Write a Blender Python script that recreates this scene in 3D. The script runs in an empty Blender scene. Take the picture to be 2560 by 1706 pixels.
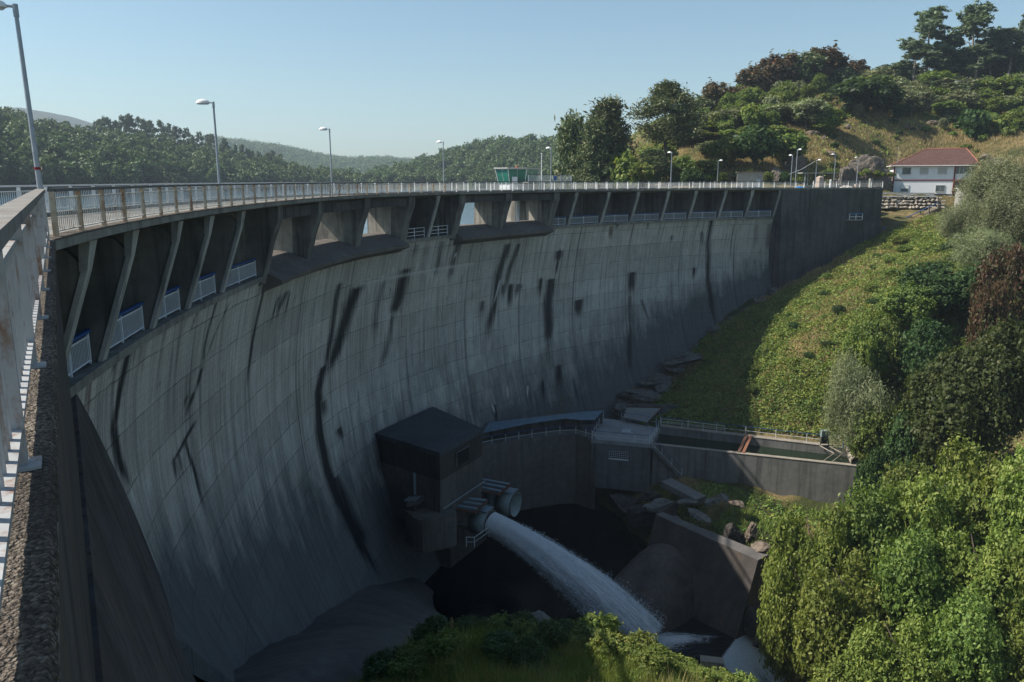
import bpy, bmesh, math, random
import numpy as np
from mathutils import Vector, Matrix
R = math.radians
scene = bpy.context.scene
COL = scene.collection

# ------------------------------------------------------------------ camera
PITCH = R(11.44); FPX = 1991.0
cam_d = bpy.data.cameras.new('camera'); cam_d.sensor_width = 36; cam_d.lens = 28.0
cam_d.clip_start = 0.1; cam_d.clip_end = 30000
cam = bpy.data.objects.new('camera', cam_d); COL.objects.link(cam)
cam.location = (0, 0, 0); cam.rotation_euler = (R(90) - PITCH, 0, 0)
scene.camera = cam
# ------------------------------------------------------------------ light
SUN_AZ, SUN_EL = R(-86.0), R(46.0)      # azimuth from +y (ahead), clockwise; the sun stands to the left
sun_dir = Vector((math.sin(SUN_AZ) * math.cos(SUN_EL), math.cos(SUN_AZ) * math.cos(SUN_EL), math.sin(SUN_EL)))
sl = bpy.data.lights.new('sun', 'SUN'); sl.energy = 5.0; sl.angle = R(0.53); sl.color = (1.0, 0.93, 0.82)
so = bpy.data.objects.new('sun', sl); COL.objects.link(so)
so.rotation_euler = sun_dir.to_track_quat('Z', 'Y').to_euler(); so.location = (-60, 0, 60)
world = bpy.data.worlds.new('World'); scene.world = world; world.use_nodes = True
wn = world.node_tree; wn.nodes.clear()
w_out = wn.nodes.new('ShaderNodeOutputWorld'); w_bg = wn.nodes.new('ShaderNodeBackground')
sky = wn.nodes.new('ShaderNodeTexSky'); sky.sky_type = 'NISHITA'; sky.sun_disc = False
sky.sun_elevation = SUN_EL; sky.sun_rotation = SUN_AZ
sky.altitude = 100; sky.air_density = 1.0; sky.dust_density = 1.0; sky.ozone_density = 1.2
w_bg.inputs['Strength'].default_value = 0.10
tint = wn.nodes.new('ShaderNodeMix'); tint.data_type = 'RGBA'; tint.blend_type = 'MULTIPLY'; tint.inputs[0].default_value = 1; tint.inputs[7].default_value = (.77, .89, .875, 1)
wn.links.new(sky.outputs[0], tint.inputs[6]); wn.links.new(tint.outputs[2], w_bg.inputs[0]); wn.links.new(w_bg.outputs[0], w_out.inputs[0])
scene.view_settings.view_transform = 'Standard'; scene.view_settings.look = 'None'
scene.view_settings.exposure = 0.6; scene.view_settings.gamma = 1
cy = scene.cycles
cy.max_bounces = 5; cy.diffuse_bounces = 2; cy.glossy_bounces = 2; cy.transmission_bounces = 3
cy.transparent_max_bounces = 6; cy.volume_bounces = 0; cy.caustics_reflective = False; cy.caustics_refractive = False
cy.use_denoising = True

# ------------------------------------------------------------------ geometry of the place
CP, SP = math.cos(PITCH), math.sin(PITCH)
def ray(px, py):
    """direction through a point of the 2560x1706 frame, scaled to unit forward distance"""
    fwd = FPX * CP - (py - 853) * SP; dn = FPX * SP + (py - 853) * CP
    return (px - 1280) / fwd, -dn / fwd
def at_y(px, py, y):
    a, b = ray(px, py); return Vector((a * y, y, b * y))
def at_z(px, py, z):
    a, b = ray(px, py); y = z / b; return Vector((a * y, y, z))
def proj(p):
    x, y, z = p; dep = y * CP - z * SP
    return 1280 + FPX * x / dep, 853 - FPX * (z * CP + y * SP) / dep
ZC = -1.28            # top of the deck kerb
ZG = -5.95            # gallery floor
ZW = -40.0            # water of the lower pool
ZR = -6.6             # reservoir level
CREST = np.array([(-10.0, 17.5), (-11.15, 22.0), (-12.3, 28.0), (-13.35, 35.5), (-14.0, 46.0), (-13.95, 60.0), (-12.0, 73.0),
                  (-7.45, 84.0), (-0.2, 95.5), (9.0, 107.0), (25.0, 121.0), (43.2, 131.0), (63.0, 137.5)])
def _spline(P, n=60):
    out = []
    Q = np.vstack([2 * P[0] - P[1], P, 2 * P[-1] - P[-2]])
    for i in range(len(P) - 1):
        p0, p1, p2, p3 = Q[i:i + 4]
        for k in range(n):
            t = k / n
            out.append(.5 * (2 * p1 + (p2 - p0) * t + (2 * p0 - 5 * p1 + 4 * p2 - p3) * t * t + (3 * p1 - p0 - 3 * p2 + p3) * t ** 3))
    out.append(P[-1]); return np.array(out)
_C = _spline(CREST)
for _ in range(400):      # even the bends out
    _C[1:-1] = .5 * _C[1:-1] + .25 * (_C[:-2] + _C[2:])
_S = np.concatenate([[0], np.cumsum(np.linalg.norm(np.diff(_C, axis=0), axis=1))])
S_END = float(_S[-1])
_T = np.gradient(_C, axis=0); _T /= np.linalg.norm(_T, axis=1)[:, None]
def crest(s):
    s = np.asarray(s, float)
    return np.stack([np.interp(s, _S, _C[:, 0]), np.interp(s, _S, _C[:, 1])], -1)
def tang(s):
    t = np.stack([np.interp(s, _S, _T[:, 0]), np.interp(s, _S, _T[:, 1])], -1)
    return t / np.linalg.norm(t, axis=-1, keepdims=True)
def nrm(s):               # towards downstream
    t = tang(s); return np.stack([t[..., 1], -t[..., 0]], -1)
def W(s, off, z):
    c = crest(s) + nrm(s) * np.asarray(off, float)[..., None] if not np.isscalar(off) else crest(s) + nrm(s) * off
    if np.isscalar(s): return Vector((float(c[0]), float(c[1]), float(z)))
    return np.concatenate([c, np.broadcast_to(np.asarray(z, float), c.shape[:-1])[..., None]], -1)
def s_of_xy(x, y):
    return float(_S[np.argmin((_C[:, 0] - x) ** 2 + (_C[:, 1] - y) ** 2)])
def s_of_px(px, z=ZC):    # where the deck edge shows at picture column px (first of it from the left)
    dep = _C[:, 1] * CP - z * SP; u = 1280 + FPX * _C[:, 0] / dep
    return float(np.interp(px, np.maximum.accumulate(u), _S))
S_ARC = s_of_px(1957)     # end of the thin arch, start of the right abutment
_gy = [(0, -9.5), (6, -12.5), (12, -18.5), (16, -23.0), (26, -29.0), (38, -35.5), (48, -40.5), (95, -41.0), (108, -37.0), (118, -31.5),
       (128, -25.5), (138, -21.0), (150, -17.5), (175, -10.5), (190, -8.0)]
def zg(s): return np.interp(s, [a for a, b in _gy], [b for a, b in _gy])
def face_off(s, z):
    H = ZG - zg(s); u = np.clip((ZG - z) / H, 0, 1.15); k = H / 34.0
    return -1.75 + k * (-9.6 * u + 14.2 * u * u)
def face(s, z): return W(s, face_off(s, z), z)
_fs, _fz = np.meshgrid(np.linspace(0, S_ARC, 700), np.linspace(-41, ZG, 240), indexing='ij')
_fp = face(_fs, _fz); _fd = _fp[..., 1] * CP - _fp[..., 2] * SP
_fu = 1280 + FPX * _fp[..., 0] / _fd; _fv = 853 - FPX * (_fp[..., 2] * CP + _fp[..., 1] * SP) / _fd
def face_at(px, py):
    i = np.argmin((_fu - px) ** 2 + (_fv - py) ** 2); return float(_fs.flat[i]), float(_fz.flat[i])
# ------------------------------------------------------------------ builders
class MB:
    def __init__(s): s.v = []; s.f = []
    def quad(s, a, b, c, d):
        n = len(s.v); s.v += [tuple(a), tuple(b), tuple(c), tuple(d)]; s.f.append((n, n + 1, n + 2, n + 3))
    def poly(s, pts):
        n = len(s.v); s.v += [tuple(p) for p in pts]; s.f.append(tuple(range(n, n + len(pts))))
    def hexa(s, p):               # 4 bottom + 4 top points, same turn
        n = len(s.v); s.v += [tuple(q) for q in p]
        s.f += [(n + 3, n + 2, n + 1, n), (n + 4, n + 5, n + 6, n + 7)] + [(n + i, n + (i + 1) % 4, n + 4 + (i + 1) % 4, n + 4 + i) for i in range(4)]
    def box(s, c, sz, rz=0.0):
        cx, cy_, cz = c; a, b, h = sz[0] / 2, sz[1] / 2, sz[2] / 2; co, si = math.cos(rz), math.sin(rz)
        q = [(cx + x * co - y * si, cy_ + x * si + y * co) for x, y in ((-a, -b), (a, -b), (a, b), (-a, b))]
        s.hexa([(x, y, cz - h) for x, y in q] + [(x, y, cz + h) for x, y in q])
    def prism(s, low, up):        # two loops with the same count
        n = len(s.v); k = len(low); s.v += [tuple(p) for p in low] + [tuple(p) for p in up]
        s.f += [tuple(n + i for i in reversed(range(k))), tuple(n + k + i for i in range(k))]
        s.f += [(n + i, n + (i + 1) % k, n + k + (i + 1) % k, n + k + i) for i in range(k)]
    def slab(s, poly, z0, z1): s.prism([(p[0], p[1], z0) for p in poly], [(p[0], p[1], z1) for p in poly])
    def tube(s, pts, r, seg=8, cap=True):
        pts = [Vector(p) for p in pts]; rs = r if isinstance(r, (list, tuple)) else [r] * len(pts)
        n = len(s.v); m = len(pts); u = None
        for i, p in enumerate(pts):
            t = (pts[min(i + 1, m - 1)] - pts[max(i - 1, 0)]).normalized()
            if u is None:
                u = t.cross(Vector((0, 0, 1)));
                if u.length < 1e-3: u = t.cross(Vector((0, 1, 0)))
            u = (u - t * u.dot(t)).normalized(); w = t.cross(u)
            for k in range(seg):
                a = 2 * math.pi * k / seg; s.v.append(tuple(p + (u * math.cos(a) + w * math.sin(a)) * rs[i]))
        for i in range(m - 1):
            for k in range(seg):
                k2 = (k + 1) % seg; s.f.append((n + i * seg + k, n + i * seg + k2, n + (i + 1) * seg + k2, n + (i + 1) * seg + k))
        if cap:
            s.f.append(tuple(n + k for k in reversed(range(seg)))); s.f.append(tuple(n + (m - 1) * seg + k for k in range(seg)))
    def beam(s, a, b, w, h, up=(0, 0, 1)):
        a = Vector(a); b = Vector(b); t = (b - a).normalized(); x = t.cross(Vector(up)).normalized(); y = x.cross(t)
        q = [(-w / 2, -h / 2), (w / 2, -h / 2), (w / 2, h / 2), (-w / 2, h / 2)]
        s.prism([a + x * i + y * j for i, j in q], [b + x * i + y * j for i, j in q])
    def grid(s, P, flip=False):   # P: (n, m, 3)
        n, m = P.shape[:2]; b = len(s.v); s.v += [tuple(p) for p in P.reshape(-1, 3)]
        for i in range(n - 1):
            for j in range(m - 1):
                q = (b + i * m + j, b + (i + 1) * m + j, b + (i + 1) * m + j + 1, b + i * m + j + 1)
                s.f.append(q[::-1] if flip else q)
    def mesh(s, name, origin=(0, 0, 0), smooth=False):
        me = bpy.data.meshes.new(name)
        o = origin
        me.from_pydata([(v[0] - o[0], v[1] - o[1], v[2] - o[2]) for v in s.v], [], s.f); me.update()
        if smooth: me.polygons.foreach_set('use_smooth', [True] * len(me.polygons))
        return me
    def build(s, name, m, parent=None, smooth=False, origin=None, normals=True):
        root = parent
        while root is not None and root.parent is not None: root = root.parent
        org = tuple(root.location) if root is not None else (origin or (0, 0, 0))
        me = s.mesh(name, org, smooth)
        if normals:
            bm = bmesh.new(); bm.from_mesh(me); bmesh.ops.recalc_face_normals(bm, faces=bm.faces[:]); bm.to_mesh(me); bm.free()
        me.materials.append(m); ob = bpy.data.objects.new(name, me); COL.objects.link(ob)
        if parent is not None: ob.parent = parent
        elif origin: ob.location = origin
        return ob
def fast_mesh(name, V, F, m, smooth=False):     # V (n,3), F (k,4) or (k,3) arrays
    me = bpy.data.meshes.new(name); V = np.ascontiguousarray(V, np.float32); F = np.ascontiguousarray(F, np.int32)
    k, c = F.shape
    me.vertices.add(len(V)); me.vertices.foreach_set('co', V.ravel())
    me.loops.add(k * c); me.loops.foreach_set('vertex_index', F.ravel())
    me.polygons.add(k); me.polygons.foreach_set('loop_start', np.arange(0, k * c, c, dtype=np.int32))
    if smooth: me.polygons.foreach_set('use_smooth', np.ones(k, bool))
    me.update(calc_edges=True)
    if m is not None: me.materials.append(m)
    return me
def link(name, me, parent=None, loc=(0, 0, 0), rot=(0, 0, 0), scale=(1, 1, 1)):
    o = bpy.data.objects.new(name, me); COL.objects.link(o); o.location = loc; o.rotation_euler = rot; o.scale = scale
    if parent is not None: o.parent = parent
    return o
def tag(o, label=None, cat=None, group=None, kind=None):
    if label: o['label'] = label
    if cat: o['category'] = cat
    if group: o['group'] = group
    if kind: o['kind'] = kind
    return o
def thing(name, loc, label, cat, group=None, rz=0):
    o = bpy.data.objects.new(name, None); COL.objects.link(o); o.location = loc; o.rotation_euler = (0, 0, rz)
    o.empty_display_size = .3
    return tag(o, label, cat, group)
def copy_tree(o, parent=None):
    c = o.copy(); COL.objects.link(c)
    if parent is not None: c.parent = parent
    for ch in list(o.children): copy_tree(ch, c)
    return c

# ------------------------------------------------------------------ materials
class N:
    def __init__(s, name):
        s.m = bpy.data.materials.new(name); s.m.use_nodes = True; s.t = s.m.node_tree; s.t.nodes.clear()
        s.out = s.t.nodes.new('ShaderNodeOutputMaterial'); s.b = s.t.nodes.new('ShaderNodeBsdfPrincipled')
        s.t.links.new(s.b.outputs[0], s.out.inputs[0]); s.tc = None
    def n(s, ty, **k):
        x = s.t.nodes.new('ShaderNode' + ty)
        for a, b in k.items(): setattr(x, a, b)
        return x
    def l(s, a, b): s.t.links.new(a, b)
    def pos(s): return s.n('NewGeometry').outputs['Position']
    def scaled(s, v, sc):
        m = s.n('Mapping'); m.inputs['Scale'].default_value = sc; s.l(v, m.inputs[0]); return m.outputs[0]
    def noise(s, v, scale, detail=5, rough=.55, dist=0):
        x = s.n('TexNoise'); x.inputs['Scale'].default_value = scale; x.inputs['Detail'].default_value = detail
        x.inputs['Roughness'].default_value = rough; x.inputs['Distortion'].default_value = dist
        s.l(v, x.inputs['Vector']); return x.outputs[0]
    def ramp(s, f, stops):
        x = s.n('ValToRGB'); e = x.color_ramp.elements
        while len(e) < len(stops): e.new(.5)
        for i, (p, c) in enumerate(stops): e[i].position = p; e[i].color = (c if hasattr(c, '__len__') else (c, c, c)) + (1,) if hasattr(c, '__len__') else (c, c, c, 1)
        s.l(f, x.inputs[0]); return x.outputs[0]
    def mr(s, f, a, b, c=0., d=1.):
        x = s.n('MapRange'); x.inputs[1].default_value = a; x.inputs[2].default_value = b; x.inputs[3].default_value = c; x.inputs[4].default_value = d
        s.l(f, x.inputs[0]); return x.outputs[0]
    def math(s, op, a, b=None):
        x = s.n('Math', operation=op)
        for i, q in enumerate((a, b)):
            if q is None: continue
            if isinstance(q, (int, float)): x.inputs[i].default_value = q
            else: s.l(q, x.inputs[i])
        return x.outputs[0]
    def mix(s, f, a, b, mode='MIX'):
        x = s.n('Mix', data_type='RGBA', blend_type=mode)
        for i, q in ((0, f), (6, a), (7, b)):
            if isinstance(q, (int, float)): x.inputs[i].default_value = q
            elif isinstance(q, tuple): x.inputs[i].default_value = q + (1,) if len(q) == 3 else q
            else: s.l(q, x.inputs[i])
        return x.outputs[2]
    def attr(s, name): return s.n('Attribute', attribute_name=name).outputs['Fac']
    def bump(s, h, st=.3, dist=.05):
        x = s.n('Bump'); x.inputs['Strength'].default_value = st; x.inputs['Distance'].default_value = dist
        s.l(h, x.inputs['Height']); s.l(x.outputs[0], s.b.inputs['Normal'])
    def col(s, c):
        if isinstance(c, tuple): s.b.inputs['Base Color'].default_value = c + (1,)
        else: s.l(c, s.b.inputs['Base Color'])
    def rough(s, r, spec=.3):
        s.b.inputs['Specular IOR Level'].default_value = spec
        if isinstance(r, (int, float)): s.b.inputs['Roughness'].default_value = r
        else: s.l(r, s.b.inputs['Roughness'])
def concrete(name, base=(.24, .235, .22), dark=(.06, .06, .06), amount=.5, streak=.6, scale=1.0, boards=0.0, bump=.4, brown=0., lime=0):
    n = N(name); p = n.pos()
    big = n.noise(p, .22 * scale, 6, .6); mid = n.noise(p, 1.6 * scale, 6, .6); fine = n.noise(p, 14 * scale, 4, .6)
    st = n.noise(n.scaled(p, (1.1, 1.1, .07)), 1.3 * scale, 6, .62, .4)
    c = n.mix(n.mr(mid, .3, .7), tuple(x * .8 for x in base), tuple(min(1, x * 1.15) for x in base))
    if brown: c = n.mix(n.math('MULTIPLY', n.mr(n.noise(n.scaled(p, (1, 1, .3)), .9 * scale), .5, .75), brown), c, (.16, .095, .05))
    c = n.mix(n.math('MULTIPLY', n.mr(st, .48, .72), streak), c, dark)
    c = n.mix(n.math('MULTIPLY', n.mr(big, .45, .7), amount), c, dark)
    c = n.mix(n.mr(fine, .35, .7, 0, .35), c, tuple(x * .55 for x in base))
    if boards:
        w = n.n('TexWave', wave_type='BANDS', bands_direction='Z'); w.inputs['Scale'].default_value = boards; w.inputs['Distortion'].default_value = .6
        n.l(p, w.inputs[0]); c = n.mix(n.mr(w.outputs[1], 0, .15, .45, 0), c, dark)
    if lime:
        q = n.noise(n.scaled(p, (2.2, 1.1, .10)), 1.1, 7, .7, .3); c = n.mix(n.mr(q, .685, .74, 0, .75), c, (.36, .36, .36)); pit = n.n('TexVoronoi'); pit.inputs['Scale'].default_value = 2.2; n.l(n.scaled(p, (1, 1, .6)), pit.inputs['Vector']); c = n.mix(n.mr(pit.outputs['Distance'], .05, .14, .8, 0), c, (.012, .012, .012))
    n.col(c); n.rough(.92, .15); n.bump(n.math('ADD', n.math('MULTIPLY', mid, .6), n.math('MULTIPLY', fine, .4)), bump, .06); return n.m
def plain(name, c, rough=.6, var=.12, scale=3., metal=0., rust=0., spec=.3, bump=0.):
    n = N(name); p = n.pos(); q = n.noise(p, scale, 5)
    k = n.mix(n.mr(q, .3, .7), tuple(x * (1 - var) for x in c), tuple(min(1, x * (1 + var)) for x in c))
    if rust:
        r1 = n.noise(n.scaled(p, (1, 1, .6)), 7., 6, .7); r2 = n.noise(p, .35, 3)
        k = n.mix(n.math('MULTIPLY', n.mr(n.math('ADD', r1, n.math('MULTIPLY', r2, .5)), .86 - .25 * rust, .96), min(1, .5 + rust)), k, (.20, .085, .03))
    n.col(k); n.rough(rough, spec); n.b.inputs['Metallic'].default_value = metal
    if bump: n.bump(n.noise(p, scale * 4, 6), bump, .05)
    return n.m
def leafy(name, cols, trans=.35, rough=.55):
    n = N(name); g = n.n('NewGeometry'); oi = n.n('ObjectInfo')
    p = g.outputs['Position']
    cl = n.noise(p, .45, 3, .6)
    f = n.math('ADD', n.math('MULTIPLY', g.outputs['Random Per Island'], .62), n.math('MULTIPLY', n.mr(cl, .3, .7), .38))
    k = len(cols); c = n.ramp(f, [(i / (k - 1) if k > 1 else 0, cc) for i, cc in enumerate(cols)])
    h = n.n('HueSaturation'); n.l(c, h.inputs['Color'])
    n.l(n.mr(oi.outputs['Random'], 0, 1, .485, .515), h.inputs['Hue']); n.l(n.mr(oi.outputs['Random'], 0, 1, .8, 1.2), h.inputs['Value'])
    n.col(h.outputs[0]); n.rough(rough, .25)
    tr = n.n('BsdfTranslucent'); n.l(n.mix(1., h.outputs[0], (1.2, 1.25, .6), 'MULTIPLY'), tr.inputs[0])
    mx = n.n('MixShader'); mx.inputs[0].default_value = trans; n.l(n.b.outputs[0], mx.inputs[1]); n.l(tr.outputs[0], mx.inputs[2])
    n.l(mx.outputs[0], n.out.inputs[0]); return n.m
# ------------------------------------------------------------------ the arch dam
M_CONC = concrete('weathered_concrete', (.25, .245, .225), (.045, .047, .05), .5, .75)
M_DARKC = concrete('black_stained_concrete', (.105, .105, .105), (.022, .024, .028), .75, .9)
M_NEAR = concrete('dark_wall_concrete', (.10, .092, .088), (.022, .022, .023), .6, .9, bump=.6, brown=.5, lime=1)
M_PIER = concrete('pier_concrete', (.36, .34, .30), (.04, .04, .042), .6, 1., 1.2, brown=.3)
M_NOSE = concrete('stained_pier_nose', (.20, .195, .185), (.022, .023, .026), .8, 1., 1.1, brown=.2)
M_FIN = concrete('buttress_concrete', (.42, .42, .41), (.05, .05, .05), .35, .75)
M_KERB = None
def s_at(px, off, z=ZC, lo=0.):
    ss = np.linspace(lo, S_END, 4000); q = W(ss, np.full(4000, off), z); dep = q[:, 1] * CP - q[:, 2] * SP
    return float(ss[np.argmin(np.abs(1280 + FPX * q[:, 0] / dep - px))])
def face_material():
    n = N('dam_face_concrete'); uv = n.n('UVMap', uv_map='face').outputs[0]; p = n.pos()
    sep = n.n('SeparateXYZ'); n.l(uv, sep.inputs[0]); u, v = sep.outputs[0], sep.outputs[1]
    wob = n.noise(p, .35, 4, .6); wob2 = n.noise(p, 2.2, 4, .6)
    vv = n.math('ADD', v, n.math('ADD', n.math('MULTIPLY', wob, .35), n.math('MULTIPLY', wob2, .12)))
    uu = n.math('ADD', u, n.math('ADD', n.math('MULTIPLY', wob, .2), n.math('MULTIPLY', wob2, .04)))
    lift = n.math('DIVIDE', vv, 2.3)
    li = n.math('FLOOR', lift); lf = n.math('FRACT', lift)
    blk = n.math('FLOOR', n.math('DIVIDE', u, 11.0))
    wn_ = n.n('TexWhiteNoise', noise_dimensions='2D'); cb = n.n('CombineXYZ'); n.l(li, cb.inputs[0]); n.l(blk, cb.inputs[1]); n.l(cb.outputs[0], wn_.inputs['Vector'])
    tone = n.mr(wn_.outputs['Value'], 0, 1, .85, 1.10)
    fine = n.noise(p, 9, 6, .65); mid = n.noise(p, .8, 6, .6); big = n.noise(p, .12, 4, .6)
    st = n.noise(n.scaled(uv, (1.6, .06, 1)), 1.4, 8, .66, .5); st2 = n.noise(n.scaled(uv, (5, .12, 1)), 1.6, 6, .62, .3)
    c = n.mix(n.mr(mid, .3, .7), (.45, .44, .415), (.62, .605, .57))
    c = n.mix(n.mr(big, .35, .65, 0, .55), c, (.37, .345, .30))
    c = n.mix(n.math('MULTIPLY', n.mr(n.noise(n.scaled(uv, (.9, .05, 1)), .9, 6, .6), .5, .72), .35), c, (.27, .22, .17))
    t3 = n.n('CombineXYZ'); [n.l(tone, t3.inputs[i]) for i in range(3)]
    c = n.mix(1., c, t3.outputs[0], 'MULTIPLY')
    c = n.mix(n.mr(fine, .45, .75, 0, .4), c, (.13, .13, .125))
    c = n.mix(n.mr(st2, .48, .76, 0, .5), c, (.17, .17, .17))
    c = n.mix(n.mr(st, .50, .74, 0, .75), c, (.085, .088, .092))
    # formwork boards: thin upright and level lines in each lift
    bv = n.math('FRACT', n.math('MULTIPLY', vv, 2.6)); bl = n.mr(n.math('ABSOLUTE', n.math('SUBTRACT', bv, .5)), .40, .5, 0, .28)
    bu = n.math('FRACT', n.math('DIVIDE', n.math('ADD', uu, n.math('MULTIPLY', wn_.outputs['Value'], 2)), 1.9)); bb = n.mr(n.math('ABSOLUTE', n.math('SUBTRACT', bu, .5)), .49, .5, 0, .25)
    ll = n.mr(n.math('ABSOLUTE', n.math('SUBTRACT', lf, .5)), .474, .497, 0, .62)
    lw = n.mr(n.noise(p, .5, 5), .35, .6)
    c = n.mix(n.math('MULTIPLY', bl, n.mr(mid, .35, .65)), c, (.09, .09, .085))
    c = n.mix(n.math('MULTIPLY', bb, n.mr(wob, .3, .6)), c, (.07, .07, .068))
    c = n.mix(n.math('MULTIPLY', ll, lw), c, (.06, .056, .05))
    jf = n.math('FRACT', n.math('DIVIDE', n.math('ADD', u, n.math('MULTIPLY', wob, .25)), 11.0)); jm = n.mr(n.math('ABSOLUTE', n.math('SUBTRACT', jf, .5)), .478, .497, 0, 1)
    c = n.mix(n.math('MULTIPLY', jm, n.mr(n.noise(n.scaled(uv, (2.5, .10, 1)), 1.2, 5, .65), .36, .62, 0, .8)), c, (.055, .056, .058))
    # drip band hanging under each lift joint
    dr = n.math('MULTIPLY', n.mr(lf, .45, 1., 0, 1), n.mr(n.noise(n.scaled(uv, (2.6, .03, 1)), 2, 5, .7), .55, .72))
    c = n.mix(n.math('MULTIPLY', dr, .55), c, (.05, .05, .052))
    rag = n.noise(n.scaled(uv, (5.0, .10, 1)), 1.6, 7, .72)
    a_damp_shade = n.attr('damp_shade'); dm = n.mr(n.math('ADD', a_damp_shade, n.math('MULTIPLY', n.math('SUBTRACT', n.noise(n.scaled(uv, (1, .35, 1)), .5, 7, .65), .5), 1.1)), .25, .75)
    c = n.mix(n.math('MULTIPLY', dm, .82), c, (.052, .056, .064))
    a_br = n.attr('brown'); c = n.mix(n.math('MULTIPLY', n.mr(n.math('ADD', a_br, n.math('MULTIPLY', n.math('SUBTRACT', rag, .5), .9)), .3, .8), .75), c, (.10, .055, .03))
    a_st = n.attr('stain'); sm = n.mr(n.math('ADD', a_st, n.math('MULTIPLY', n.math('SUBTRACT', rag, .5), 2.6)), .12, .85)
    c = n.mix(n.math('MULTIPLY', sm, .93), c, (.011, .012, .014))
    a_wh = n.attr('lime'); wm = n.mr(n.math('ADD', a_wh, n.math('MULTIPLY', n.math('SUBTRACT', n.noise(n.scaled(uv, (6, .35, 1)), 2, 6, .7), .5), 1.5)), .30, .66)
    c = n.mix(n.math('MULTIPLY', wm, .8), c, (.50, .50, .48))
    n.col(c); n.rough(.9, .12)
    h = n.math('SUBTRACT', n.math('ADD', n.math('MULTIPLY', fine, .35), n.math('MULTIPLY', mid, .5)), n.math('ADD', n.math('MULTIPLY', ll, .9), n.math('ADD', n.math('MULTIPLY', bb, .5), n.math('MULTIPLY', bl, .5))))
    n.bump(h, .55, .06); return n.m
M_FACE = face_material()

dam = thing('arch_dam', W(70., -3., ZG), 'tall curved grey concrete arch dam with streaked face, piers and a road on its crest', 'dam')
def sweep(ss, prof, closed=True):      # profile of (off, z) along the crest
    mb = MB(); P = np.stack([W(ss, np.full(len(ss), o), z) for o, z in prof], 1)
    mb.grid(np.concatenate([P, P[:, :1]], 1) if closed else P)
    if closed: mb.poly(P[0]); mb.poly(P[-1][::-1])
    return mb
# -- face
ns, nz = 620, 170
gs = np.linspace(0, S_ARC + .6, ns); low = zg(gs) - 2.5
GZ = ZG - .3 + (low[:, None] - ZG + .3) * np.linspace(0, 1, nz)[None]; GS = np.repeat(gs[:, None], nz, 1)
P = face(GS, GZ); idx = np.arange(ns * nz).reshape(ns, nz)
F = np.stack([idx[:-1, :-1], idx[:-1, 1:], idx[1:, 1:], idx[1:, :-1]], -1).reshape(-1, 4)[:, ::-1]
org = np.array(dam.location)
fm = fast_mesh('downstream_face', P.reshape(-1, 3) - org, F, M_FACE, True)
uvl = fm.uv_layers.new(name='face'); li_ = np.empty(len(fm.loops), np.int32); fm.loops.foreach_get('vertex_index', li_)
uvl.data.foreach_set('uv', np.stack([GS.ravel()[li_], GZ.ravel()[li_]], -1).astype(np.float32).ravel())
U, V = GS.ravel(), GZ.ravel(); rng = np.random.default_rng(5)
def put(name, val):
    a = fm.attributes.new(name, 'FLOAT', 'POINT'); a.data.foreach_set('value', val.astype(np.float32))
stain, lime, brown = np.zeros(len(U)), np.zeros(len(U)), np.zeros(len(U))
_Z = np.zeros(len(U))
def streak(arr, pts, wpx, st=1., soft=1.1, fade=.6):
    """a run of water along a path of points; kept as a mark on the wall at (s, z), wpx = half width seen at the first point"""
    q = [face_at(x, y) for x, y in pts]; q.sort(key=lambda t: -t[1]); S_, Z_ = np.array([t[0] for t in q]), np.array([t[1] for t in q])
    x0, y0 = pts[0]; wd = max(.06, abs(face_at(x0 + 16, y0)[0] - face_at(x0 - 16, y0)[0]) / 32 * wpx)
    z0, z1 = Z_[0], Z_[-1]; t = np.clip((z0 - V) / max(z0 - z1, .2), 0, 1.2); sc = np.interp(-V, -Z_, S_)
    d = np.abs(U - sc + wd * .10 * np.sin(V * 1.1 + x0)) / (wd * 1.25)
    m = np.clip((1.25 - d) / soft, 0, 1) * np.clip((z0 - V + .1) / .25, 0, 1) * np.clip((1.03 - t) / fade, 0, 1)
    np.maximum(arr, np.clip(m, 0, 1) * st, out=arr)
k = 1.088
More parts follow.
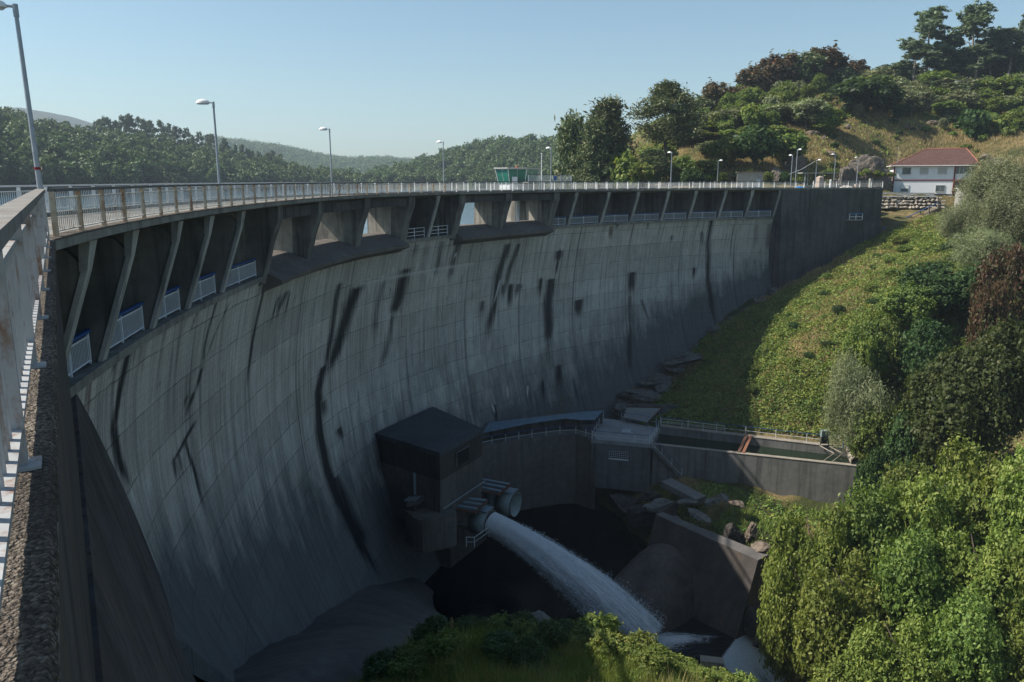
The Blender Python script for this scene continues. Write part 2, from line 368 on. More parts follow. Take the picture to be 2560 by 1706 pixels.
for pts, w, st in [   # dark runs (points in the 2353 px wide view)
    ([(822, 655), (800, 720), (775, 800), (752, 870)], 15, 1), ([(780, 650), (762, 760), (745, 870)], 7, .8), ([(745, 840), (730, 900), (733, 980), (752, 1080), (790, 1170), (835, 1260), (884, 1336)], 9, 1.1), ([(740, 920), (748, 970)], 10, .7), ([(765, 1100), (810, 1200), (850, 1270)], 14, .9),
    ([(935, 618), (915, 680), (902, 730)], 13, 1), ([(905, 720), (890, 790), (876, 850)], 9, .6), ([(880, 640), (866, 720), (858, 780)], 8, .5), ([(1168, 560), (1148, 620), (1135, 700), (1120, 790)], 9, .85), ([(1192, 560), (1170, 620), (1160, 680)], 6, .7),
    ([(1286, 575), (1281, 608)], 8, 1.1), ([(1283, 600), (1276, 642)], 2.5, .95), ([(1266, 640), (1260, 720), (1260, 800)], 11, 1.), ([(1242, 640), (1240, 690)], 6, .8), ([(1262, 720), (1263, 880)], 9, .5), ([(1172, 653), (1171, 720)], 8, .9), ([(1156, 653), (1155, 695)], 5, .8), ([(1190, 653), (1186, 690)], 5, .75), ([(1200, 653), (1197, 670)], 3, .7),
    ([(1330, 688), (1330, 735)], 10, 1.), ([(1453, 626), (1447, 690)], 9, 1.), ([(1447, 680), (1449, 760), (1447, 860)], 6, .65), ([(1634, 505), (1628, 600), (1632, 690), (1650, 760)], 6, .85), ([(1545, 540), (1540, 562)], 6, .6), ([(1614, 533), (1612, 578)], 5, .7), ([(1595, 615), (1593, 645)], 4, .8), ([(1475, 690), (1500, 760)], 3, .7), ([(1108, 690), (1106, 735)], 6, .7), ([(1420, 500), (1416, 530)], 4, .7), ([(1490, 505), (1487, 530)], 4, .6), ([(1685, 515), (1683, 640)], 2, .5), ([(1795, 520), (1795, 640)], 5, .6),
    ([(300, 785), (272, 900), (260, 980), (275, 1060), (305, 1130)], 9, .95), ([(276, 800), (250, 880)], 5, .8), ([(318, 775), (300, 870)], 3, .6), ([(460, 690), (430, 790)], 2, .8), ([(500, 690), (470, 800), (468, 850)], 3, .8), ([(466, 840), (445, 920)], 5, .9), ([(446, 900), (425, 965)], 6, .8), ([(430, 905), (420, 940)], 4, .7), ([(450, 968), (415, 1030), (392, 1070)], 10, .95), ([(425, 1010), (450, 1090), (470, 1175)], 3.5, .9), ([(398, 1050), (412, 1115)], 5, .85), ([(410, 1040), (425, 1110)], 3, .8),
    ([(612, 650), (585, 760), (572, 850), (568, 900)], 3, .85), ([(660, 668), (630, 740)], 7, .7), ([(640, 680), (620, 760)], 4, .65), ([(668, 668), (648, 750)], 3, .6), ([(530, 690), (490, 780), (470, 830)], 2, .65), ([(1283, 840), (1285, 900)], 8, .9), ([(1247, 875), (1250, 930)], 3, .8), ([(1135, 930), (1148, 985)], 5, .9), ([(778, 985), (788, 1015)], 8, .85), ([(1018, 555), (1005, 610), (998, 640)], 7, .55), ([(1060, 545), (1042, 600), (1030, 650)], 8, .6), ([(960, 560), (945, 600)], 6, .5), ([(710, 1120), (695, 1150)], 6, .6), ([(365, 880), (362, 895)], 6, .5), ([(1320, 880), (1335, 940)], 2, .6), ([(905, 870), (902, 960)], 2, .5)]:
    streak(stain, [(x * k, y * k) for x, y in pts], w * k, st * 1.1, fade=.25 if len(pts) > 2 else .6)
for i in range(150):     # many lesser runs, thickest under the gallery ledge
    s0 = rng.uniform(1, S_ARC); z0 = ZG - .1 - 2.3 * rng.integers(0, 7) * (rng.random() < .75); L = rng.uniform(1, 6); w = rng.uniform(.05, .22)
    t = (z0 - V) / L; m = np.clip(1.4 - np.abs(U - s0 + .12 * (z0 - V)) / w, 0, 1) * np.clip((z0 - V) / .2, 0, 1) * np.clip(1 - t, 0, 1); np.maximum(stain, m * rng.uniform(.35, .62), out=stain)
for a in [(848, 640, 850, 690), (880, 632, 875, 665), (960, 600, 955, 640), (985, 610, 975, 640), (1050, 580, 1040, 600), (1165, 888, 1168, 925), (1212, 885, 1213, 920), (705, 960, 706, 985), (375, 945, 373, 970), (345, 990, 320, 1050), (1150, 640, 1130, 720), (300, 1120, 322, 1180), (1808, 590, 1806, 660), (1130, 930, 1140, 960), (905, 610, 900, 640)]:
    streak(lime, [(a[0] * k, a[1] * k), (a[2] * k, a[3] * k)], 3.2, .8)
s0, z0 = face_at(850 * k, 640 * k); s1, z1 = face_at(1060 * k, 575 * k)    # lime fringe along the joint below the first spillway
m = (U > s0 - 3) & (U < s1 + 3); lime = np.maximum(lime, np.where(m, np.clip(1 - np.abs(V - (z0 - .35)) / .55, 0, 1) * .62, 0))
for a in [(1770, 515, 1765, 620, .8, .6), (1740, 515, 1737, 600, .5, .5), (210, 850, 205, 1000, .9, .7), (330, 780, 320, 900, .6, .5), (985, 560, 975, 610, .8, .5), (1405, 520, 1400, 560, .4, .8)]:
    streak(brown, [(a[0] * k, a[1] * k), (a[2] * k, a[3] * k)], a[4] * 13, a[5], .8)
put('stain', stain); put('lime', lime); put('brown', brown)
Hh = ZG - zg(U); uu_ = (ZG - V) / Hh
damp_shade = np.clip((uu_ - .28) / .52, 0, 1) * .95  # shade of the lower face painted in together with real wet staining
damp_shade = np.maximum(damp_shade, np.clip(1 - np.abs(U - 92) / 16, 0, 1) * np.clip((uu_ - .25) / .5, 0, 1) * .8)
damp_shade = np.maximum(damp_shade, np.clip((U - 92) / 20, 0, 1) * np.clip((uu_ - .36) / .35, 0, 1))
put('damp_shade', damp_shade)
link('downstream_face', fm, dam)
# -- body behind the face, under the gallery floor
def gallery_floor(s0, s1):
    ss = np.linspace(s0, s1, max(4, int(s1 - s0) * 2)); sc = np.clip(ss, 0, None); nn = len(ss); fo = face_off(sc, np.full(nn, ZG)); b = MB()
    b.grid(np.stack([W(ss, fo + .16, ZG), W(ss, np.full(nn, -5.0), ZG), W(ss, np.full(nn, -6.8), ZG - .6), W(ss, np.full(nn, -6.8), -30.)], 1))
    b.grid(np.stack([W(ss, fo + .16, ZG), W(ss, fo + .13, ZG - .32), W(ss, fo - .4, ZG - .36)], 1)); b.build('gallery_floor', M_CONC, dam)
# -- deck
ss = np.linspace(0, S_END, 240)
deck_prof = [(0, ZC), (-.48, ZC + .004), (-.48, ZC - .16), (-5.5, ZC - .16), (-5.5, ZC), (-6.0, ZC), (-6.0, ZC - .5), (-2.2, ZC - .62), (-.35, ZC - .30), (0, ZC - .24)]
def pebble():
    n = N('kerb_aggregate'); p = n.pos(); v = n.n('TexVoronoi', feature='F1'); v.inputs['Scale'].default_value = 62; n.l(p, v.inputs['Vector']); v2 = n.n('TexVoronoi', feature='F1'); v2.inputs['Scale'].default_value = 120; n.l(p, v2.inputs['Vector'])
    s_ = n.n('SeparateColor'); n.l(v.outputs['Color'], s_.inputs[0]); c = n.ramp(s_.outputs[0], [(0, (.07, .06, .05)), (.3, (.14, .115, .09)), (.65, (.21, .17, .135)), (1, (.34, .30, .25))]); c = n.mix(n.mr(v.outputs['Distance'], .45, .75, 0, .85), c, (.03, .026, .022)); c = n.mix(n.mr(n.noise(p, 1.2, 5), .45, .7, 0, .7), c, (.06, .05, .042))
    n.col(c); n.rough(.9, .2); n.bump(n.math('ADD', v.outputs['Distance'], n.math('MULTIPLY', v2.outputs['Distance'], .5)), 1., -.02); return n.m
M_KERB = pebble()
M_DECK = concrete('deck_concrete', (.26, .25, .225), (.05, .05, .05), .5, .7, bump=.5)
sweep(ss, deck_prof).build('deck', M_DECK, dam)
kb = MB(); P = np.stack([W(ss, np.full(len(ss), o), z) for o, z in ((.012, ZC - .02), (0, ZC + .012), (-.485, ZC + .012))], 1); kb.grid(P)
kb.build('kerb', M_KERB, dam)
# -- openings
PX_FIN_L = [228, 336, 448, 528, 607]; PX_FIN_M = [1096]; PX_FIN_R = [1442, 1523, 1597, 1672, 1741, 1815, 1882, 1952]
SP1 = [s_at(x, -.45, -1.75) for x in (700, 803, 919, 1030)]; SP2 = [s_at(x, -.45, -1.75) for x in (1157, 1273, 1393)]
FINS = [s_at(x, -.40, -1.75) for x in PX_FIN_L + PX_FIN_M + PX_FIN_R]
def plate(mb, s, th, prof, th_top=None):
    c0 = crest(s); t0 = tang(s); n0 = nrm(s)
    def loop(sg, th): return [(c0[0] + n0[0] * o + t0[0] * sg * th / 2, c0[1] + n0[1] * o + t0[1] * sg * th / 2, z) for o, z in prof]
    mb.prism(loop(-1, th), loop(1, th))
M_FIND = concrete('stained_gallery_concrete', (.19, .185, .175), (.035, .035, .035), .6, .9, brown=.3)  # dark-stained concrete of the fin sides and gallery back wall
for s in FINS:
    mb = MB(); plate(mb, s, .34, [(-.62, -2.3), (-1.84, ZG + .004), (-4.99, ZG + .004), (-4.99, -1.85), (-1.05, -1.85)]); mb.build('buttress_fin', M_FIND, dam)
    mb = MB(); plate(mb, s, .46, [(-.50, -2.44), (-1.70, ZG + .006), (-1.86, ZG + .006), (-.66, -2.44)])
    c0 = crest(s); t0 = tang(s); n0 = nrm(s)
    def q(o, w, z): return (c0[0] + n0[0] * o + t0[0] * w, c0[1] + n0[1] * o + t0[1] * w, z)
    mb.hexa([q(-.50, -.23, -2.44), q(-.50, .23, -2.44), q(-.72, .2, -2.44), q(-.72, -.2, -2.44), q(-.32, -.36, -1.62), q(-.32, .36, -1.62), q(-.62, .3, -1.62), q(-.62, -.3, -1.62)]); mb.build('buttress_edge', M_FIN, dam)
bays = [(0., SP1[0]), (SP1[3], SP2[0]), (SP2[2], S_ARC + .5)]
for a, c in bays:
    gallery_floor(a - (1.5 if a == 0 else 0), c)
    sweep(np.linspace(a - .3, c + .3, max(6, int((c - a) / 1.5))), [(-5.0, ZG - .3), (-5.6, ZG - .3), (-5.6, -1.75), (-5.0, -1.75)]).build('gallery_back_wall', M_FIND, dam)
for s in SP1 + SP2:
    mb = MB(); plate(mb, s, 1.15, [(-2.5, -1.80), (-2.7, -9.), (-5.5, -9.), (-5.2, -1.80)]); pier = mb.build('spillway_pier', M_PIER, dam)
    mb = MB(); plate(mb, s, 1.17, [(-.42, -1.58), (-.5, -2.5), (-1.05, -3.9), (-1.55, -5.8), (-1.7, -6.5), (-2.7, -6.9), (-2.5, -1.80), (-2.2, -1.85)]); mb.build('pier_nose', M_NOSE, pier)
OG = [(-6.8, -10.), (-6.6, -7.0), (-5.9, -5.8), (-5.1, -5.32), (-4.4, -5.18), (-3.6, -5.22), (-2.7, -5.42), (-1.9, -5.72), (-1.2, -6.05), (-.65, -6.35), (-.72, -6.62), (-1.6, -6.95), (-3.4, -7.8)]
M_OG = concrete('spillway_concrete', (.17, .155, .145), (.05, .048, .048), .5, .35, brown=.4)
for sp in (SP1, SP2):
    a, c = sp[0], sp[-1]; ss = np.linspace(a + .3, c - .3, 40)
    sweep(ss, OG).build('spillway_crest', M_OG, dam, smooth=False)
    sweep(ss, [(-5.25, -1.80), (-5.8, -1.80), (-5.8, -2.5), (-5.25, -2.5)]).build('spillway_beam', M_DARKC, dam)  # upstream beam, added to keep sun off the crest and pier sides
    sweep(ss, [(-.75, -1.78), (-1.35, -1.82), (-1.35, -2.5), (-.75, -2.5)]).build('spillway_beam', M_DARKC, dam)
# -- right abutment block
ss = np.linspace(S_ARC + .1, S_END - .05, 16)
mb = MB(); P = np.stack([W(ss, np.full(len(ss), o), z) for o, z in ((-.06, ZC - .25), (-.06, -5.9), (.05, -5.93), (.5, -24.), (-14, -24.), (-14, ZC - .25))], 1)
mb.grid(np.concatenate([P, P[:, :1]], 1)); mb.poly(P[0]); mb.poly(P[-1][::-1])
abut = mb.build('right_abutment', M_DARKC, dam); abut.name = 'abutment_block'
# -- left abutment under the camera
C0 = Vector((-10.0, 17.5, 0)); D0 = Vector((-.4902, .8716, 0)); N0 = Vector((.8716, .4902, 0))
def L(t, off, z): q = C0 + D0 * t + N0 * off; return Vector((q.x, q.y, z))
mb = MB()
mb.prism([L(-34, o, z) for o, z in ((-.03, ZC - .22), (-.03, -6.3), (-7, -6.3), (-7, ZC - .22))], [L(0, o, z) for o, z in ((-.03, ZC - .22), (-.03, -6.3), (-7, -6.3), (-7, ZC - .22))])
mb.prism([L(-34, o, z) for o, z in ((.05, -6.32), (9.3, -45), (-7, -45), (-7, -6.32))], [L(34, o, z) for o, z in ((.05, -6.32), (9.3, -45), (-7, -45), (-7, -6.32))])
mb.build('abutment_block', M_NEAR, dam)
mb = MB(); pr = [(0, ZC), (-.48, ZC), (-.48, ZC - .16), (-6, ZC - .16), (-6, ZC - .5), (-.3, ZC - .5), (0, ZC - .24)]
mb.prism([L(-34, o, z) for o, z in pr], [L(.02, o, z) for o, z in pr]); mb.build('deck', M_DECK, dam)
# kerb top near the camera: rough exposed aggregate, really uneven
na, nb = 900, 26
tt = np.concatenate([np.linspace(-34, -19.5, 20), np.linspace(-19.4, .15, na - 20)]); oo = np.linspace(-.5, .014, nb)
rg = np.random.default_rng(3); hz = rg.normal(0, .0016, (na, nb)) + np.repeat(np.repeat(rg.normal(0, .0016, (na // 3, nb // 2)), 3, 0), 2, 1)
P = np.array([[tuple(L(t, o + (rg.normal(0, .003) if j == nb - 1 else 0), ZC + .014 + hz[i, j] - (.03 if j == nb - 1 else 0))) for j, o in enumerate(oo)] for i, t in enumerate(tt)])
mb = MB(); mb.grid(P); P2 = P[:, -1:].copy(); P3 = P2.copy(); P3[..., 2] -= .05; mb.grid(np.concatenate([P2, P3], 1))
mb.build('kerb', M_KERB, dam)
# ------------------------------------------------------------------ railings, lamps and small things on the crest
M_RAIL_R = plain('rusty_white_paint', (.60, .585, .55), .55, .12, 4, rust=.38)
M_RAIL_N = plain('shade_greyed_white_paint', (.36, .37, .38), .5, .12, 5, rust=.36)  # white rail paint greyed, the shade on it put into the colour
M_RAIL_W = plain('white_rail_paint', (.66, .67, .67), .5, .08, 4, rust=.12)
M_HAND = concrete('weathered_handrail', (.26, .25, .235), (.07, .07, .065), .4, .1, 6, bump=.3, brown=.5)
M_HAND_D = plain('dark_handrail', (.085, .085, .085), .5, .2, 6)
M_BLUE = plain('blue_paint', (.02, .07, .22), .45, .15, 3)
M_WHITE_G = plain('white_gallery_paint', (.62, .66, .72), .45, .08, 3)
M_GALV = plain('galvanised_steel', (.33, .36, .40), .45, .12, 5, metal=.3)
M_LAMPW = plain('lamp_white', (.75, .75, .74), .4, .05, 3)
M_GLASSY = plain('lamp_lens', (.45, .46, .46), .2, .05, 3, spec=.5)
def panel_mesh(name, w, z0, z1, m, sp=.15, bw=.016, bd=.020, rail=.03, depth=.05):
    mb = MB(); n = max(2, round(w / sp))
    for i in range(1, n): mb.box((-w / 2 + i * w / n, 0, (z0 + z1) / 2), (bw, bd, z1 - z0 - .01))
    mb.box((0, 0, z0), (w, depth + (bd - .02) * 2.2, rail)); mb.box((0, 0, z1), (w, depth, rail))
    me = mb.mesh(name); me.materials.append(m); return me
def railing(pts, label, m, mhand, near=False, mpost=None, z0=.12, z1=.86, hh=1.08, pw=.055, pd=.12, hand=(.17, .075), group='railings along the crest road', names=('post', 'panel', 'handrail')):
    root = thing('bridge_railing', pts[0], label, 'railing', group); o = Vector(pts[0])
    pm = MB(); pm.box((0, 0, (hh - .07) / 2), (pw, pd, hh - .07)); pm.box((0, .0, .008), (.16, pd + .1, .016)); pme = pm.mesh('post'); pme.materials.append(mpost or m)
    cache = {}
    for i, p in enumerate(pts):
        p = Vector(p); a = Vector(pts[max(i - 1, 0)]); c = Vector(pts[min(i + 1, len(pts) - 1)]); rz = math.atan2(c.y - a.y, c.x - a.x)
        link(names[0], pme, root, p - o, (0, 0, rz))
        if i + 1 < len(pts):
            q = Vector(pts[i + 1]); L_ = (q - p).length - pw - .01; key = round(L_, 2)
            if key not in cache: cache[key] = panel_mesh('panel', L_, .17 if near else z0, z1, m, sp=.15 if near else .165, bw=.016 if near else .013, bd=.045 if near else .016)
            mid = (p + q) / 2; link(names[1], cache[key], root, mid - o, (0, 0, math.atan2(q.y - p.y, q.x - p.x)))
    mb = MB(); P = []
    for i, p in enumerate(pts):
        a = Vector(pts[max(i - 1, 0)]); c = Vector(pts[min(i + 1, len(pts) - 1)]); t = (c - a).normalized(); n_ = Vector((t.y, -t.x, 0)); p = Vector(p)
        w2 = hand[0] / 2; P.append([p + n_ * w2 + Vector((0, 0, hh - hand[1])), p + n_ * w2 + Vector((0, 0, hh)), p - n_ * w2 + Vector((0, 0, hh)), p - n_ * w2 + Vector((0, 0, hh - hand[1]))])
    P = np.array([[tuple(x) for x in r] for r in P]); mb.grid(np.concatenate([P, P[:, :1]], 1)); mb.poly(P[0]); mb.poly(P[-1][::-1])
    mb.build(names[2], mhand, root); return root
near = [tuple(L(-.42 - 2.24 * k_, -.15, ZC + .012)) for k_ in range(10)][::-1]
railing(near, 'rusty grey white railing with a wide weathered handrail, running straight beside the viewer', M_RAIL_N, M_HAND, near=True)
sA = s_of_px(1120)
arc = np.arange(.75, sA, 2.2)
railing([tuple(W(float(s), -.15, ZC + .012)) for s in arc], 'rust stained white railing on the downstream edge of the curved crest', M_RAIL_R, M_HAND_D, mpost=plain('rusty_tan_post', (.40, .34, .26), .6, .15, 4, rust=.55))
arc2 = np.append(np.arange(arc[-1] + .06, S_ARC + 3., 2.2), S_ARC + 4.4)
railing([tuple(W(float(s), -.15, ZC + .012)) for s in arc2], 'clean white railing on the far downstream edge above the gallery bays', M_RAIL_W, M_HAND_D)
arc3 = np.linspace(S_ARC + 6.2, S_END - .1, 7)
railing([tuple(W(float(s), -.15, ZC + .012)) for s in arc3], 'white railing on top of the black stained abutment block', M_RAIL_W, M_RAIL_W, hand=(.09, .05))
up = np.append(np.arange(3.0, s_at(1235, -5.75), 2.2), s_at(1236, -5.75))
railing([tuple(W(float(s), -5.75, ZC + .0)) for s in up], 'white railing along the far upstream side of the crest road', M_RAIL_W, M_RAIL_W, hand=(.10, .06))
up2 = np.arange(s_at(1236, -5.75) + .1, S_ARC, 2.2)
railing([tuple(W(float(s), -5.75, ZC + .0)) for s in up2], 'white railing on the upstream side beyond the green control cabin', M_RAIL_W, M_HAND_D, hand=(.10, .06))
# short return of the railing at the corner, with the open post
mb = MB(); mb.box(tuple(L(.05, -.2, ZC + .5)), (.06, .10, 1.0), .5); tag(mb.build('corner_post', M_RAIL_R, origin=tuple(L(.05, -.2, ZC))), 'rusty steel post where the straight railing meets the curved one', 'post')

# gallery railings: two or three uprights, bars, blue handrail
def gallery_railing(a, c, label, solid=True, group='white railings in the gallery bays'):
    p, q = W(a, -2.0, ZG + .01), W(c, -2.0, ZG + .01); q.z = p.z; L_ = (q - p).length
    root = thing('gallery_railing', p, label, 'railing', group, math.atan2(q.y - p.y, q.x - p.x))
    def part(name, m, boxes):
        mb = MB()
        for cc, s_ in boxes: mb.box(cc, s_)
        me = mb.mesh(name); me.materials.append(m); return link(name, me, root)
    for x in (0, L_ / 2, L_): part('post', M_WHITE_G, [((x, 0, .52), (.07, .07, 1.04))])
    if solid:
        n = int(L_ / .13); part('bars', M_WHITE_G, [((i * L_ / n, 0, .5), (.022, .022, .8)) for i in range(1, n)]).name = 'baluster_panel'
        part('rail', M_WHITE_G, [((L_ / 2, 0, .12), (L_, .05, .05))]); part('rail', M_WHITE_G, [((L_ / 2, 0, .92), (L_, .05, .05))])
        part('handrail', M_BLUE, [((L_ / 2, -.02, 1.10), (L_ + .1, .16, .10))])
    else:
        for z in (.28, .64, 1.02): part('rail', M_WHITE_G, [((L_ / 2, 0, z), (L_, .05, .05))])
    return root
E_L = [s_of_px(150)] + FINS[:5] + [SP1[0] - .3]
names = ['nearest the viewer', 'second along the shaded left gallery', 'third along the left gallery', 'fourth along the left gallery', 'fifth along the left gallery', 'beside the first spillway pier on the left']
for i in range(6):
    if i == 0: continue
    gallery_railing(E_L[i] + .35, E_L[i + 1] - .45, 'white blue topped gallery railing ' + names[i])
gallery_railing(SP1[3] + .8, FINS[5] - .4, 'plain three bar railing left of the pale buttress between the two spillways', False)
gallery_railing(FINS[5] + .4, SP2[0] - .8, 'plain three bar railing right of the pale buttress between the two spillways', False)
E_R = [SP2[2] + .5] + FINS[6:]
rn = ['beside the last spillway pier', 'second right of the spillways', 'third right of the spillways', 'fourth right of the spillways', 'fifth right of the spillways, below the lamp post', 'sixth right of the spillways', 'next to last before the black abutment', 'beside the black abutment']
for i in range(8): gallery_railing(E_R[i] + .35, E_R[i + 1] - .4, 'small white railing in the gallery bay ' + rn[i])

# lamps
def lamp(base, h, az, label, lean=0., sc=1.):
    root = thing('street_lamp', base, label, 'street lamp', 'street lamps along the crest road', az)
    root.rotation_euler = (0, lean, az)
    mb = MB(); mb.tube([(0, 0, 0), (0, 0, .5), (0, 0, h)], [.075, .07, .045], 10); mb.box((0, 0, .01), (.26, .26, .03)); me = mb.mesh('pole', smooth=False); me.materials.append(M_GALV); link('pole', me, root)
    mb = MB(); mb.tube([(0, 0, h - .22), (0, 0, h + .06)], .062, 8); mb.tube([(.02, 0, h), (-.22, 0, h + .02)], .032, 8); me = mb.mesh('arm'); me.materials.append(M_GALV); link('arm', me, root)
    mb = MB(); rows = []
    for i in range(9):
        u = i / 8; r_ = []
        for j in range(16):
            a = 2 * math.pi * j / 16; rr = math.cos(u * math.pi / 2); r_.append((-.50 + .34 * rr * math.cos(a), .19 * rr * math.sin(a), h - .02 + .21 * math.sin(u * math.pi / 2)))
        rows.append(r_ + r_[:1])
    mb.grid(np.array(rows)); mb.poly(rows[0][:-1]); hd = mb.mesh('lamp_head', smooth=True); hd.materials.append(M_LAMPW); link('lamp_head', hd, root, scale=(sc, sc, 1) if sc != 1 else (1, 1, 1))
    mb = MB(); mb.prism([(-.50 + .26 * math.cos(i * math.pi / 6), .14 * math.sin(i * math.pi / 6), h - .07) for i in range(12)], [(-.50 + .31 * math.cos(i * math.pi / 6), .17 * math.sin(i * math.pi / 6), h - .022) for i in range(12)])
    me = mb.mesh('lens'); me.materials.append(M_GLASSY); link('lens', me, root); return root
for px, ytop, off, lab, lean in [(116, 18, -.8, 'tall galvanised street lamp at the corner of the straight railing, leaning left', -.02), (553, 258, -.8, 'second street lamp from the left, rising in front of the wooded far shore', -.004), (831, 324, -.8, 'street lamp above the first spillway piers', 0),
                            (1110, 356, -.8, 'street lamp left of the green control cabin', 0), (1377, 371, -.8, 'street lamp right of the green control cabin, in front of the platform railing', 0), (1676, 382, -.8, 'street lamp standing in front of the tall pine', 0), (1976, 389, -.8, 'street lamp just left of the taller pole near the tarp', 0)]:
    s = s_at(px, off); b_ = W(s, off, ZC - .15); top = ray(1280, ytop); h = -top[1] * -1
    zt = ray(px, ytop)[1] * b_.y; n_ = nrm(s); lamp(b_, max(3.5, zt - b_.z), math.atan2(n_[1], n_[0]), lab, lean)
for px, yb, yt, d, az, lab in [(1987, 474, 375, 137, 2.2, 'tallest lamp pole near the blue tarp, its head seen end on'), (2037, 474, 401, 150, 2.4, 'short street lamp with a cable, behind the stone monument'), (2083, 472, 387, 147, .2, 'street lamp rising in front of the flat roofed shelter'), (2140, 472, 395, 147, .3, 'last street lamp, in front of the bare rock face'), (1793, 462, 402, 150, 2.6, 'small street lamp left of the concrete hut')]:
    p = at_y(px, yb, d); t = at_y(px, yt, d); lamp((p.x, p.y, -1.5), t.z + 1.5, az, lab)
_l1 = bpy.data.objects['street_lamp']; mb = MB(); mb.tube([(0, 0, 1.67), (0, 0, 1.73)], .0785, 10); _st = mb.mesh('sticker'); _st.materials.append(plain('red_sticker', (.22, .015, .02), .5)); link('sticker', _st, _l1)
# ------------------------------------------------------------------ ground, water
def tps(pts):
    P = np.array(pts, float); n = len(P); x = P[:, :2]
    d = np.linalg.norm(x[:, None] - x[None], axis=-1); Kk = np.where(d > 0, d * d * np.log(d + 1e-9), 0) + np.eye(n) * 4.
    A = np.zeros((n + 3, n + 3)); A[:n, :n] = Kk; A[:n, n] = 1; A[:n, n + 1:] = x; A[n:, :n] = A[:n, n:].T
    w = np.linalg.solve(A, np.concatenate([P[:, 2], [0, 0, 0]]))
    def f(X, Y):
        X = np.asarray(X, float); Y = np.asarray(Y, float); sh = X.shape; X = X.ravel(); Y = Y.ravel(); out = np.zeros(len(X))
        for i in range(0, len(X), 20000):
            dd = np.hypot(X[i:i + 20000, None] - x[None, :, 0], Y[i:i + 20000, None] - x[None, :, 1])
            out[i:i + 20000] = np.where(dd > 0, dd * dd * np.log(dd + 1e-9), 0) @ w[:n] + w[n] + w[n + 1] * X[i:i + 20000] + w[n + 2] * Y[i:i + 20000]
        return out.reshape(sh)
    return f
T1 = tps([(18, 109, -33.5), (24, 112, -30.5), (27, 116, -28), (36, 124, -21.5), (45, 130, -17), (54, 134, -13), (63, 137, -9.0), (63, 133, -10.5), (70, 135, -7.0), (61, 118, -12.0), (45, 112, -18), (33, 103, -26.5),
          (47, 100, -21), (20, 101, -32), (28, 98, -31.6), (39, 93, -31), (48, 90, -29), (20, 86, -36), (30, 82, -36.5), (38, 77, -37), (24, 77, -36.4), (17, 86, -36.5), (12, 90, -41),
          (60, 90, -22), (75, 110, -12), (85, 130, -7), (95, 145, -4), (45, 75, -31), (60, 72, -28), (80, 90, -18), (100, 120, -8), (30, 62, -40), (40, 60, -38), (55, 50, -34), (70, 60, -27),
          (26, 56, -43), (34, 48, -40), (22, 60, -46), (20, 64, -45), (17, 69, -44), (0, 70, -45), (5, 80, -45), (-6, 62, -43), (8, 88, -45), (13, 80, -44), (-5, 84, -44), (24, 68, -45),
          (-1.5, 30, -18.5), (-3.9, 31, -19.4), (-7, 33, -23.6), (-8.8, 35, -27.3), (2, 30, -19), (3.7, 30, -18.9), (5.4, 30, -19.6), (7, 30, -20.3), (9.4, 29.5, -21.6), (12, 29, -23.2), (0, 26, -18), (-5.2, 27, -19.3), (-7, 22, -17), (0, 20, -15.5), (6, 24, -17.5), (12, 22, -19.5), (20, 26, -28), (28, 34, -33), (-2, 36, -25), (3, 36, -25.5), (8, 36, -27), (-6, 40, -30), (0, 44, -36), (6, 44, -37), (12, 42, -37), (18, 38, -34), (-9, 44, -33), (8, 57, -43), (15, 51, -43), (18, 53, -43), (0, 52, -43), (-6, 52, -40), (21, 50, -42), (28, 42, -39), (110, 60, -20), (130, 100, -8), (50, 20, -35), (-20, 30, -26), (-15, 60, -38)])
T2 = tps([(25, 138, -1.6), (35, 138, -1.6), (45, 142, -1.6), (60, 145, -1.7), (40, 152, -1.6), (55, 156, -1.6), (20, 150, -3.0), (66, 139, -2.4), (90, 158, -3.2), (78, 160, -2.7), (98, 172, -2.2), (80, 172, -2.4), (85, 180, -1.0),
          (12, 152, -7), (14, 165, -6.5), (12, 180, -7.5), (10, 205, -9), (28, 255, -6), (25, 160, -1.8), (25, 178, .5), (35, 165, -.5), (50, 163, .5), (62, 163, -1), (64, 170, 2.5), (50, 172, 4.5), (78, 168, -2), (74, 178, 4.8), (72.6, 190, 10.9), (92, 195, 10.), (58, 180, 7.5), (110, 190, 8),
          (93.6, 225, 21), (79, 240, 24), (46, 200, 11.5), (32.4, 182, 4), (139, 270, 31), (154, 250, 27), (112, 188, 9.5), (130, 180, 7), (107, 168, 1.0), (110, 150, -2), (130, 140, -2), (100, 300, 37), (165, 320, 41), (60, 290, 24), (30, 265, 6), (200, 400, 46), (120, 400, 42), (250, 300, 40), (260, 200, 25), (200, 180, 16), (60, 250, 20), (36, 225, 9), (45, 340, 14), (20, 300, -9), (180, 150, 8)])
def off_of(X, Y):      # signed distance to the crest line (downstream > 0), rough
    d2 = (X[..., None] - _C[::6, 0]) ** 2 + (Y[..., None] - _C[::6, 1]) ** 2; i = np.argmin(d2, -1)
    c = _C[::6][i]; n_ = np.stack([_T[::6][i][..., 1], -_T[::6][i][..., 0]], -1)
    return (X - c[..., 0]) * n_[..., 0] + (Y - c[..., 1]) * n_[..., 1], _S[::6][i]
def smooth(a, b, x): t = np.clip((x - a) / (b - a), 0, 1); return t * t * (3 - 2 * t)
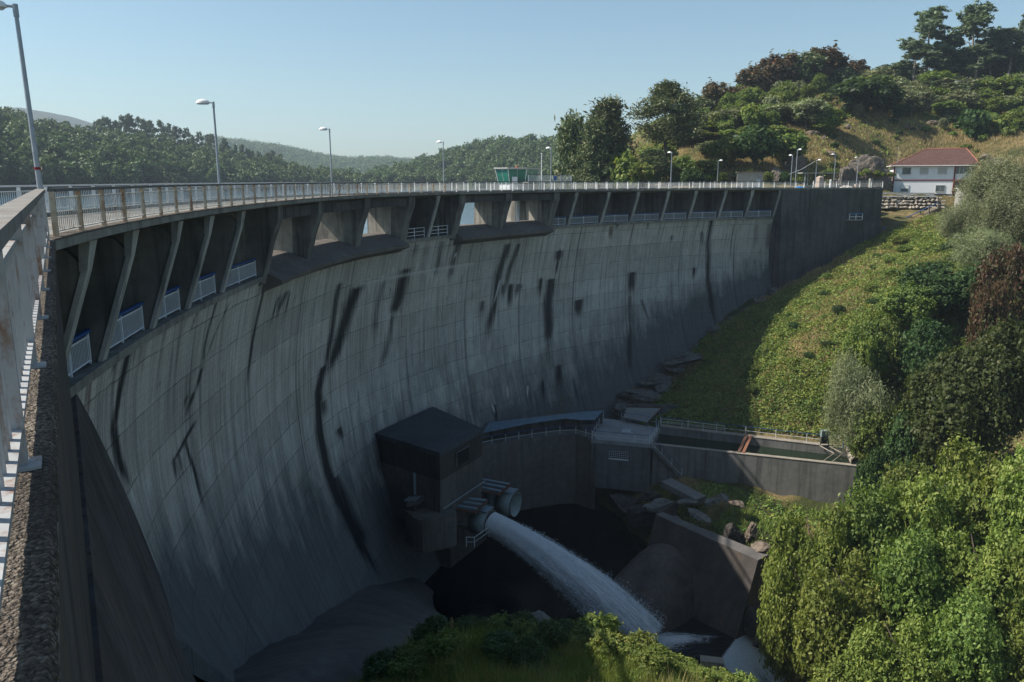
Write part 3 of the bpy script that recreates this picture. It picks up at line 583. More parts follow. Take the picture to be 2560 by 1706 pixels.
def ground_z(X, Y, detail=True):
    X = np.asarray(X, float); Y = np.asarray(Y, float)
    o, s = off_of(X, Y); a = T1(X, Y); b = T2(X, Y)
    wline = smooth(0, 12, Y - 137) * smooth(64.5, 69, X)
    up = (o < -7)
    h = a * (1 - wline) + b * wline
    h = np.where(up, np.where((Y > 128) & (X > 14), np.where(X > 24, b, np.minimum(b, -7)), -25.), h)
    h = np.where((o < -1.5) & (o >= -7) & (s < S_ARC - 1), -30., h)
    gap = (s > S_ARC - 4) & (s <= S_ARC + 1.2) & (o < .2) & (o > -9); h = np.where(gap, -30., h)
    blk = (s > S_ARC + 1.2) & (s < S_END - .3)
    h = np.where(blk & (o <= -1.2) & (o > -13), -1.75 - .1 * (o > -2), h)
    h = np.where(blk & (o > -1.2) & (o < 1.2), np.minimum(h, -18.5 + 9.5 * smooth(S_ARC, S_END, s)), h)
    h = np.where((Y < 151.6) & (X > 66.5 - (Y - 137) * .12) & (Y > 137) & (X < 97), np.minimum(h, -5.4 - .12 * (151.6 - Y)), h)
    foot = (s < 60) & (o > -3) & (o < 4) & (X < 6); h = np.where(foot, np.minimum(h, zg(s) - .5 - .75 * np.clip(o, 0, 9)), h)
    if detail:
        h = h + .25 * np.sin(X * .9 + 1.3 * np.sin(Y * .55)) * np.cos(Y * .8 + X * .3) + .12 * np.sin(X * 2.3 + Y * 1.1) * np.sin(Y * 2.9 - X)
    return h
def gz(x, y): return float(ground_z(np.array([x]), np.array([y]))[0])
def ground_material():
    n = N('hillside_ground'); p = n.pos(); a = n.noise(p, .16, 6, .6); b = n.noise(p, 1.4, 6, .65); c_ = n.noise(p, 6, 5, .6)
    c = n.mix(n.mr(a, .40, .60), (.05, .062, .022), (.27, .195, .095)); c = n.mix(n.mr(b, .4, .7, 0, .7), c, (.075, .085, .028)); c = n.mix(n.mr(c_, .5, .75, 0, .6), c, (.035, .03, .02))
    n.col(c); n.rough(.95, .1); n.bump(n.math('ADD', b, c_), .9, .25); return n.m
M_GROUND = ground_material()
xs = np.concatenate([np.arange(-34, 100, 1.0), np.arange(100, 420, 4.)]); ys = np.concatenate([np.arange(14, 200, 1.0), np.arange(200, 460, 4.)])
GX, GY = np.meshgrid(xs, ys, indexing='ij'); GZt = ground_z(GX, GY)
idx = np.arange(GX.size).reshape(GX.shape); F = np.stack([idx[:-1, :-1], idx[1:, :-1], idx[1:, 1:], idx[:-1, 1:]], -1).reshape(-1, 4)
tag(link('terrain', fast_mesh('terrain', np.stack([GX, GY, GZt], -1).reshape(-1, 3), F, M_GROUND, True)), kind='structure')
def gmesh(name, F_, m, x0, x1, y0, y1, z, kind='structure'):
    me = fast_mesh(name, np.array([(x0, y0, z), (x1, y0, z), (x1, y1, z), (x0, y1, z)], float), np.array([[0, 1, 2, 3]]), m); return tag(link(name, me), kind=kind)
# valley floor sheet reaching to the horizon, well below everything
M_FARG = plain('far_ground', (.06, .075, .035), .95, .3, .02)
gmesh('ground', None, M_FARG, -3500, 3500, -600, 3800, -60)
def water_material(name, c, rough, bump, sx, sy, spec=.5):
    n = N(name); p = n.pos(); q = n.noise(n.scaled(p, (sx, sy, 1)), 1.0, 6, .62, .6); q2 = n.noise(n.scaled(p, (sx * .22, sy * .22, 1)), 1., 3)
    n.col(c); n.rough(rough, spec); n.b.inputs['IOR'].default_value = 1.33; n.bump(n.math('ADD', q, q2), bump, .25); return n.m
M_POOL = water_material('dark_pool_water', (.0035, .005, .006), .06, .10, .9, .9)
M_RIV = water_material('river_water', (.006, .009, .011), .10, .55, 1.2, 2.0)
M_RES = water_material('reservoir_water', (.05, .10, .15), .12, .6, .5, .25)
gmesh('reservoir', None, M_RES, -1500, 300, -60, 2600, ZR)
mb = MB(); o_ = []   # the reservoir stands only upstream: cut along the crest
bpy.data.objects.remove(bpy.data.objects['reservoir'])
ss = np.linspace(0, S_ARC, 60); Lp = W(ss, np.full(60, -6.5), ZR); poly = [tuple(p) for p in Lp] + [(45, 139, ZR), (300, 200, ZR), (300, 2600, ZR), (-2200, 2600, ZR), (-2200, -60, ZR), tuple(L(-34, -6, ZR)), tuple(L(0, -6, ZR))]
bmw = bmesh.new(); bmesh.ops.triangle_fill(bmw, use_beauty=True, edges=[]) if False else None
vs = [bmw.verts.new(p) for p in poly]; fc = bmw.faces.new(vs); bmesh.ops.triangulate(bmw, faces=[fc]); bmesh.ops.recalc_face_normals(bmw, faces=bmw.faces[:])
me = bpy.data.meshes.new('reservoir'); bmw.to_mesh(me); bmw.free(); me.materials.append(M_RES); tag(link('reservoir', me), kind='structure')
for pl in me.polygons:
    if pl.normal.z < 0: me.flip_normals(); break
me = fast_mesh('pool', np.array([(17.5, 76.3, ZW), (3.5, 62, ZW), (-5., 53.5, ZW), (-24, 53.5, ZW), (-24, 106, ZW), (17.5, 106, ZW)], float), np.array([[5, 4, 3, 2, 1, 0]]), M_POOL); link('pool', me)
tag(bpy.data.objects['pool'], kind='structure')
# ------------------------------------------------------------------ valve house, jet, walkways, channel, rocks
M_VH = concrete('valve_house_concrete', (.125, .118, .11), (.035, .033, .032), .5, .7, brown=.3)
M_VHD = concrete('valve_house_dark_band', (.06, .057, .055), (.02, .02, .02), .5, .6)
M_ROOF = concrete('wet_flat_roof', (.07, .077, .09), (.022, .026, .032), .5, .1, 1.4)
M_STEEL = plain('blue_grey_steel', (.24, .30, .34), .45, .12, 3, metal=.2)
M_VALVE = plain('grey_green_valve_paint', (.27, .32, .31), .5, .15, 2, rust=.08)
M_RUST = plain('rusty_steel', (.10, .05, .035), .8, .35, 5)
M_WHITE_P = plain('thin_white_paint', (.6, .62, .62), .5, .05, 3)
M_DARKM = plain('dark_machinery', (.06, .065, .07), .5, .3, 4, metal=.3)
def P3(px, py, z): return at_z(px, py, z)
zr = -24.9
A_, B_, Cc = P3(936, 1083, zr), P3(1099, 1132, zr), P3(1208, 1072, zr); Dd = A_ + (Cc - B_) * 1.3
e1 = (Cc - B_).normalized(); e2 = Vector((e1.y, -e1.x, 0))      # e1 along the right hand face, e2 out of it
vh = thing('valve_house', B_, 'square flat roofed concrete valve house standing against the foot of the dam', 'valve house')
mb = MB(); mb.slab([A_, B_, Cc, Dd], zr - .45, zr); mb.build('roof', M_ROOF, vh)
ins = [A_ + (Cc - A_) * .012, B_ + (Dd - B_) * .015, Cc + (A_ - Cc) * .012, Dd]
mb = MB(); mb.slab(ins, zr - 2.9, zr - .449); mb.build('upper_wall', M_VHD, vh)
mb = MB(); mb.slab(ins, -33.2, zr - 2.901); mb.build('wall', M_VH, vh)
bs = [ins[0] + e1 * 4, B_ + e1 * 6 - e2 * 2.8, Cc + e1 * 5.5 - e2 * 2.8, Dd]; mb = MB(); mb.slab(bs, -44, -33.201); mb.build('base', M_VH, vh)
fr = B_ + e1 * ((Cc - B_).length * .36); w0 = fr + e2 * .05
op = MB(); op.beam((w0.x, w0.y, zr - 1.65), tuple(Vector((w0.x, w0.y, zr - 1.65)) + e1 * 2.32), .04, 1.42); op.build('window_opening', plain('dark_void', (.008, .008, .009), .9), vh)
win = MB()
for i in range(9): q = w0 + e1 * (i * .29); win.beam((q.x, q.y, zr - 2.35), (q.x, q.y, zr - .95), .03, .03, e2)
for j in range(6): z = zr - 2.35 + j * .28; a, c = w0, w0 + e1 * 2.32; win.beam((a.x, a.y, z), (c.x, c.y, z), .03, .03)
win.build('window_grille', M_WHITE_P, vh)
mb = MB(); a, c = B_ + e2 * .18 + e1 * .2, Cc + e2 * .18; mb.beam((a.x, a.y, -30.5), (c.x, c.y, -30.5), .09, .09); mb.build('pipe_rail', M_GALV, vh)
# lower valve chamber in front of the left corner
f = [P3(1012, 1274, -31.0), P3(1034, 1296, -31.0), P3(1056, 1302, -31.0), P3(1125, 1288, -31.0), P3(1141, 1282, -31.0), P3(1130, 1262, -31.0), P3(1050, 1248, -31.0)]
ch = thing('valve_chamber', f[2], 'many sided concrete chamber hanging below the left corner of the valve house', 'valve chamber')
mb = MB(); mb.slab(f, -34.3, -31.0); mb.build('wall', M_VH, ch)
g = [P3(1012, 1274, -30.98), P3(1037, 1279, -30.98), P3(1060, 1262, -30.98), P3(1046, 1248, -30.98)]; mb = MB(); mb.slab(g, -30.999, -30.2); mb.build('plinth', M_VHD, ch)
c0 = P3(1030, 1262, -30.2)
mc = thing('gate_hoist', c0, 'dark hoist machinery with two upright steel cylinders on top of the valve chamber', 'hoist')
mb = MB(); mb.box((c0.x, c0.y, -29.9), (1.5, .8, .5), .6); mb.box((c0.x + .6, c0.y + .5, -29.8), (.9, .5, .6), .2); mb.build('base_frame', M_DARKM, mc)
mb = MB(); q = P3(1038, 1236, -30.0); mb.tube([(q.x, q.y, -30.1), (q.x, q.y, -27.8)], .16, 10); mb.build('cylinder', M_STEEL, mc)
mb = MB(); mb.tube([(q.x + .42, q.y + .05, -30.1), (q.x + .42, q.y + .05, -28.1)], .05, 8); mb.build('rod', M_STEEL, mc)
mb = MB()
for i in range(4): mb.beam((c0.x - .6 + i * .3, c0.y - .5, -29.6), (c0.x - .2 + i * .3, c0.y + .3, -29.5), .06, .06)
mb.build('rail', M_GALV, mc)
# outlet pipes
def ring(mb, c, ax, r0, r1, l0, l1, seg=36):   # hollow drum
    up = Vector((0, 0, 1)); sd = ax.cross(up).normalized(); pr = [(r0, l0), (r1, l0), (r1, l1), (r0, l1)]
    G = np.array([[tuple(c + ax * l + (sd * math.cos(t) + up * math.sin(t)) * r) for r, l in pr + pr[:1]] for t in np.linspace(0, 2 * math.pi, seg + 1)]); mb.grid(G)
RIMS = [at_y(1228, 1309, 74.8), at_y(1290, 1262, 79.6)]
RIMS[1].z = RIMS[0].z
RR = 1.32
for i, c in enumerate(RIMS):
    t = thing('outlet_pipe', c, ['grey outlet pipe with a wide hood, throwing the white water jet', 'grey outlet pipe with an open empty hood behind the flowing one'][i], 'outlet pipe', 'hooded outlet pipes of the valve house')
    mb = MB(); ring(mb, c, e2, RR - .05, RR, -1.9, 0); mb.build('hood', M_VALVE, t, True)
    mb = MB(); ring(mb, c, e2, RR, RR + .05, -.06, .0); mb.build('rim', M_RUST, t)
    mb = MB(); ring(mb, c, e2, .2, 1.08, -3.2, -1.6); mb.build('barrel', M_VALVE, t, True)
    mb = MB(); ring(mb, c, e2, .1, .8, -7.5, -3.0); ring(mb, c, e2, .78, 1.0, -5.0, -4.7); mb.build('feed_pipe', M_DARKM, t, True)
    mb = MB(); up_ = Vector((0, 0, 1)); q = c - e2 * .95 + up_ * (RR + .10); mb.beam(q - e2 * .95, q + e2 * .85, 1.5, .08); mb.build('top_plate', M_STEEL, t)
    mb = MB(); q = c - e2 * 3.3 - up_ * .2; mb.beam(q - e1 * 1.2, q - e1 * 1.0 + e2 * 1.6, .12, .12); mb.build('actuator_rod', M_GALV, t)
for i, Q in enumerate([[(1144.6, 1240.6), (1218.6, 1249), (1186, 1280), (1107, 1265)], [(1205, 1196), (1277, 1209), (1246, 1234.5), (1172, 1219)]]):
    q = [P3(a, b, -31.5) for a, b in Q]; t = thing('steel_platform', q[0], ['steel beam platform over the flowing outlet pipe', 'steel beam platform over the empty outlet pipe behind'][i], 'platform', 'steel platforms above the outlet pipes')
    mb = MB(); mb.slab([q[0], q[1], q[2], q[3]], -31.72, -31.62); mb.build('plate', M_RUST, t)
    for j in (.12, .45, .8):
        mb = MB(); mb.beam(q[0].lerp(q[3], j), q[1].lerp(q[2], j), .34, .22); mb.build('beam', M_STEEL, t)
    mb = MB(); mb.beam(q[1] - Vector((0, 0, .1)), q[2] - Vector((0, 0, .1)), .14, .3); mb.build('edge_beam', M_RUST, t)
def bar_rail(pts, label, h=1.0, every=2.0, bars=(.5,), m=None, mtop=None, group='thin pipe railings at the foot of the dam', pr=.03, br=.022, cat='railing', posts=True):
    m = m or M_WHITE_P; mtop = mtop or M_BLUE
    pts = [Vector(p) for p in pts]; t = thing('pipe_railing', pts[0], label, cat, group); up_ = Vector((0, 0, 1))
    for i in range(len(pts) - 1):
        a, c = pts[i], pts[i + 1]; n_ = max(1, round((c - a).length / every))
        for j in range(n_ + (1 if i == len(pts) - 2 else 0)):
            p = a.lerp(c, j / n_); mb = MB(); mb.tube([p, p + up_ * h], pr, 6); mb.build('post', m, t)
    for z in bars: mb = MB(); mb.tube([p + up_ * z for p in pts], br, 6); mb.build('rail', m, t)
    mb = MB(); mb.tube([p + up_ * h for p in pts], br * 1.3, 6); mb.build('handrail', mtop, t); return t
q = [P3(1166, 1361, -34.4), P3(1186, 1362, -34.4), P3(1222, 1336, -34.4)]
bar_rail([p - Vector((0, 0, .25)) for p in q], 'small white railing under the flowing outlet pipe', 1.0, 2, (.5,), M_WHITE_P, M_WHITE_P)
mb = MB(); b1, b2 = q[1] - Vector((0, 0, .4)), q[2] - Vector((0, 0, .4)); 
# apron wall with the walkway along the foot of the dam
zp = -31.0
front = [P3(1150, 1130, zp + .2), P3(1230, 1112, zp), P3(1330, 1096, zp), P3(1400, 1087, zp), P3(1440, 1086, zp), P3(1490, 1099, zp)]
back = [face_pt for face_pt in []]
ap = thing('apron_wall', front[3], 'curved concrete apron wall carrying the walkway along the foot of the dam', 'wall')
mb = MB(); G = []
for i, p in enumerate(front):
    low = Vector((p.x, p.y, -45)) + Vector((.0, -.6, 0)); bk = p + Vector((-4.0, 16, 0)); G.append([tuple(low), tuple(p), tuple(bk)])
mb.grid(np.array(G)); mb.build('wall', concrete('apron_concrete', (.15, .14, .128), (.05, .048, .045), .45, .5, brown=.35), ap)
bar_rail([p + Vector((0, .25, .02)) for p in front], 'long white railing with a blue top bar along the curved apron walkway', 1.0, 1.9, (.45,))
rf = [P3(1207, 1078, -29.0), P3(1206, 1060, -28.3), P3(1512, 1024, -28.3), P3(1490, 1050, -28.9)]
cn = thing('walkway_canopy', rf[0], 'long low blue grey sheet roof over the walkway at the dam foot', 'canopy')
lowL = [P3(1207, 1082, -29.45), P3(1320, 1059, -29.45), P3(1413, 1046, -29.45), P3(1450, 1050, -29.45), P3(1487, 1049.5, -29.45)]
upL = [P3(1222, 1056, -29.25), P3(1330, 1044, -29.25), P3(1420, 1034, -29.25), P3(1460, 1029, -29.25), P3(1507, 1027, -29.25)]
mb = MB()
for i in range(4):
    a, b, c, d = lowL[i], lowL[i + 1], upL[i + 1], upL[i]; z_ = Vector((0, 0, -.07)); mb.hexa([a + z_, b + z_, c + z_, d + z_, a, b, c, d])
mb.build('roof', plain('blue_grey_sheet', (.13, .19, .25), .45, .2, 1.2), cn)
for p in [lowL[1], lowL[2], lowL[3], lowL[4]]:
    mb = MB(); mb.tube([Vector((p.x, p.y + .1, zp)), Vector((p.x, p.y + .1, p.z - .05))], .06, 6); mb.build('post', M_RUST, cn)
mb = MB()
for i in range(4): a, c = upL[i], upL[i + 1]; mb.poly([(a.x, a.y, zp), (c.x, c.y, zp), tuple(c), tuple(a)])
mb.build('back_wall', M_DARKC, cn)
# platform building
pl = [P3(1478, 1098, zp), P3(1628, 1111, zp), P3(1650, 1071, zp), P3(1560, 1052, zp), P3(1508, 1046, zp)]
pf = thing('platform_house', pl[0], 'concrete platform block with a barred window beside the apron walkway', 'platform building')
mb = MB(); mb.slab(pl, zp - .5, zp); mb.build('roof_slab', concrete('platform_top', (.30, .30, .30), (.10, .10, .105), .5, .05, 1.5), pf)
pin = [p + (pl[3] - p) * .012 for p in pl]; mb = MB(); mb.slab(pin, -37.2, zp - .501); mb.build('wall', concrete('platform_wall', (.17, .17, .168), (.06, .06, .062), .45, .6), pf)
a, c = P3(1531, 1130, zp - 1.7), P3(1573, 1135, zp - 1.7); dr_ = (pl[1] - pl[0]).normalized(); nn = Vector((dr_.y, -dr_.x, 0)); w0 = pl[0] + dr_ * 2.2 + nn * .02
mb = MB(); a = w0 + nn * -.06; mb.beam((a.x, a.y, zp - 1.75), tuple(Vector((a.x, a.y, zp - 1.75)) + dr_ * 2.3), .10, .9); mb.build('window_opening', plain('black_opening', (.006, .006, .007), .9), pf)
mb = MB()
for i in range(10): q_ = w0 + dr_ * (.05 + i * .245); mb.beam((q_.x, q_.y, zp - 2.2), (q_.x, q_.y, zp - 1.3), .035, .035, nn)
for j in range(5): z = zp - 2.2 + j * .225; mb.beam((w0.x, w0.y, z), tuple(Vector((w0.x, w0.y, z)) + dr_ * 2.3), .035, .035)
mb.build('window_grille', M_WHITE_P, pf)
mb = MB(); mb.beam((w0.x, w0.y, zp - 2.3), tuple(Vector((w0.x, w0.y, zp - 2.3)) + dr_ * 2.4), .14, .12); mb.build('window_sill', M_WHITE_P, pf)
mb = MB(); q = [P3(1556, 1072, zp + .01), P3(1578, 1074, zp + .01), P3(1576, 1083, zp + .01), P3(1553, 1081, zp + .01)]; mb.slab(q, zp + .004, zp + .03); mb.build('hatch', plain('hatch_cover', (.36, .38, .40), .5, .1, 2), pf)
# small lean-to with a sloping concrete roof
bx = [P3(1559, 1044, zp), P3(1624, 1056, zp), P3(1655, 1026, zp), P3(1572, 1016, zp)]
rfz = [zp + .5, zp + .6, zp + 2.6, zp + 2.6]
lt = thing('sloping_shelter', bx[0], 'low shelter with a slightly sloping concrete roof edged in rusty metal behind the platform', 'shelter')
rp = [at_z(1558, 1043, zp + .7), at_z(1621, 1055, zp + .7), at_z(1654, 1021, zp + 1.0), at_z(1568, 1019, zp + 1.0)]
mb = MB(); z_ = Vector((0, 0, -.14)); mb.hexa([p + z_ for p in rp] + rp); mb.build('roof', concrete('shelter_roof', (.25, .25, .25), (.08, .08, .085), .4, .05, 2), lt)
mb = MB(); mb.beam(rp[3] + Vector((0, .05, .05)), rp[2] + Vector((0, .05, .05)), .1, .16); mb.beam(rp[2], rp[1], .1, .16); mb.build('edge_trim', M_RUST, lt)
mb = MB(); mb.tube([Vector((rp[2].x - .2, rp[2].y, zp)), rp[2] - Vector((.2, 0, .1))], .05, 6); mb.tube([Vector((rp[1].x - .1, rp[1].y + .1, zp)), rp[1] - Vector((.1, -.1, .1))], .05, 6); mb.build('post', M_STEEL, lt)
kw = [P3(1570, 1013, zp + 2.3), P3(1712, 1014, zp + 2.3)]
pw = thing('portal_wall', kw[0], 'dark concrete wall with an arched doorway behind the sloping shelter', 'wall')
mb = MB(); kx0, kx1 = ray(1568, 1014)[0] * 106, ray(1714, 1014)[0] * 106; mb.beam((kx0, 106, -32.6), (kx1, 106, -32.6), .8, 4.2); mb.build('wall', M_DARKC, pw)
q = P3(1664, 1042, zp + 1); dpt = 105.5
mb = MB(); dx = ray(1665, 1040)[0] * dpt; arch = [(dx - .6, dpt, zp - 2.3), (dx + .6, dpt, zp - 2.3)] + [(dx + .6 * math.cos(t), dpt, zp - .2 + .6 * math.sin(t)) for t in np.linspace(0, math.pi, 10)]
mb.prism(arch, [(x, y + .1, z) for x, y, z in arch]); mb.build('door', plain('grey_door', (.11, .12, .13), .6, .1, 2), pw)
bar_rail([pl[0] + Vector((.2, .2, 0)), pl[1] + Vector((-.2, .2, 0))], 'thin railing along the front edge of the platform block', 1.0, 1.9, (.45,), M_WHITE_P, M_BLUE)
bar_rail([pl[0] + Vector((.1, .3, 0)), pl[4] + Vector((0, 0, 0))], 'white railing with blue top climbing beside the end of the canopy', 1.1, 1.6, (.5,))
bar_rail([P3(1554, 1050, zp), P3(1592, 1055, zp), P3(1640, 1064, zp)], 'white railing across the middle of the platform before the sloping shelter', 1.0, 2.2, (.45,))
bar_rail([pl[1] + Vector((-.1, .4, 0)), pl[2] + Vector((-.2, 0, 0))], 'railing at the head of the channel beside the platform corner', 1.1, 1.4, (.5,))
# channel (long open tank)
zt = -31.15
f0, f1 = P3(1632, 1112, zt), P3(2146, 1167, zt); k0, k1 = P3(1649, 1067, zt), P3(2128, 1123, zt)
cn_ = thing('water_channel', f0, 'long open concrete water tank with a walkway wall, beside the platform block', 'water channel')
M_CHW = concrete('channel_concrete', (.23, .225, .215), (.05, .05, .05), .5, .8, boards=2.6, brown=.2); M_CHT = concrete('channel_top', (.30, .27, .23), (.09, .08, .07), .4, .05, 2, brown=.4)
mb = MB(); mb.hexa([f0 + Vector((0, 0, -8)), f1 + Vector((0, 0, -9)), f1 + Vector((.2, .55, -9)), f0 + Vector((.2, .55, -8)), f0, f1, f1 + Vector((.2, .55, 0)), f0 + Vector((.2, .55, 0))]); mb.build('front_wall', M_CHW, cn_)
def ledge(a, b, w, h, m, name, lift=.004):
    mb = MB(); d = (b - a).normalized(); n_ = Vector((-d.y, d.x, 0)); u_ = Vector((0, 0, 1)); a = a + u_ * lift; b = b + u_ * lift
    mb.hexa([a - n_ * .04, b - n_ * .04, b + n_ * w, a + n_ * w, a - n_ * .04 + u_ * h, b - n_ * .04 + u_ * h, b + n_ * w + u_ * h, a + n_ * w + u_ * h]); return mb.build(name, m, cn_)
ledge(f0, f1, .6, .06, M_CHT, 'coping'); ledge(k0, k1, 1.0, .06, M_CHT, 'coping')
mb = MB(); mb.hexa([k0 + Vector((0, 0, -6)), k1 + Vector((0, 0, -6)), k1 + Vector((.3, 1.0, -6)), k0 + Vector((.3, 1.0, -6)), k0, k1, k1 + Vector((.3, 1., 0)), k0 + Vector((.3, 1., 0))]); mb.build('back_wall', M_CHW, cn_)
mb = MB(); a, c = f1, k1; mb.hexa([a + Vector((-.3, 0, -8)), a + Vector((.2, 0, -8)), c + Vector((.2, 0, -8)), c + Vector((-.3, 0, -8)), a + Vector((-.3, 0, -.3)), a + Vector((.2, 0, -.3)), c + Vector((.2, 0, -.3)), c + Vector((-.3, 0, -.3))]); mb.build('end_wall', M_CHW, cn_)
me = fast_mesh('channel_water', np.array([tuple(p - Vector((0, 0, 1.0))) for p in (f0, f1, k1 + Vector((0, .1, 0)), k0 + Vector((0, .1, 0)))]), np.array([[0, 1, 2, 3]]), water_material('channel_water', (.012, .022, .012), .05, .05, .5, .5)); tag(link('channel_water', me), kind='structure')
for i, (px, m_) in enumerate([(1868, M_RUST), (1880, plain('orange_beam', (.22, .10, .06), .7, .2, 4))]):
    t_ = (px - 1632) / (2146 - 1632); a = f0.lerp(f1, t_ * .96) + Vector((0, .3, .1)); c = k0.lerp(k1, t_ + .02) + Vector((0, .3, .1)); mb = MB(); mb.beam(a, c, .32, .14)
    tag(mb.build('cross_beam', m_, origin=tuple(a)), ['rust brown beam laid across the water channel', 'orange beam laid across the water channel beside the rust brown one'][i], 'beam', 'beams across the channel')
bar_rail([k0 + Vector((.2, .7, .05)), k0.lerp(k1, .95) + Vector((0, .75, .05))], 'blue topped railing along the back wall of the water channel', 1.05, 3.3, (.5,), M_WHITE_P, M_BLUE, pr=.04)
bar_rail([k0 + Vector((.2, .1, .05)), k0.lerp(k1, .36) + Vector((0, .1, .05))], 'second pale railing over the shaded end of the channel', 1.0, 2.5, (.5,), M_WHITE_P, M_WHITE_P)
g0 = k0.lerp(k1, .87)
gt = thing('sluice_gate', g0, 'grey control box on two legs over the channel near the pipe', 'sluice gate')
mb = MB(); bb = at_y(2062, 1098, g0.y); bt = at_y(2063, 1089, g0.y); hb = .68
mb.box((bb.x, bb.y, g0.z + 1.55), (1.0, .5, .75)); mb.build('control_box', plain('box_grey_green', (.19, .25, .26), .5, .1, 2), gt)
mb = MB(); mb.box((bb.x, bb.y - .02, g0.z + .75), (.95, .35, .85)); mb.build('gate_leaf', plain('dark_green_panel', (.035, .04, .035), .6, .2, 2), gt)
for px in (2050, 2069):
    a = at_y(px, 1110, g0.y); x = bb.x + (-.5 if px == 2050 else .5); e = f0.lerp(f1, .84 if px == 2050 else .88)
    mb = MB(); mb.tube([(x, bb.y, g0.z + 1.2), (x, bb.y, g0.z), (x + .5, bb.y - 3., g0.z + .1), tuple(e + Vector((0, .3, 0)))], .07, 6); mb.build('leg', M_CHT, gt)
pa, pb = P3(2126, 1126, zt + .9), P3(2139, 1153, zt + .4); pipe = thing('concrete_pipe', pa, 'short grey concrete pipe lying at the end of the water channel', 'pipe')
mb = MB(); ax = (pb - pa).normalized(); ring(mb, pa - ax * .2, ax, .48, .62, 0, (pb - pa).length + .4, 20); mb.build('barrel', concrete('old_pipe', (.42, .37, .32), (.12, .10, .09), .5, .1, 4), pipe, True)
mb = MB(); ring(mb, pa - ax * .2, ax, .0, .47, .3, .4, 20); mb.build('bore', plain('pipe_bore', (.01, .01, .01), .9), pipe)
mb = MB(); a = k1 + Vector((-.8, .4, 0)); mb.tube([a, a + Vector((0, 0, 1.7))], .06, 6); tag(mb.build('marker_post', plain('bright_blue_post', (.03, .16, .50), .5), origin=tuple(a)), 'bright blue and white post at the end of the channel railing', 'post')
# stairs railing down the channel wall
bar_rail([at_y(1630, 1112, f0.y - .9), at_y(1704, 1190, f0.y - 1.3)], 'slanting stair railing down the front wall of the channel', .95, 1.9, (.1,), M_WHITE_P, M_BLUE)
mb = MB(); a, b = at_y(1631, 1114, f0.y - .55), at_y(1704, 1194, f0.y - 1.1)
for i in range(16):
    p = a.lerp(b, (i + .5) / 16); mb.box((p.x, p.y, p.z - .1), (.36, .9, .12), -.37)
tag(mb.build('stair_flight', M_CHW, origin=tuple(a)), 'narrow concrete stair flight against the channel front wall', 'stairs')
vb = at_z(1628, 1200, -36.0)
for i, (dx, h) in enumerate([(0, .9), (1.7, .45)]):
    t = thing('blue_valve', vb + Vector((dx, .3 * i, 0)), ['tall bright blue valve at the corner of the platform wall', 'small bright blue valve right of the tall one'][i], 'valve', 'blue valves by the platform')
    mb = MB(); p = vb + Vector((dx, .3 * i, 0)); mb.tube([p - Vector((0, 0, .6)), p + Vector((0, 0, h * .45))], .22, 10); mb.tube([p + Vector((0, 0, h * .45)), p + Vector((0, 0, h * .55)), ], .28, 10); mb.build('body', plain('valve_blue', (.03, .20, .55), .4), t)
    mb = MB(); mb.tube([p + Vector((0, 0, h * .72)), p + Vector((0, 0, h * .95))], .30, 10); mb.build('cap', bpy.data.materials['valve_blue'], t)
# ------------------------------------------------------------------ stilling wall, sill, rocks, plinth, jet
M_WETC = concrete('wet_dark_concrete', (.085, .075, .07), (.022, .02, .02), .6, .5, brown=.4, bump=.6)
M_ROCK = None
def rock_material(name, a, b, lich=(.2, .19, .17)):
    n = N(name); p = n.pos(); q = n.noise(p, .9, 8, .68, .8); r_ = n.noise(p, 5, 6, .65); v = n.n('TexVoronoi', feature='DISTANCE_TO_EDGE'); v.inputs['Scale'].default_value = .7; n.l(n.scaled(p, (1, 1, 1.8)), v.inputs['Vector'])
    c = n.mix(n.mr(q, .3, .7), a, b); c = n.mix(n.mr(r_, .55, .75, 0, .7), c, lich); c = n.mix(n.mr(v.outputs['Distance'], 0, .05, .6, 0), c, (.02, .02, .02)); n.col(c); n.rough(.9, .2); n.bump(n.math('ADD', q, n.math('MULTIPLY', r_, .5)), .9, .3); return n.m
M_ROCK = rock_material('grey_rock', (.10, .095, .09), (.24, .23, .21)); M_ROCKD = rock_material('dark_wet_rock', (.03, .028, .027), (.08, .072, .066), (.11, .10, .095)); M_ROCKB = rock_material('brown_rock', (.12, .095, .075), (.24, .19, .15))
from mathutils import noise as mnoise
def rock_mesh(name, seed, m, flat=.6, blocky=.5, lv=4):
    bm = bmesh.new(); bmesh.ops.create_icosphere(bm, subdivisions=lv, radius=1); rg = np.random.default_rng(seed)
    pl = [(Vector(rg.normal(size=3)).normalized(), rg.uniform(.5, .88)) for _ in range(int(11 + blocky * 12))]; sh = Vector(rg.uniform(0, 40, 3))
    for v in bm.verts:
        p = v.co.copy(); w = mnoise.noise_vector(p * 1.3 + sh) * .16; p += w
        for n_, d in pl:
            e = p.dot(n_) - d
            if e > 0: p -= n_ * e
        q = v.co * 2.2 + sh; p *= 1 + .16 * mnoise.fractal(q, .9, 2.1, 5) - .10 * max(0., .12 - abs(mnoise.noise(v.co * 1.6 + sh * .5))) / .12
        p.z *= flat; v.co = p
    me = bpy.data.meshes.new(name); bm.to_mesh(me); bm.free(); me.materials.append(m); return me
_rocks = [rock_mesh('rock', i, M_ROCK) for i in range(5)] + [rock_mesh('rock', 20 + i, M_ROCKB) for i in range(3)] + [rock_mesh('rock', 30 + i, M_ROCKD) for i in range(3)]
def rock(p, sc, rot, k_, label, group=None, cat='rock', name='rock'): return tag(link(name, _rocks[k_], None, p, rot, sc), label, cat, group)
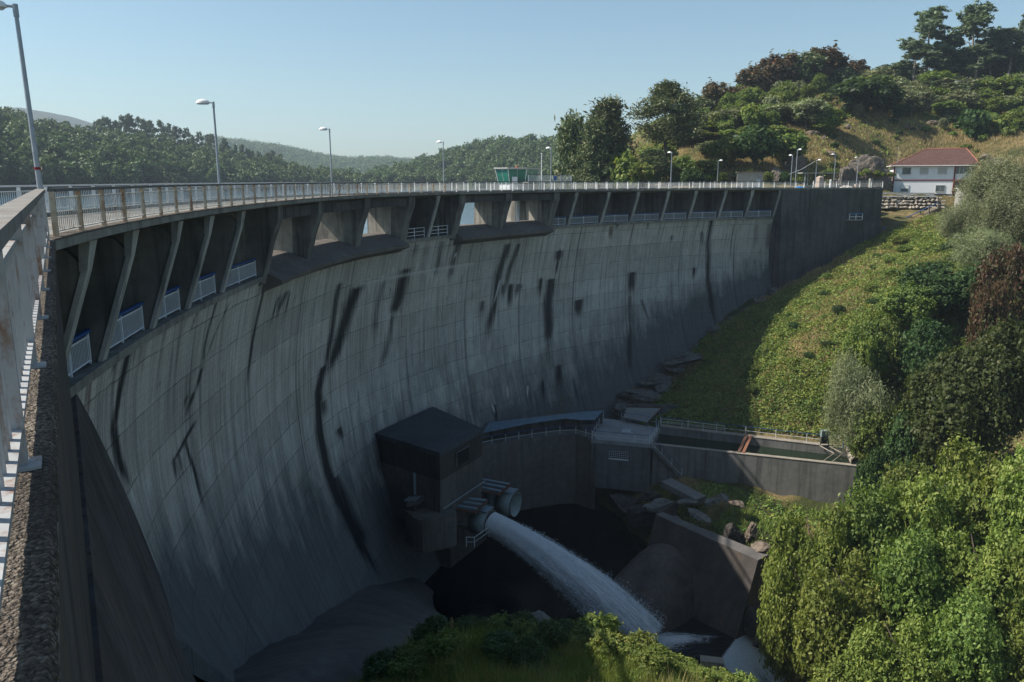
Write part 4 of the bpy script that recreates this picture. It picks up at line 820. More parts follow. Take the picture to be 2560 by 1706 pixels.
# stilling wall on the right of the pool
wt0, wt1 = Vector((14.9, 77.2, -34.0)), at_z(1895, 1402, -34.4); wdir = (wt1 - wt0).normalized(); wn_ = Vector((wdir.y, -wdir.x, 0))
if wn_.x > 0: wn_ = -wn_
sw = thing('stilling_wall', wt0, 'dark sloping concrete retaining wall on the right bank of the lower pool', 'wall')
mb = MB(); h_ = 10.5; bt = .40
lo0, lo1 = wt0 + wn_ * h_ * bt - Vector((0, 0, h_)), wt1 + wn_ * h_ * bt - Vector((0, 0, h_))
rb = -wn_
mb.hexa([lo0, lo1, wt1 + rb * 9 - Vector((0, 0, h_)), wt0 + rb * 5 - Vector((0, 0, h_)), wt0, wt1, wt1 + rb * 1.6, wt0 + rb * 1.0]); mb.build('wall_face', M_WETC, sw)
mb = MB(); e0, e1_ = wt0 - wdir * 1.6 + rb * 2.5 + Vector((0, 0, -.4)), wt0; mb.hexa([e0 - Vector((0, 0, 9)), lo0, lo0 + rb * 8, e0 + rb * 4 - Vector((0, 0, 9)), e0, wt0, wt0 + rb * 1.0, e0 + rb * 3]); mb.build('wing', M_WETC, sw)
mb = MB(); mb.hexa([wt0 + rb * .02 + Vector((0, 0, .003)), wt1 + Vector((0, 0, .003)), wt1 + rb * 1.7 + Vector((0, 0, .003)), wt0 + rb * 1.05 + Vector((0, 0, .003)), wt0 + Vector((0, 0, .05)), wt1 + Vector((0, 0, .05)), wt1 + rb * 1.7 + Vector((0, 0, .05)), wt0 + rb * 1.05 + Vector((0, 0, .05))]); mb.build('coping', concrete('wall_coping', (.14, .13, .125), (.05, .05, .05), .5, .05, 2), sw)
# rounded end sill across the pool
sa, sb = Vector((17.5, 76.3, 0)), Vector((3.5, 62.0, 0)); ad = (sb - sa).normalized(); sn = Vector((-ad.y, ad.x, 0))
if sn.y > 0: sn = -sn          # towards the lower pool
G = []
for i in range(50):
    t = i / 49; c = sa.lerp(sb, t); top = -36.1 - 3.5 * smooth(.10, .75, np.array(t)) + (1.2 * smooth(.72, .88, np.array(t)))
    row = []
    for a in np.linspace(-math.pi * .55, math.pi * .55, 21):
        row.append((c.x + sn.x * 4.6 * math.sin(a), c.y + sn.y * 4.6 * math.sin(a), top - 6.2 * (1 - math.cos(a)) - (.0)))
    G.append(row)
mb = MB(); mb.grid(np.array(G)); tag(mb.build('end_sill', concrete('worn_sill_concrete', (.105, .092, .085), (.022, .02, .019), .8, .3, 1.6, brown=.5, bump=.9), smooth=True, origin=tuple(sa)), 'rounded worn concrete sill between the dark pool and the river', 'sill')
# lower river pool and its little weir
w0e = at_z(1858, 1568, -41.28); w1e = at_z(1791, 1656, -41.28)
me = fast_mesh('river', np.array([(22, 82, -41.3), (2, 60.5, -41.3), (-2, 50, -41.3), (14, 50, -41.3), (w1e.x, w1e.y, -41.3), (w0e.x, w0e.y, -41.3), (28, 72, -41.3)]), np.array([[0, 1, 2, 3, 4, 5, 6]]), M_RIV); tag(link('river', me), kind='structure')
for p_ in me.polygons:
    if p_.normal.z < 0: me.flip_normals(); break
w0, w1 = at_z(1856, 1570, -41.28), at_z(1792, 1655, -41.28); wd = (w1 - w0).normalized(); wo = Vector((-wd.y, wd.x, 0))
if wo.x < 0: wo = -wo
wr = thing('weir', w0, 'low weir sending a fan of white water down to the right of the river pool', 'weir')
def foam_material(name, base=(.33, .40, .50), lo=.30, hi=.62, sx=(1, 1, 1), sc=3.0):
    n = N(name); n.t.nodes.remove(n.b); d = n.n('BsdfDiffuse'); tr = n.n('BsdfTransparent'); mx = n.n('MixShader'); tl = n.n('BsdfTranslucent'); m2 = n.n('MixShader')
    uv = n.n('UVMap', uv_map='flow').outputs[0]; q = n.noise(n.scaled(uv, sx), sc, 8, .72, .4); al = n.attr('dense')
    q2 = n.noise(n.scaled(uv, (sx[0] * 2.5, sx[1] * 1.5, 1)), sc, 6, .7)
    c = n.mix(n.mr(q2, .3, .72), tuple(x * .7 for x in base), tuple(min(.95, x * 1.4) for x in base)); n.l(c, d.inputs[0]); n.l(c, tl.inputs[0]); m2.inputs[0].default_value = .35; n.l(d.outputs[0], m2.inputs[1]); n.l(tl.outputs[0], m2.inputs[2])
    f = n.mr(n.math('ADD', n.math('MULTIPLY', q, .9), n.math('SUBTRACT', al, .5)), lo, hi); n.l(f, mx.inputs[0]); n.l(tr.outputs[0], mx.inputs[1]); n.l(m2.outputs[0], mx.inputs[2]); n.l(mx.outputs[0], n.out.inputs[0]); return n.m
def flow_mesh(name, P, dense, m, ru=1, rv=1):
    n, k_ = P.shape[:2]; idx = np.arange(n * k_).reshape(n, k_); F = np.stack([idx[:-1, :-1], idx[1:, :-1], idx[1:, 1:], idx[:-1, 1:]], -1).reshape(-1, 4)
    me = fast_mesh(name, P.reshape(-1, 3), F, m, True); uvl = me.uv_layers.new(name='flow'); li = np.empty(len(me.loops), np.int32); me.loops.foreach_get('vertex_index', li)
    uu, vv = np.meshgrid(np.linspace(0, ru, n), np.linspace(0, rv, k_), indexing='ij'); uvl.data.foreach_set('uv', np.stack([uu.ravel()[li], vv.ravel()[li]], -1).astype(np.float32).ravel())
    a = me.attributes.new('dense', 'FLOAT', 'POINT'); a.data.foreach_set('value', dense.ravel().astype(np.float32)); return me
M_FOAM = foam_material('weir_water', (.6, .66, .74), sx=(1.2, 5, 1), sc=2.4)
G = []; De = []
for i in range(24):
    t = i / 23; row = []; dr = []
    for j in range(26):
        u = j / 25; p = w0.lerp(w1, u) + wo * (4.5 * t + .0) + wd * (.5 * t * (1 - u)); row.append((p.x, p.y, -41.26 - 3.6 * t ** 1.5 - .1 * math.sin(u * 19) * t)); dr.append(.95 - .35 * t + .2 * math.sin(u * 9) * t - .7 * max(0, .08 - t) / .08)
    G.append(row); De.append(dr)
link('falling_water', flow_mesh('falling_water', np.array(G) - np.array(w0), np.array(De), M_FOAM, 4, 3), wr)
mb = MB(); mb.hexa([w0 + Vector((0, 0, -6)), w1 + Vector((0, 0, -6)), w1 + wo * 6 + Vector((0, 0, -9)), w0 + wo * 6 + Vector((0, 0, -9)), w0 + Vector((0, 0, -.05)), w1 + Vector((0, 0, -.05)), w1 + wo * 5 + Vector((0, 0, -4.4)), w0 + wo * 5 + Vector((0, 0, -4.4))]); mb.build('sill', M_WETC, wr)
mb = MB(); q = at_z(1780, 1650, -40.9); mb.box((q.x, q.y, -41.2), (2.0, .9, .7), -.2); tag(mb.build('concrete_block', concrete('pale_block', (.35, .31, .26), (.12, .11, .1), .4, .05, 3), origin=tuple(q)), 'pale concrete block end showing above the sunlit bushes by the weir', 'block')
# rocks
for i, (px, py, d, s_, k_, lab) in enumerate([(1828, 1345, 73.5, (1.6, 1.3, 3.2), 9, 'big black boulder standing on the right bank above the stilling wall'), (1876, 1335, 74.5, (1.0, .8, 2.0), 5, 'tall sunlit brown boulder leaning on the big black one'),
        (1845, 1262, 80.0, (1.3, .9, .7), 6, 'sunlit pale brown rock on the grass edge of the bank'), (1782, 1254, 82, (1.2, .8, .9), 0, 'square grey block of stone at the end of the fallen slab'), (1745, 1285, 80, (2.2, 1.0, .5), 1, 'flat grey rock in the middle of the shaded bank'),
        (1660, 1265, 83, (2.6, 1.4, .8), 2, 'broad grey ledge rock under the platform wall'), (1690, 1300, 80, (1.4, .9, .6), 3, 'small grey rock just above the stilling wall'), (1720, 1255, 83, (1.7, .9, .7), 4, 'grey rock with moss below the fallen slab'),
        (1905, 1370, 70.5, (1.7, 1.4, .9), 6, 'flat sunlit stone at the corner of the stilling wall'), (1810, 1245, 83, (.8, .7, .6), 3, 'small rock beside the square grey block'), (1625, 1240, 86, (1.6, 1.2, 1.3), 9, 'dark wet rock under the edge of the platform block'), (1560, 1262, 88, (3.4, 2.4, 2.6), 8, 'black rock face at the waterline under the platform block'), (1610, 1290, 84, (2.8, 2.2, 2.4), 10, 'black wet rock between the pool and the shaded bank'),
        (1340, 1572, 57.0, (2.6, 1.6, 1.1), 1, 'rounded grey boulder at the water behind the shaded grass'), (1930, 1600, 62, (2.2, 2.0, 1.4), 9, 'dark boulder right of the little weir'), (1950, 1655, 60, (1.4, 1.3, 1.0), 8, 'lower dark boulder below the weir under the leaves'), (1900, 1560, 67, (2.4, 2.4, 3.2), 10, 'dark rock wall behind the little weir')]):
    p = at_y(px, py, d); rock(p, s_, (.1 * (i % 3), .12 * (i % 2), i * 1.3), k_, lab)
rgr = np.random.default_rng(8)
for i in range(26):
    px, py = 1560 + rgr.uniform(0, 300), 0; py = 1215 + (px - 1560) * .28 + rgr.uniform(0, 75); d = 86 - (py - 1200) * .085; p = at_y(px, py, d); g_ = gz(p.x, p.y); s_ = rgr.uniform(.25, .7)
    rock((p.x, p.y, g_ + .1), (s_ * 1.4, s_, s_ * .9), (rgr.uniform(-.3, .3), 0, rgr.uniform(0, 6)), int(rgr.integers(0, 5)), 'small loose grey stone on the shaded bank below the channel', 'loose stones on the shaded bank')
a, b = at_y(1664, 1206, 87.2), at_y(1752, 1252, 83.2); mb = MB(); d = (b - a).normalized(); mb.beam(a, b, 1.7, .7); tag(mb.build('concrete_slab', concrete('fallen_slab', (.20, .195, .185), (.06, .06, .06), .4, .1, 2), origin=tuple(a)), 'long fallen concrete slab lying below the stair railing', 'slab')
# bare rock and leaf litter along the toe of the dam
rgt = np.random.default_rng(4)
for i in range(46):
    t = i / 45; px = 1520 + t * 440 + rgt.uniform(-10, 10); py = 1000 - (t ** .85) * 275 + rgt.uniform(-6, 16) + (0 if t > .3 else 14)
    s, z = face_at(px, py - 4); p = W(s, face_off(s, z) + rgt.uniform(.4, 2.6), z - .3); g_ = gz(p.x, p.y); s_ = rgt.uniform(.6, 1.6) * (1.9 if t < .45 else 1)
    rock((p.x, p.y, max(p.z - .9, g_ - .35)), (s_ * 1.7, s_ * 1.1, s_ * .55), (rgt.uniform(-.2, .2), rgt.uniform(-.2, .2), rgt.uniform(0, 6)), int(rgt.choice([0, 1, 2, 3, 5, 6])), 'pale bare rock ledge along the toe of the dam', 'rock ledges along the toe of the dam')
# plinth: rounded concrete footing at the left
M_PLN = concrete('footing_concrete', (.11, .104, .10), (.04, .04, .042), .5, .5, .8, brown=.3, bump=.5)
G = []
for s in np.linspace(8., 56.5, 80):
    z0_ = float(np.interp(s, [10, 12.7, 30, 51.6, 57], [-20.2, -20.8, -28.8, -36.9, -38.9])) - .08 * math.sin(s * .5); row = []; sw_ = float(smooth(46, 56.5, np.array(float(s)))); sl_ = 1 - float(smooth(20, 44, np.array(float(s))))
    for j, (o, dz) in enumerate([(-.5, .02), (.8, -.1), (2.0, -.45), (3.2, -1.0), (4.4, -1.9), (5.8, -3.1), (7.4, -4.8), (8.6, -12)]):
        s2 = float(s) + sl_ * .75 * max(o, 0); p = W(s2, float(face_off(float(s), z0_)) + max(o, -.5) * (1 - .35 * sw_), z0_ + dz * (.45 + .55 * sw_) ); row.append((p.x, p.y, p.z + .06 * math.sin(s * 1.7 + j)))
    G.append(row)
mb = MB(); mb.grid(np.array(G)); mb.poly(G[-1]); tag(mb.build('dam_footing', M_PLN, smooth=True, origin=G[0][0]), 'broad sloping concrete footing along the left foot of the dam', 'footing')
# the jet
JP = RIMS[0]; end = at_z(1618, 1604, -41.1); g_ = 9.8; Tj = .92
vx = (end - JP) / Tj; v0 = Vector((vx.x, vx.y, (end.z - JP.z + .5 * g_ * Tj * Tj) / Tj))
jet = thing('water_jet', JP, 'white jet of water shooting from the outlet pipe over the dark pool', 'water jet')
def jp(t): return Vector((JP.x + v0.x * t, JP.y + v0.y * t, JP.z + v0.z * t - .5 * g_ * t * t))
M_JET = foam_material('jet_water', (.92, .95, .98), .06, .44, (.45, 5, 1), 2.6)
for layer in range(4):
    G = []; De = []
    for i in range(90):
        t = Tj * i / 89; c = jp(t); tn = (jp(t + .01) - c).normalized(); u_ = tn.cross(Vector((0, 0, 1))).normalized(); w_ = u_.cross(tn); row = []; dr = []
        r0 = (RR - .12) * (1 - .22 * layer) * (1 + .24 * (t / Tj) + (.45 * layer / 3 * (t / Tj) if layer else 0)) + (.0 if layer else .50 * smooth(.15, 1, np.array(t / Tj)))
        for j in range(41):
            a = 2 * math.pi * j / 40; rr = r0 * (1 + (.05 * math.sin(a * 7 + t * 6) + .05 * math.sin(a * 3 - t * 9 + layer)) * min(1, t * 3)); drop = .5 * (t / Tj) ** 2 * max(0, -math.sin(a)) * 1.6
            row.append(tuple(c + u_ * rr * math.cos(a) + w_ * rr * math.sin(a) - Vector((0, 0, drop)))); dr.append((.98 if layer else .62) - .50 * (t / Tj) * (.9 if layer == 0 else .5) + (.12 * math.sin(a) if layer == 0 else 0))
        G.append(row); De.append(dr)
    link('water_sheet', flow_mesh('water_sheet', np.array(G) - np.array(JP), np.array(De), M_JET, 9, 4), jet)
rj = np.random.default_rng(6); nd = 80000; t = np.clip(rj.beta(1.9, 1.15, nd), 0, 1) * Tj
cen = np.array([JP.x + v0.x * t, JP.y + v0.y * t, JP.z + v0.z * t - .5 * g_ * t * t]).T; vel = np.stack([np.full(nd, v0.x), np.full(nd, v0.y), v0.z - g_ * t], 1); vel /= np.linalg.norm(vel, axis=1)[:, None]
sp_ = (RR * (.80 + .22 * (t / Tj)))[:, None]; rad = rj.normal(size=(nd, 3)); rad -= (rad * vel).sum(1)[:, None] * vel; rad /= np.linalg.norm(rad, axis=1)[:, None] + 1e-6
cen = cen + rad * sp_ * (1 + np.abs(rj.normal(0, .05 + .42 * t[:, None] / Tj, (nd, 1)))) ; cen[:, 2] -= np.abs(rj.normal(0, .35, nd)) * (t / Tj) ** 2 * 1.6
sz = rj.uniform(.008, .020, nd)[:, None]; ln = rj.uniform(2.0, 7, nd)[:, None] * sz; sd = np.cross(vel, rj.normal(size=(nd, 3))); sd /= np.linalg.norm(sd, axis=1)[:, None]
V = np.stack([cen - vel * ln, cen + sd * sz, cen + vel * ln, cen - sd * sz], 1).reshape(-1, 3) - np.array(JP)
M_DROP = plain('water_drops', (.80, .86, .92), .4, .1, 2)
sp = link('spray', fast_mesh('spray', V, np.arange(nd * 4).reshape(-1, 4), M_DROP), jet)
# foam where the jet lands
G = []; De = []
for i in range(30):
    u = i / 29; row = []; dr = []
    for j in range(24):
        a = 2 * math.pi * j / 23; rx = 6.2 * u * (1 + .25 * math.sin(a * 3 + 1) + .15 * math.sin(a * 7)); p = end + Vector((rx * math.cos(a) + 1.9 * u, rx * math.sin(a) * .7 - .5 * u, .07 * (1 - u) + .02 + .04 * math.sin(a * 5 + u * 19) * (1 - u))); row.append(tuple(p)); dr.append(.98 - 1.2 * u + .14 * math.sin(a * 3))
    G.append(row); De.append(dr)
M_SPL = foam_material('splash_foam', (.80, .85, .92), .26, .62, (2.2, 2.2, 1), 2.2)
link('splash_foam', flow_mesh('splash_foam', np.array(G) - np.array(JP), np.array(De), M_SPL, 3, 6), jet)
# ------------------------------------------------------------------ cabin, house and the small things round the far end
M_GREEN = None
def glass_mat(name, c, rough=.08):
    n = N(name); p = n.pos(); q = n.noise(p, .6, 3); n.col(n.mix(n.mr(q, .3, .7), tuple(x * .7 for x in c), tuple(x * 1.25 for x in c))); n.rough(rough, .6); return n.m
M_GREEN = glass_mat('green_cabin_glass', (.02, .15, .105), .25)
M_WIN = glass_mat('window_glass', (.10, .12, .13)); M_PLASTER = plain('white_plaster', (.74, .75, .77), .85, .04, .8, bump=.05); M_OX = plain('oxblood_trim', (.16, .025, .02), .6, .15, 3)
M_PALE = concrete('pale_concrete', (.40, .385, .35), (.16, .155, .15), .35, .3, 1.5); M_SHUT = plain('roller_shutter', (.42, .42, .40), .6, .08, 6); M_WOOD = plain('grey_wood', (.17, .14, .11), .85, .25, 5)
# intake tower and control cabin
tc = at_y(1293, 470, 109.); rT = 2.5
tw = thing('intake_tower', (tc.x, tc.y, -1.7), 'round concrete intake tower upstream of the second spillway', 'tower')
mb = MB(); mb.tube([(tc.x, tc.y, -22), (tc.x, tc.y, -1.7)], rT, 28); mb.build('shaft', M_PIER, tw, True)
cb = thing('control_cabin', (tc.x, tc.y, -1.69), 'green glazed control cabin with outward leaning windows and a flat pale roof', 'cabin')
def octo(r, z, n=8, ph=.39): return [(tc.x + r * math.cos(ph + 2 * math.pi * i / n), tc.y + r * math.sin(ph + 2 * math.pi * i / n), z) for i in range(n)]
mb = MB(); mb.prism(octo(2.55, -1.69), octo(2.55, -.5)); mb.build('base_wall', M_PLASTER, cb)
lo_, hi_ = octo(2.66, -.5), octo(3.15, 1.42)
for i in range(8):
    a, b, c, d = [Vector(q) for q in (lo_[i], lo_[(i + 1) % 8], hi_[(i + 1) % 8], hi_[i])]
    mb = MB(); mb.quad(a, b, c, d); gl = mb.build('window', M_GREEN, cb)
    mb = MB(); mb.beam(a, d, .09, .09); mb.beam(a.lerp(b, .5), d.lerp(c, .5), .03, .04); mb.beam(d, c, .08, .10); mb.build('frame', M_RAIL_W, gl)
mb = MB(); mb.prism(octo(3.38, 1.44), octo(3.35, 1.58)); mb.build('roof', M_PALE, cb)
mb = MB(); mb.tube([(tc.x, tc.y, 1.56), (tc.x, tc.y, 1.85)], [.3, .22], 10); mb.build('roof_vent', plain('red_vent', (.25, .09, .06), .7), cb)
mb = MB(); q = at_y(1287, 445, tc.y - 3.1); mb.box((q.x, q.y, .0), (.7, .3, .8)); mb.build('wall_unit', M_RAIL_W, cb)
# raised railed platform beside the cabin
p0 = at_y(1321, 453, 104.5); p1 = at_y(1428, 453, 108.0)
pf2 = thing('raised_platform', (p0.x, p0.y, -.2), 'raised metal platform with a pale railing right of the green cabin', 'platform')
d_ = Vector((p1.x - p0.x, p1.y - p0.y, 0)); Lp_ = d_.length; d_.normalize(); nn_ = Vector((-d_.y, d_.x, 0))
mb = MB(); mb.hexa([tuple(Vector((p0.x, p0.y, -.35)) + v) for v in (Vector(), d_ * Lp_, d_ * Lp_ + nn_ * 3, nn_ * 3)] + [tuple(Vector((p0.x, p0.y, -.2)) + v) for v in (Vector(), d_ * Lp_, d_ * Lp_ + nn_ * 3, nn_ * 3)]); mb.build('floor', M_PALE, pf2)
mb = MB()
for i in range(60): q = Vector((p0.x, p0.y, .2)) + d_ * (Lp_ * i / 59); mb.box((q.x, q.y, .20), (.035, .035, .78), 0)
mb.build('baluster_panel', M_RAIL_W, pf2)
mb = MB(); mb.beam(Vector((p0.x, p0.y, .64)), Vector((p0.x, p0.y, .64)) + d_ * Lp_, .1, .09); mb.build('handrail', M_HAND_D, pf2)
for i in range(5):
    q = Vector((p0.x, p0.y, 0)) + d_ * (Lp_ * i / 4); mb = MB(); mb.box((q.x, q.y, -.6), (.12, .12, 2.4)); mb.build('post', M_RAIL_W, pf2)
q = at_y(1388, 446, 104.0); mb = MB(); mb.box((q.x, q.y, q.z), (.42, .06, .55)); tag(mb.build('info_sign', plain('blue_sign', (.05, .13, .34), .5), origin=tuple(q)), 'small blue sign on the railing of the raised platform', 'sign')
q = at_y(1354, 436, 105); t_ = at_y(1355, 386, 105); mb = MB(); mb.tube([(q.x, q.y, -1.5), (q.x, q.y, t_.z)], [.09, .06], 8); mb.tube([(q.x, q.y, t_.z), (q.x, q.y, t_.z + .15)], .11, 8); tag(mb.build('mast', M_RAIL_W, origin=(q.x, q.y, -1.5)), 'plain white mast beside the green control cabin', 'mast')
for i, px in enumerate((1289, 1293, 1297)):
    s = s_at(px, -3.6, -4.); p = W(s, -3.6, 0); mb = MB(); mb.tube([(p.x, p.y, -1.9), (p.x, p.y, -5.6)], .075, 8); mb.tube([(p.x, p.y, -3.5), (p.x, p.y, -3.6)], .10, 8)
    tag(mb.build('white_pipe', M_WHITE_G, origin=(p.x, p.y, -5.6)), 'one of three slim white pipes standing together in the second spillway opening', 'pipe', 'slim white pipes in the spillway')
# hut
ha, hb_ = at_y(1842, 457, 151), at_y(1907, 457, 151); hut = thing('concrete_hut', (ha.x, ha.y, -1.6), 'small windowless grey concrete hut with a thin sloping roof and pale door', 'hut')
x0, x1, y0, y1 = ha.x, hb_.x, 151., 154.4; ht = at_y(1842, 432, 151).z
mb = MB(); mb.hexa([(x0, y0, -1.8), (x1, y0, -1.8), (x1 + .9, y1, -1.8), (x0 + .9, y1, -1.8), (x0, y0, ht), (x1, y0, ht), (x1 + .9, y1, ht - .05), (x0 + .9, y1, ht - .05)]); mb.build('wall', M_PALE, hut)
mb = MB(); mb.hexa([(x0 - .2, y0 - .25, ht + .003), (x1 + .25, y0 - .25, ht + .003), (x1 + 1.2, y1 + .2, ht - .04), (x0 + .7, y1 + .2, ht - .04), (x0 - .2, y0 - .25, ht + .14), (x1 + .25, y0 - .25, ht + .14), (x1 + 1.2, y1 + .2, ht + .10), (x0 + .7, y1 + .2, ht + .10)]); mb.build('roof', plain('tan_roof', (.30, .24, .18), .8, .15), hut)
dx = at_y(1896, 450, y0).x; mb = MB(); mb.box((dx, y0 - .02, -.75), (.75, .06, 1.75)); mb.build('door', plain('pale_blue_door', (.45, .52, .56), .6), hut)
# flat roofed shelter
sa_, sb_ = at_y(2006, 432, 154), at_y(2108, 434, 154); sh = thing('roadside_shelter', (sa_.x, 154, -1.7), 'open shelter with a thin flat pale roof on four slim posts', 'shelter')
mb = MB(); mb.box(((sa_.x + sb_.x) / 2, 155.2, (sa_.z + sb_.z) / 2), (sb_.x - sa_.x, 2.6, .16)); mb.build('roof', M_PALE, sh)
for px in (2013, 2056, 2101):
    q = at_y(px, 440, 154.3); mb = MB(); mb.tube([(q.x, q.y, -1.9), (q.x, q.y, sa_.z - .08)], .10, 8); mb.build('post', M_GALV, sh)
q = at_y(2020, 440, 156.2); mb = MB(); mb.tube([(q.x, q.y, -1.9), (q.x, q.y, sa_.z - .08)], .10, 8); mb.build('post', M_GALV, sh)
mb = MB(); a, b = at_y(2008, 470, 153), at_y(2105, 471, 153); mb.box(((a.x + b.x) / 2, 153, -1.35), (b.x - a.x, .3, .85)); tag(mb.build('low_wall', M_PALE, origin=(a.x, 153, -1.7)), 'low pale wall running below the open shelter', 'wall')
q = at_y(2048, 474, 141.5); mo = thing('stone_monument', (q.x, q.y, -1.5), 'pinkish stone monument tapering to a pointed cap behind the railing', 'monument')
def sq(r, z, rz=.3): return [(q.x + r * math.cos(rz + math.pi / 4 + i * math.pi / 2), q.y + r * math.sin(rz + math.pi / 4 + i * math.pi / 2), z) for i in range(4)]
M_PINK = concrete('pink_granite', (.42, .34, .29), (.2, .16, .14), .3, .1, 3)
mb = MB(); mb.prism(sq(.78, -1.6), sq(.62, .25)); mb.build('shaft', M_PINK, mo)
mb = MB(); mb.prism(sq(.66, .253), sq(.62, .42)); mb.prism(sq(.62, .421), sq(.08, .68)); mb.build('cap', M_PINK, mo)
q = at_y(2175, 474, 142); mb = MB(); mb.box((q.x, q.y, (-1.6 + at_y(2175, 447, 142).z) / 2), (.46, .46, at_y(2175, 447, 142).z + 1.6), .2); tag(mb.build('concrete_post', M_PALE, origin=(q.x, q.y, -1.6)), 'square pale concrete post rising behind the end of the crest railing', 'post')
q = at_y(2075, 474, 136.8); mb = MB(); mb.tube([(q.x, q.y, -1.3), (q.x, q.y, -.15), (q.x, q.y, -.05), (q.x, q.y, .03)], [.17, .17, .21, .12], 12); tag(mb.build('white_bollard', M_LAMPW, origin=(q.x, q.y, -1.3)), 'thick white round topped bollard next to the person at the railing', 'bollard')
def crumple(name, c, sx, sy, h, m, seed):
    rg = np.random.default_rng(seed); n = 12; G = []
    for i in range(n):
        row = []
        for j in range(n):
            u, v = i / (n - 1) * 2 - 1, j / (n - 1) * 2 - 1; e = max(0, 1 - max(abs(u), abs(v)) ** 3); row.append((c[0] + u * sx, c[1] + v * sy, c[2] + h * e * rg.uniform(.4, 1.1)))
        G.append(row)
    mb = MB(); mb.grid(np.array(G)); return mb.build(name, m, origin=tuple(c))
q = at_y(1999, 474, 139); tag(crumple('blue_tarp', (q.x, q.y, -1.5), .95, .6, .45, plain('blue_plastic', (.02, .22, .55), .4), 3), 'crumpled bright blue tarp lying on the road by the lamps', 'tarp')
q = at_y(2115, 474, 140.5); tag(crumple('sand_bag', (q.x, q.y, -1.5), 1.1, .6, .55, plain('bag_cloth', (.55, .52, .47), .9), 5), 'pale sack lying behind the far crest railing', 'sack')
for i, (px, w_, h_) in enumerate([(2131, .9, .45), (2142, .9, .75)]):
    q = at_y(px, 474, 141); mb = MB(); mb.box((q.x, q.y, -1.5 + h_ / 2), (w_, .5, h_), .3); tag(mb.build('stone_block', M_PINK, origin=(q.x, q.y, -1.5)), ['low pale stone block right of the sack', 'taller pale stone block beside the low one'][i], 'block', 'stone blocks behind the far railing')
a, b = at_y(1972, 436, 150), at_y(2037, 404, 150); c_ = a.lerp(b, .5) - Vector((0, 0, .25)); mb = MB(); mb.tube([a, c_, b], .03, 5); tag(mb.build('cable', M_WHITE_P, origin=tuple(a)), 'thin pale cable sagging from the short lamp to the bushes', 'cable')
# person leaning on the railing
def person(p, az):
    root = thing('person', p, 'person in dark navy top and grey trousers leaning on the far crest railing', 'person', None, az)
    J = {'pel': (0, 0, .92), 'ch': (.10, 0, 1.22), 'nk': (.22, 0, 1.42), 'hd': (.28, 0, 1.55), 'ht': (.30, 0, 1.68)}
    E_ = [('pel', 'ch'), ('ch', 'nk'), ('nk', 'hd'), ('hd', 'ht')]; rad = {'pel': .16, 'ch': .17, 'nk': .065, 'hd': .10, 'ht': .075}
    for sg, n_ in ((1, 'l'), (-1, 'r')):
        J.update({n_ + 'hip': (0, sg * .10, .86), n_ + 'kn': (.05, sg * .11, .48), n_ + 'an': (-.02, sg * .11, .09), n_ + 'to': (.13, sg * .12, .04), n_ + 'sh': (.14, sg * .20, 1.34), n_ + 'el': (.30, sg * .27, 1.12), n_ + 'wr': (.50, sg * .16, 1.08), n_ + 'ha': (.58, sg * .10, 1.07)})
        E_ += [('pel', n_ + 'hip'), (n_ + 'hip', n_ + 'kn'), (n_ + 'kn', n_ + 'an'), (n_ + 'an', n_ + 'to'), ('ch', n_ + 'sh'), (n_ + 'sh', n_ + 'el'), (n_ + 'el', n_ + 'wr'), (n_ + 'wr', n_ + 'ha')]
        rad.update({n_ + 'hip': .105, n_ + 'kn': .075, n_ + 'an': .055, n_ + 'to': .05, n_ + 'sh': .075, n_ + 'el': .052, n_ + 'wr': .038, n_ + 'ha': .045})
    ks = list(J); me = bpy.data.meshes.new('body'); me.from_pydata([J[q] for q in ks], [(ks.index(a), ks.index(b)) for a, b in E_], []); o = link('body', me, root)
    m = o.modifiers.new('skin', 'SKIN')
    for i, q in enumerate(ks): me.skin_vertices[0].data[i].radius = (rad[q], rad[q])
    me.skin_vertices[0].data[0].use_root = True; sb2 = o.modifiers.new('sub', 'SUBSURF'); sb2.levels = 2; sb2.render_levels = 2
    n = N('person_clothes'); sp_ = n.n('SeparateXYZ'); tcn = n.n('TexCoord'); n.l(tcn.outputs['Object'], sp_.inputs[0])
    c = n.mix(n.mr(sp_.outputs[2], .93, .96), (.12, .125, .13), (.02, .025, .05)); c = n.mix(n.mr(sp_.outputs[2], 1.41, 1.43), c, (.36, .23, .17)); c = n.mix(n.mr(sp_.outputs[0], .50, .52), c, (.36, .23, .17)); c = n.mix(n.mr(sp_.outputs[2], .10, .12), (.03, .03, .03), c); n.col(c); n.rough(.8); me.materials.append(n.m)
    mb = MB(); mb.tube([(.27, 0, 1.55), (.27, 0, 1.64), (.28, 0, 1.70), (.28, 0, 1.73)], [.112, .118, .09, .03], 12); hm = mb.mesh('hair', smooth=True); hm.materials.append(plain('dark_hair', (.02, .016, .012), .7)); link('hair', hm, root)
    return root
q = at_y(2085, 474, 137.6); person((q.x, q.y, ZC - .14), -1.9)
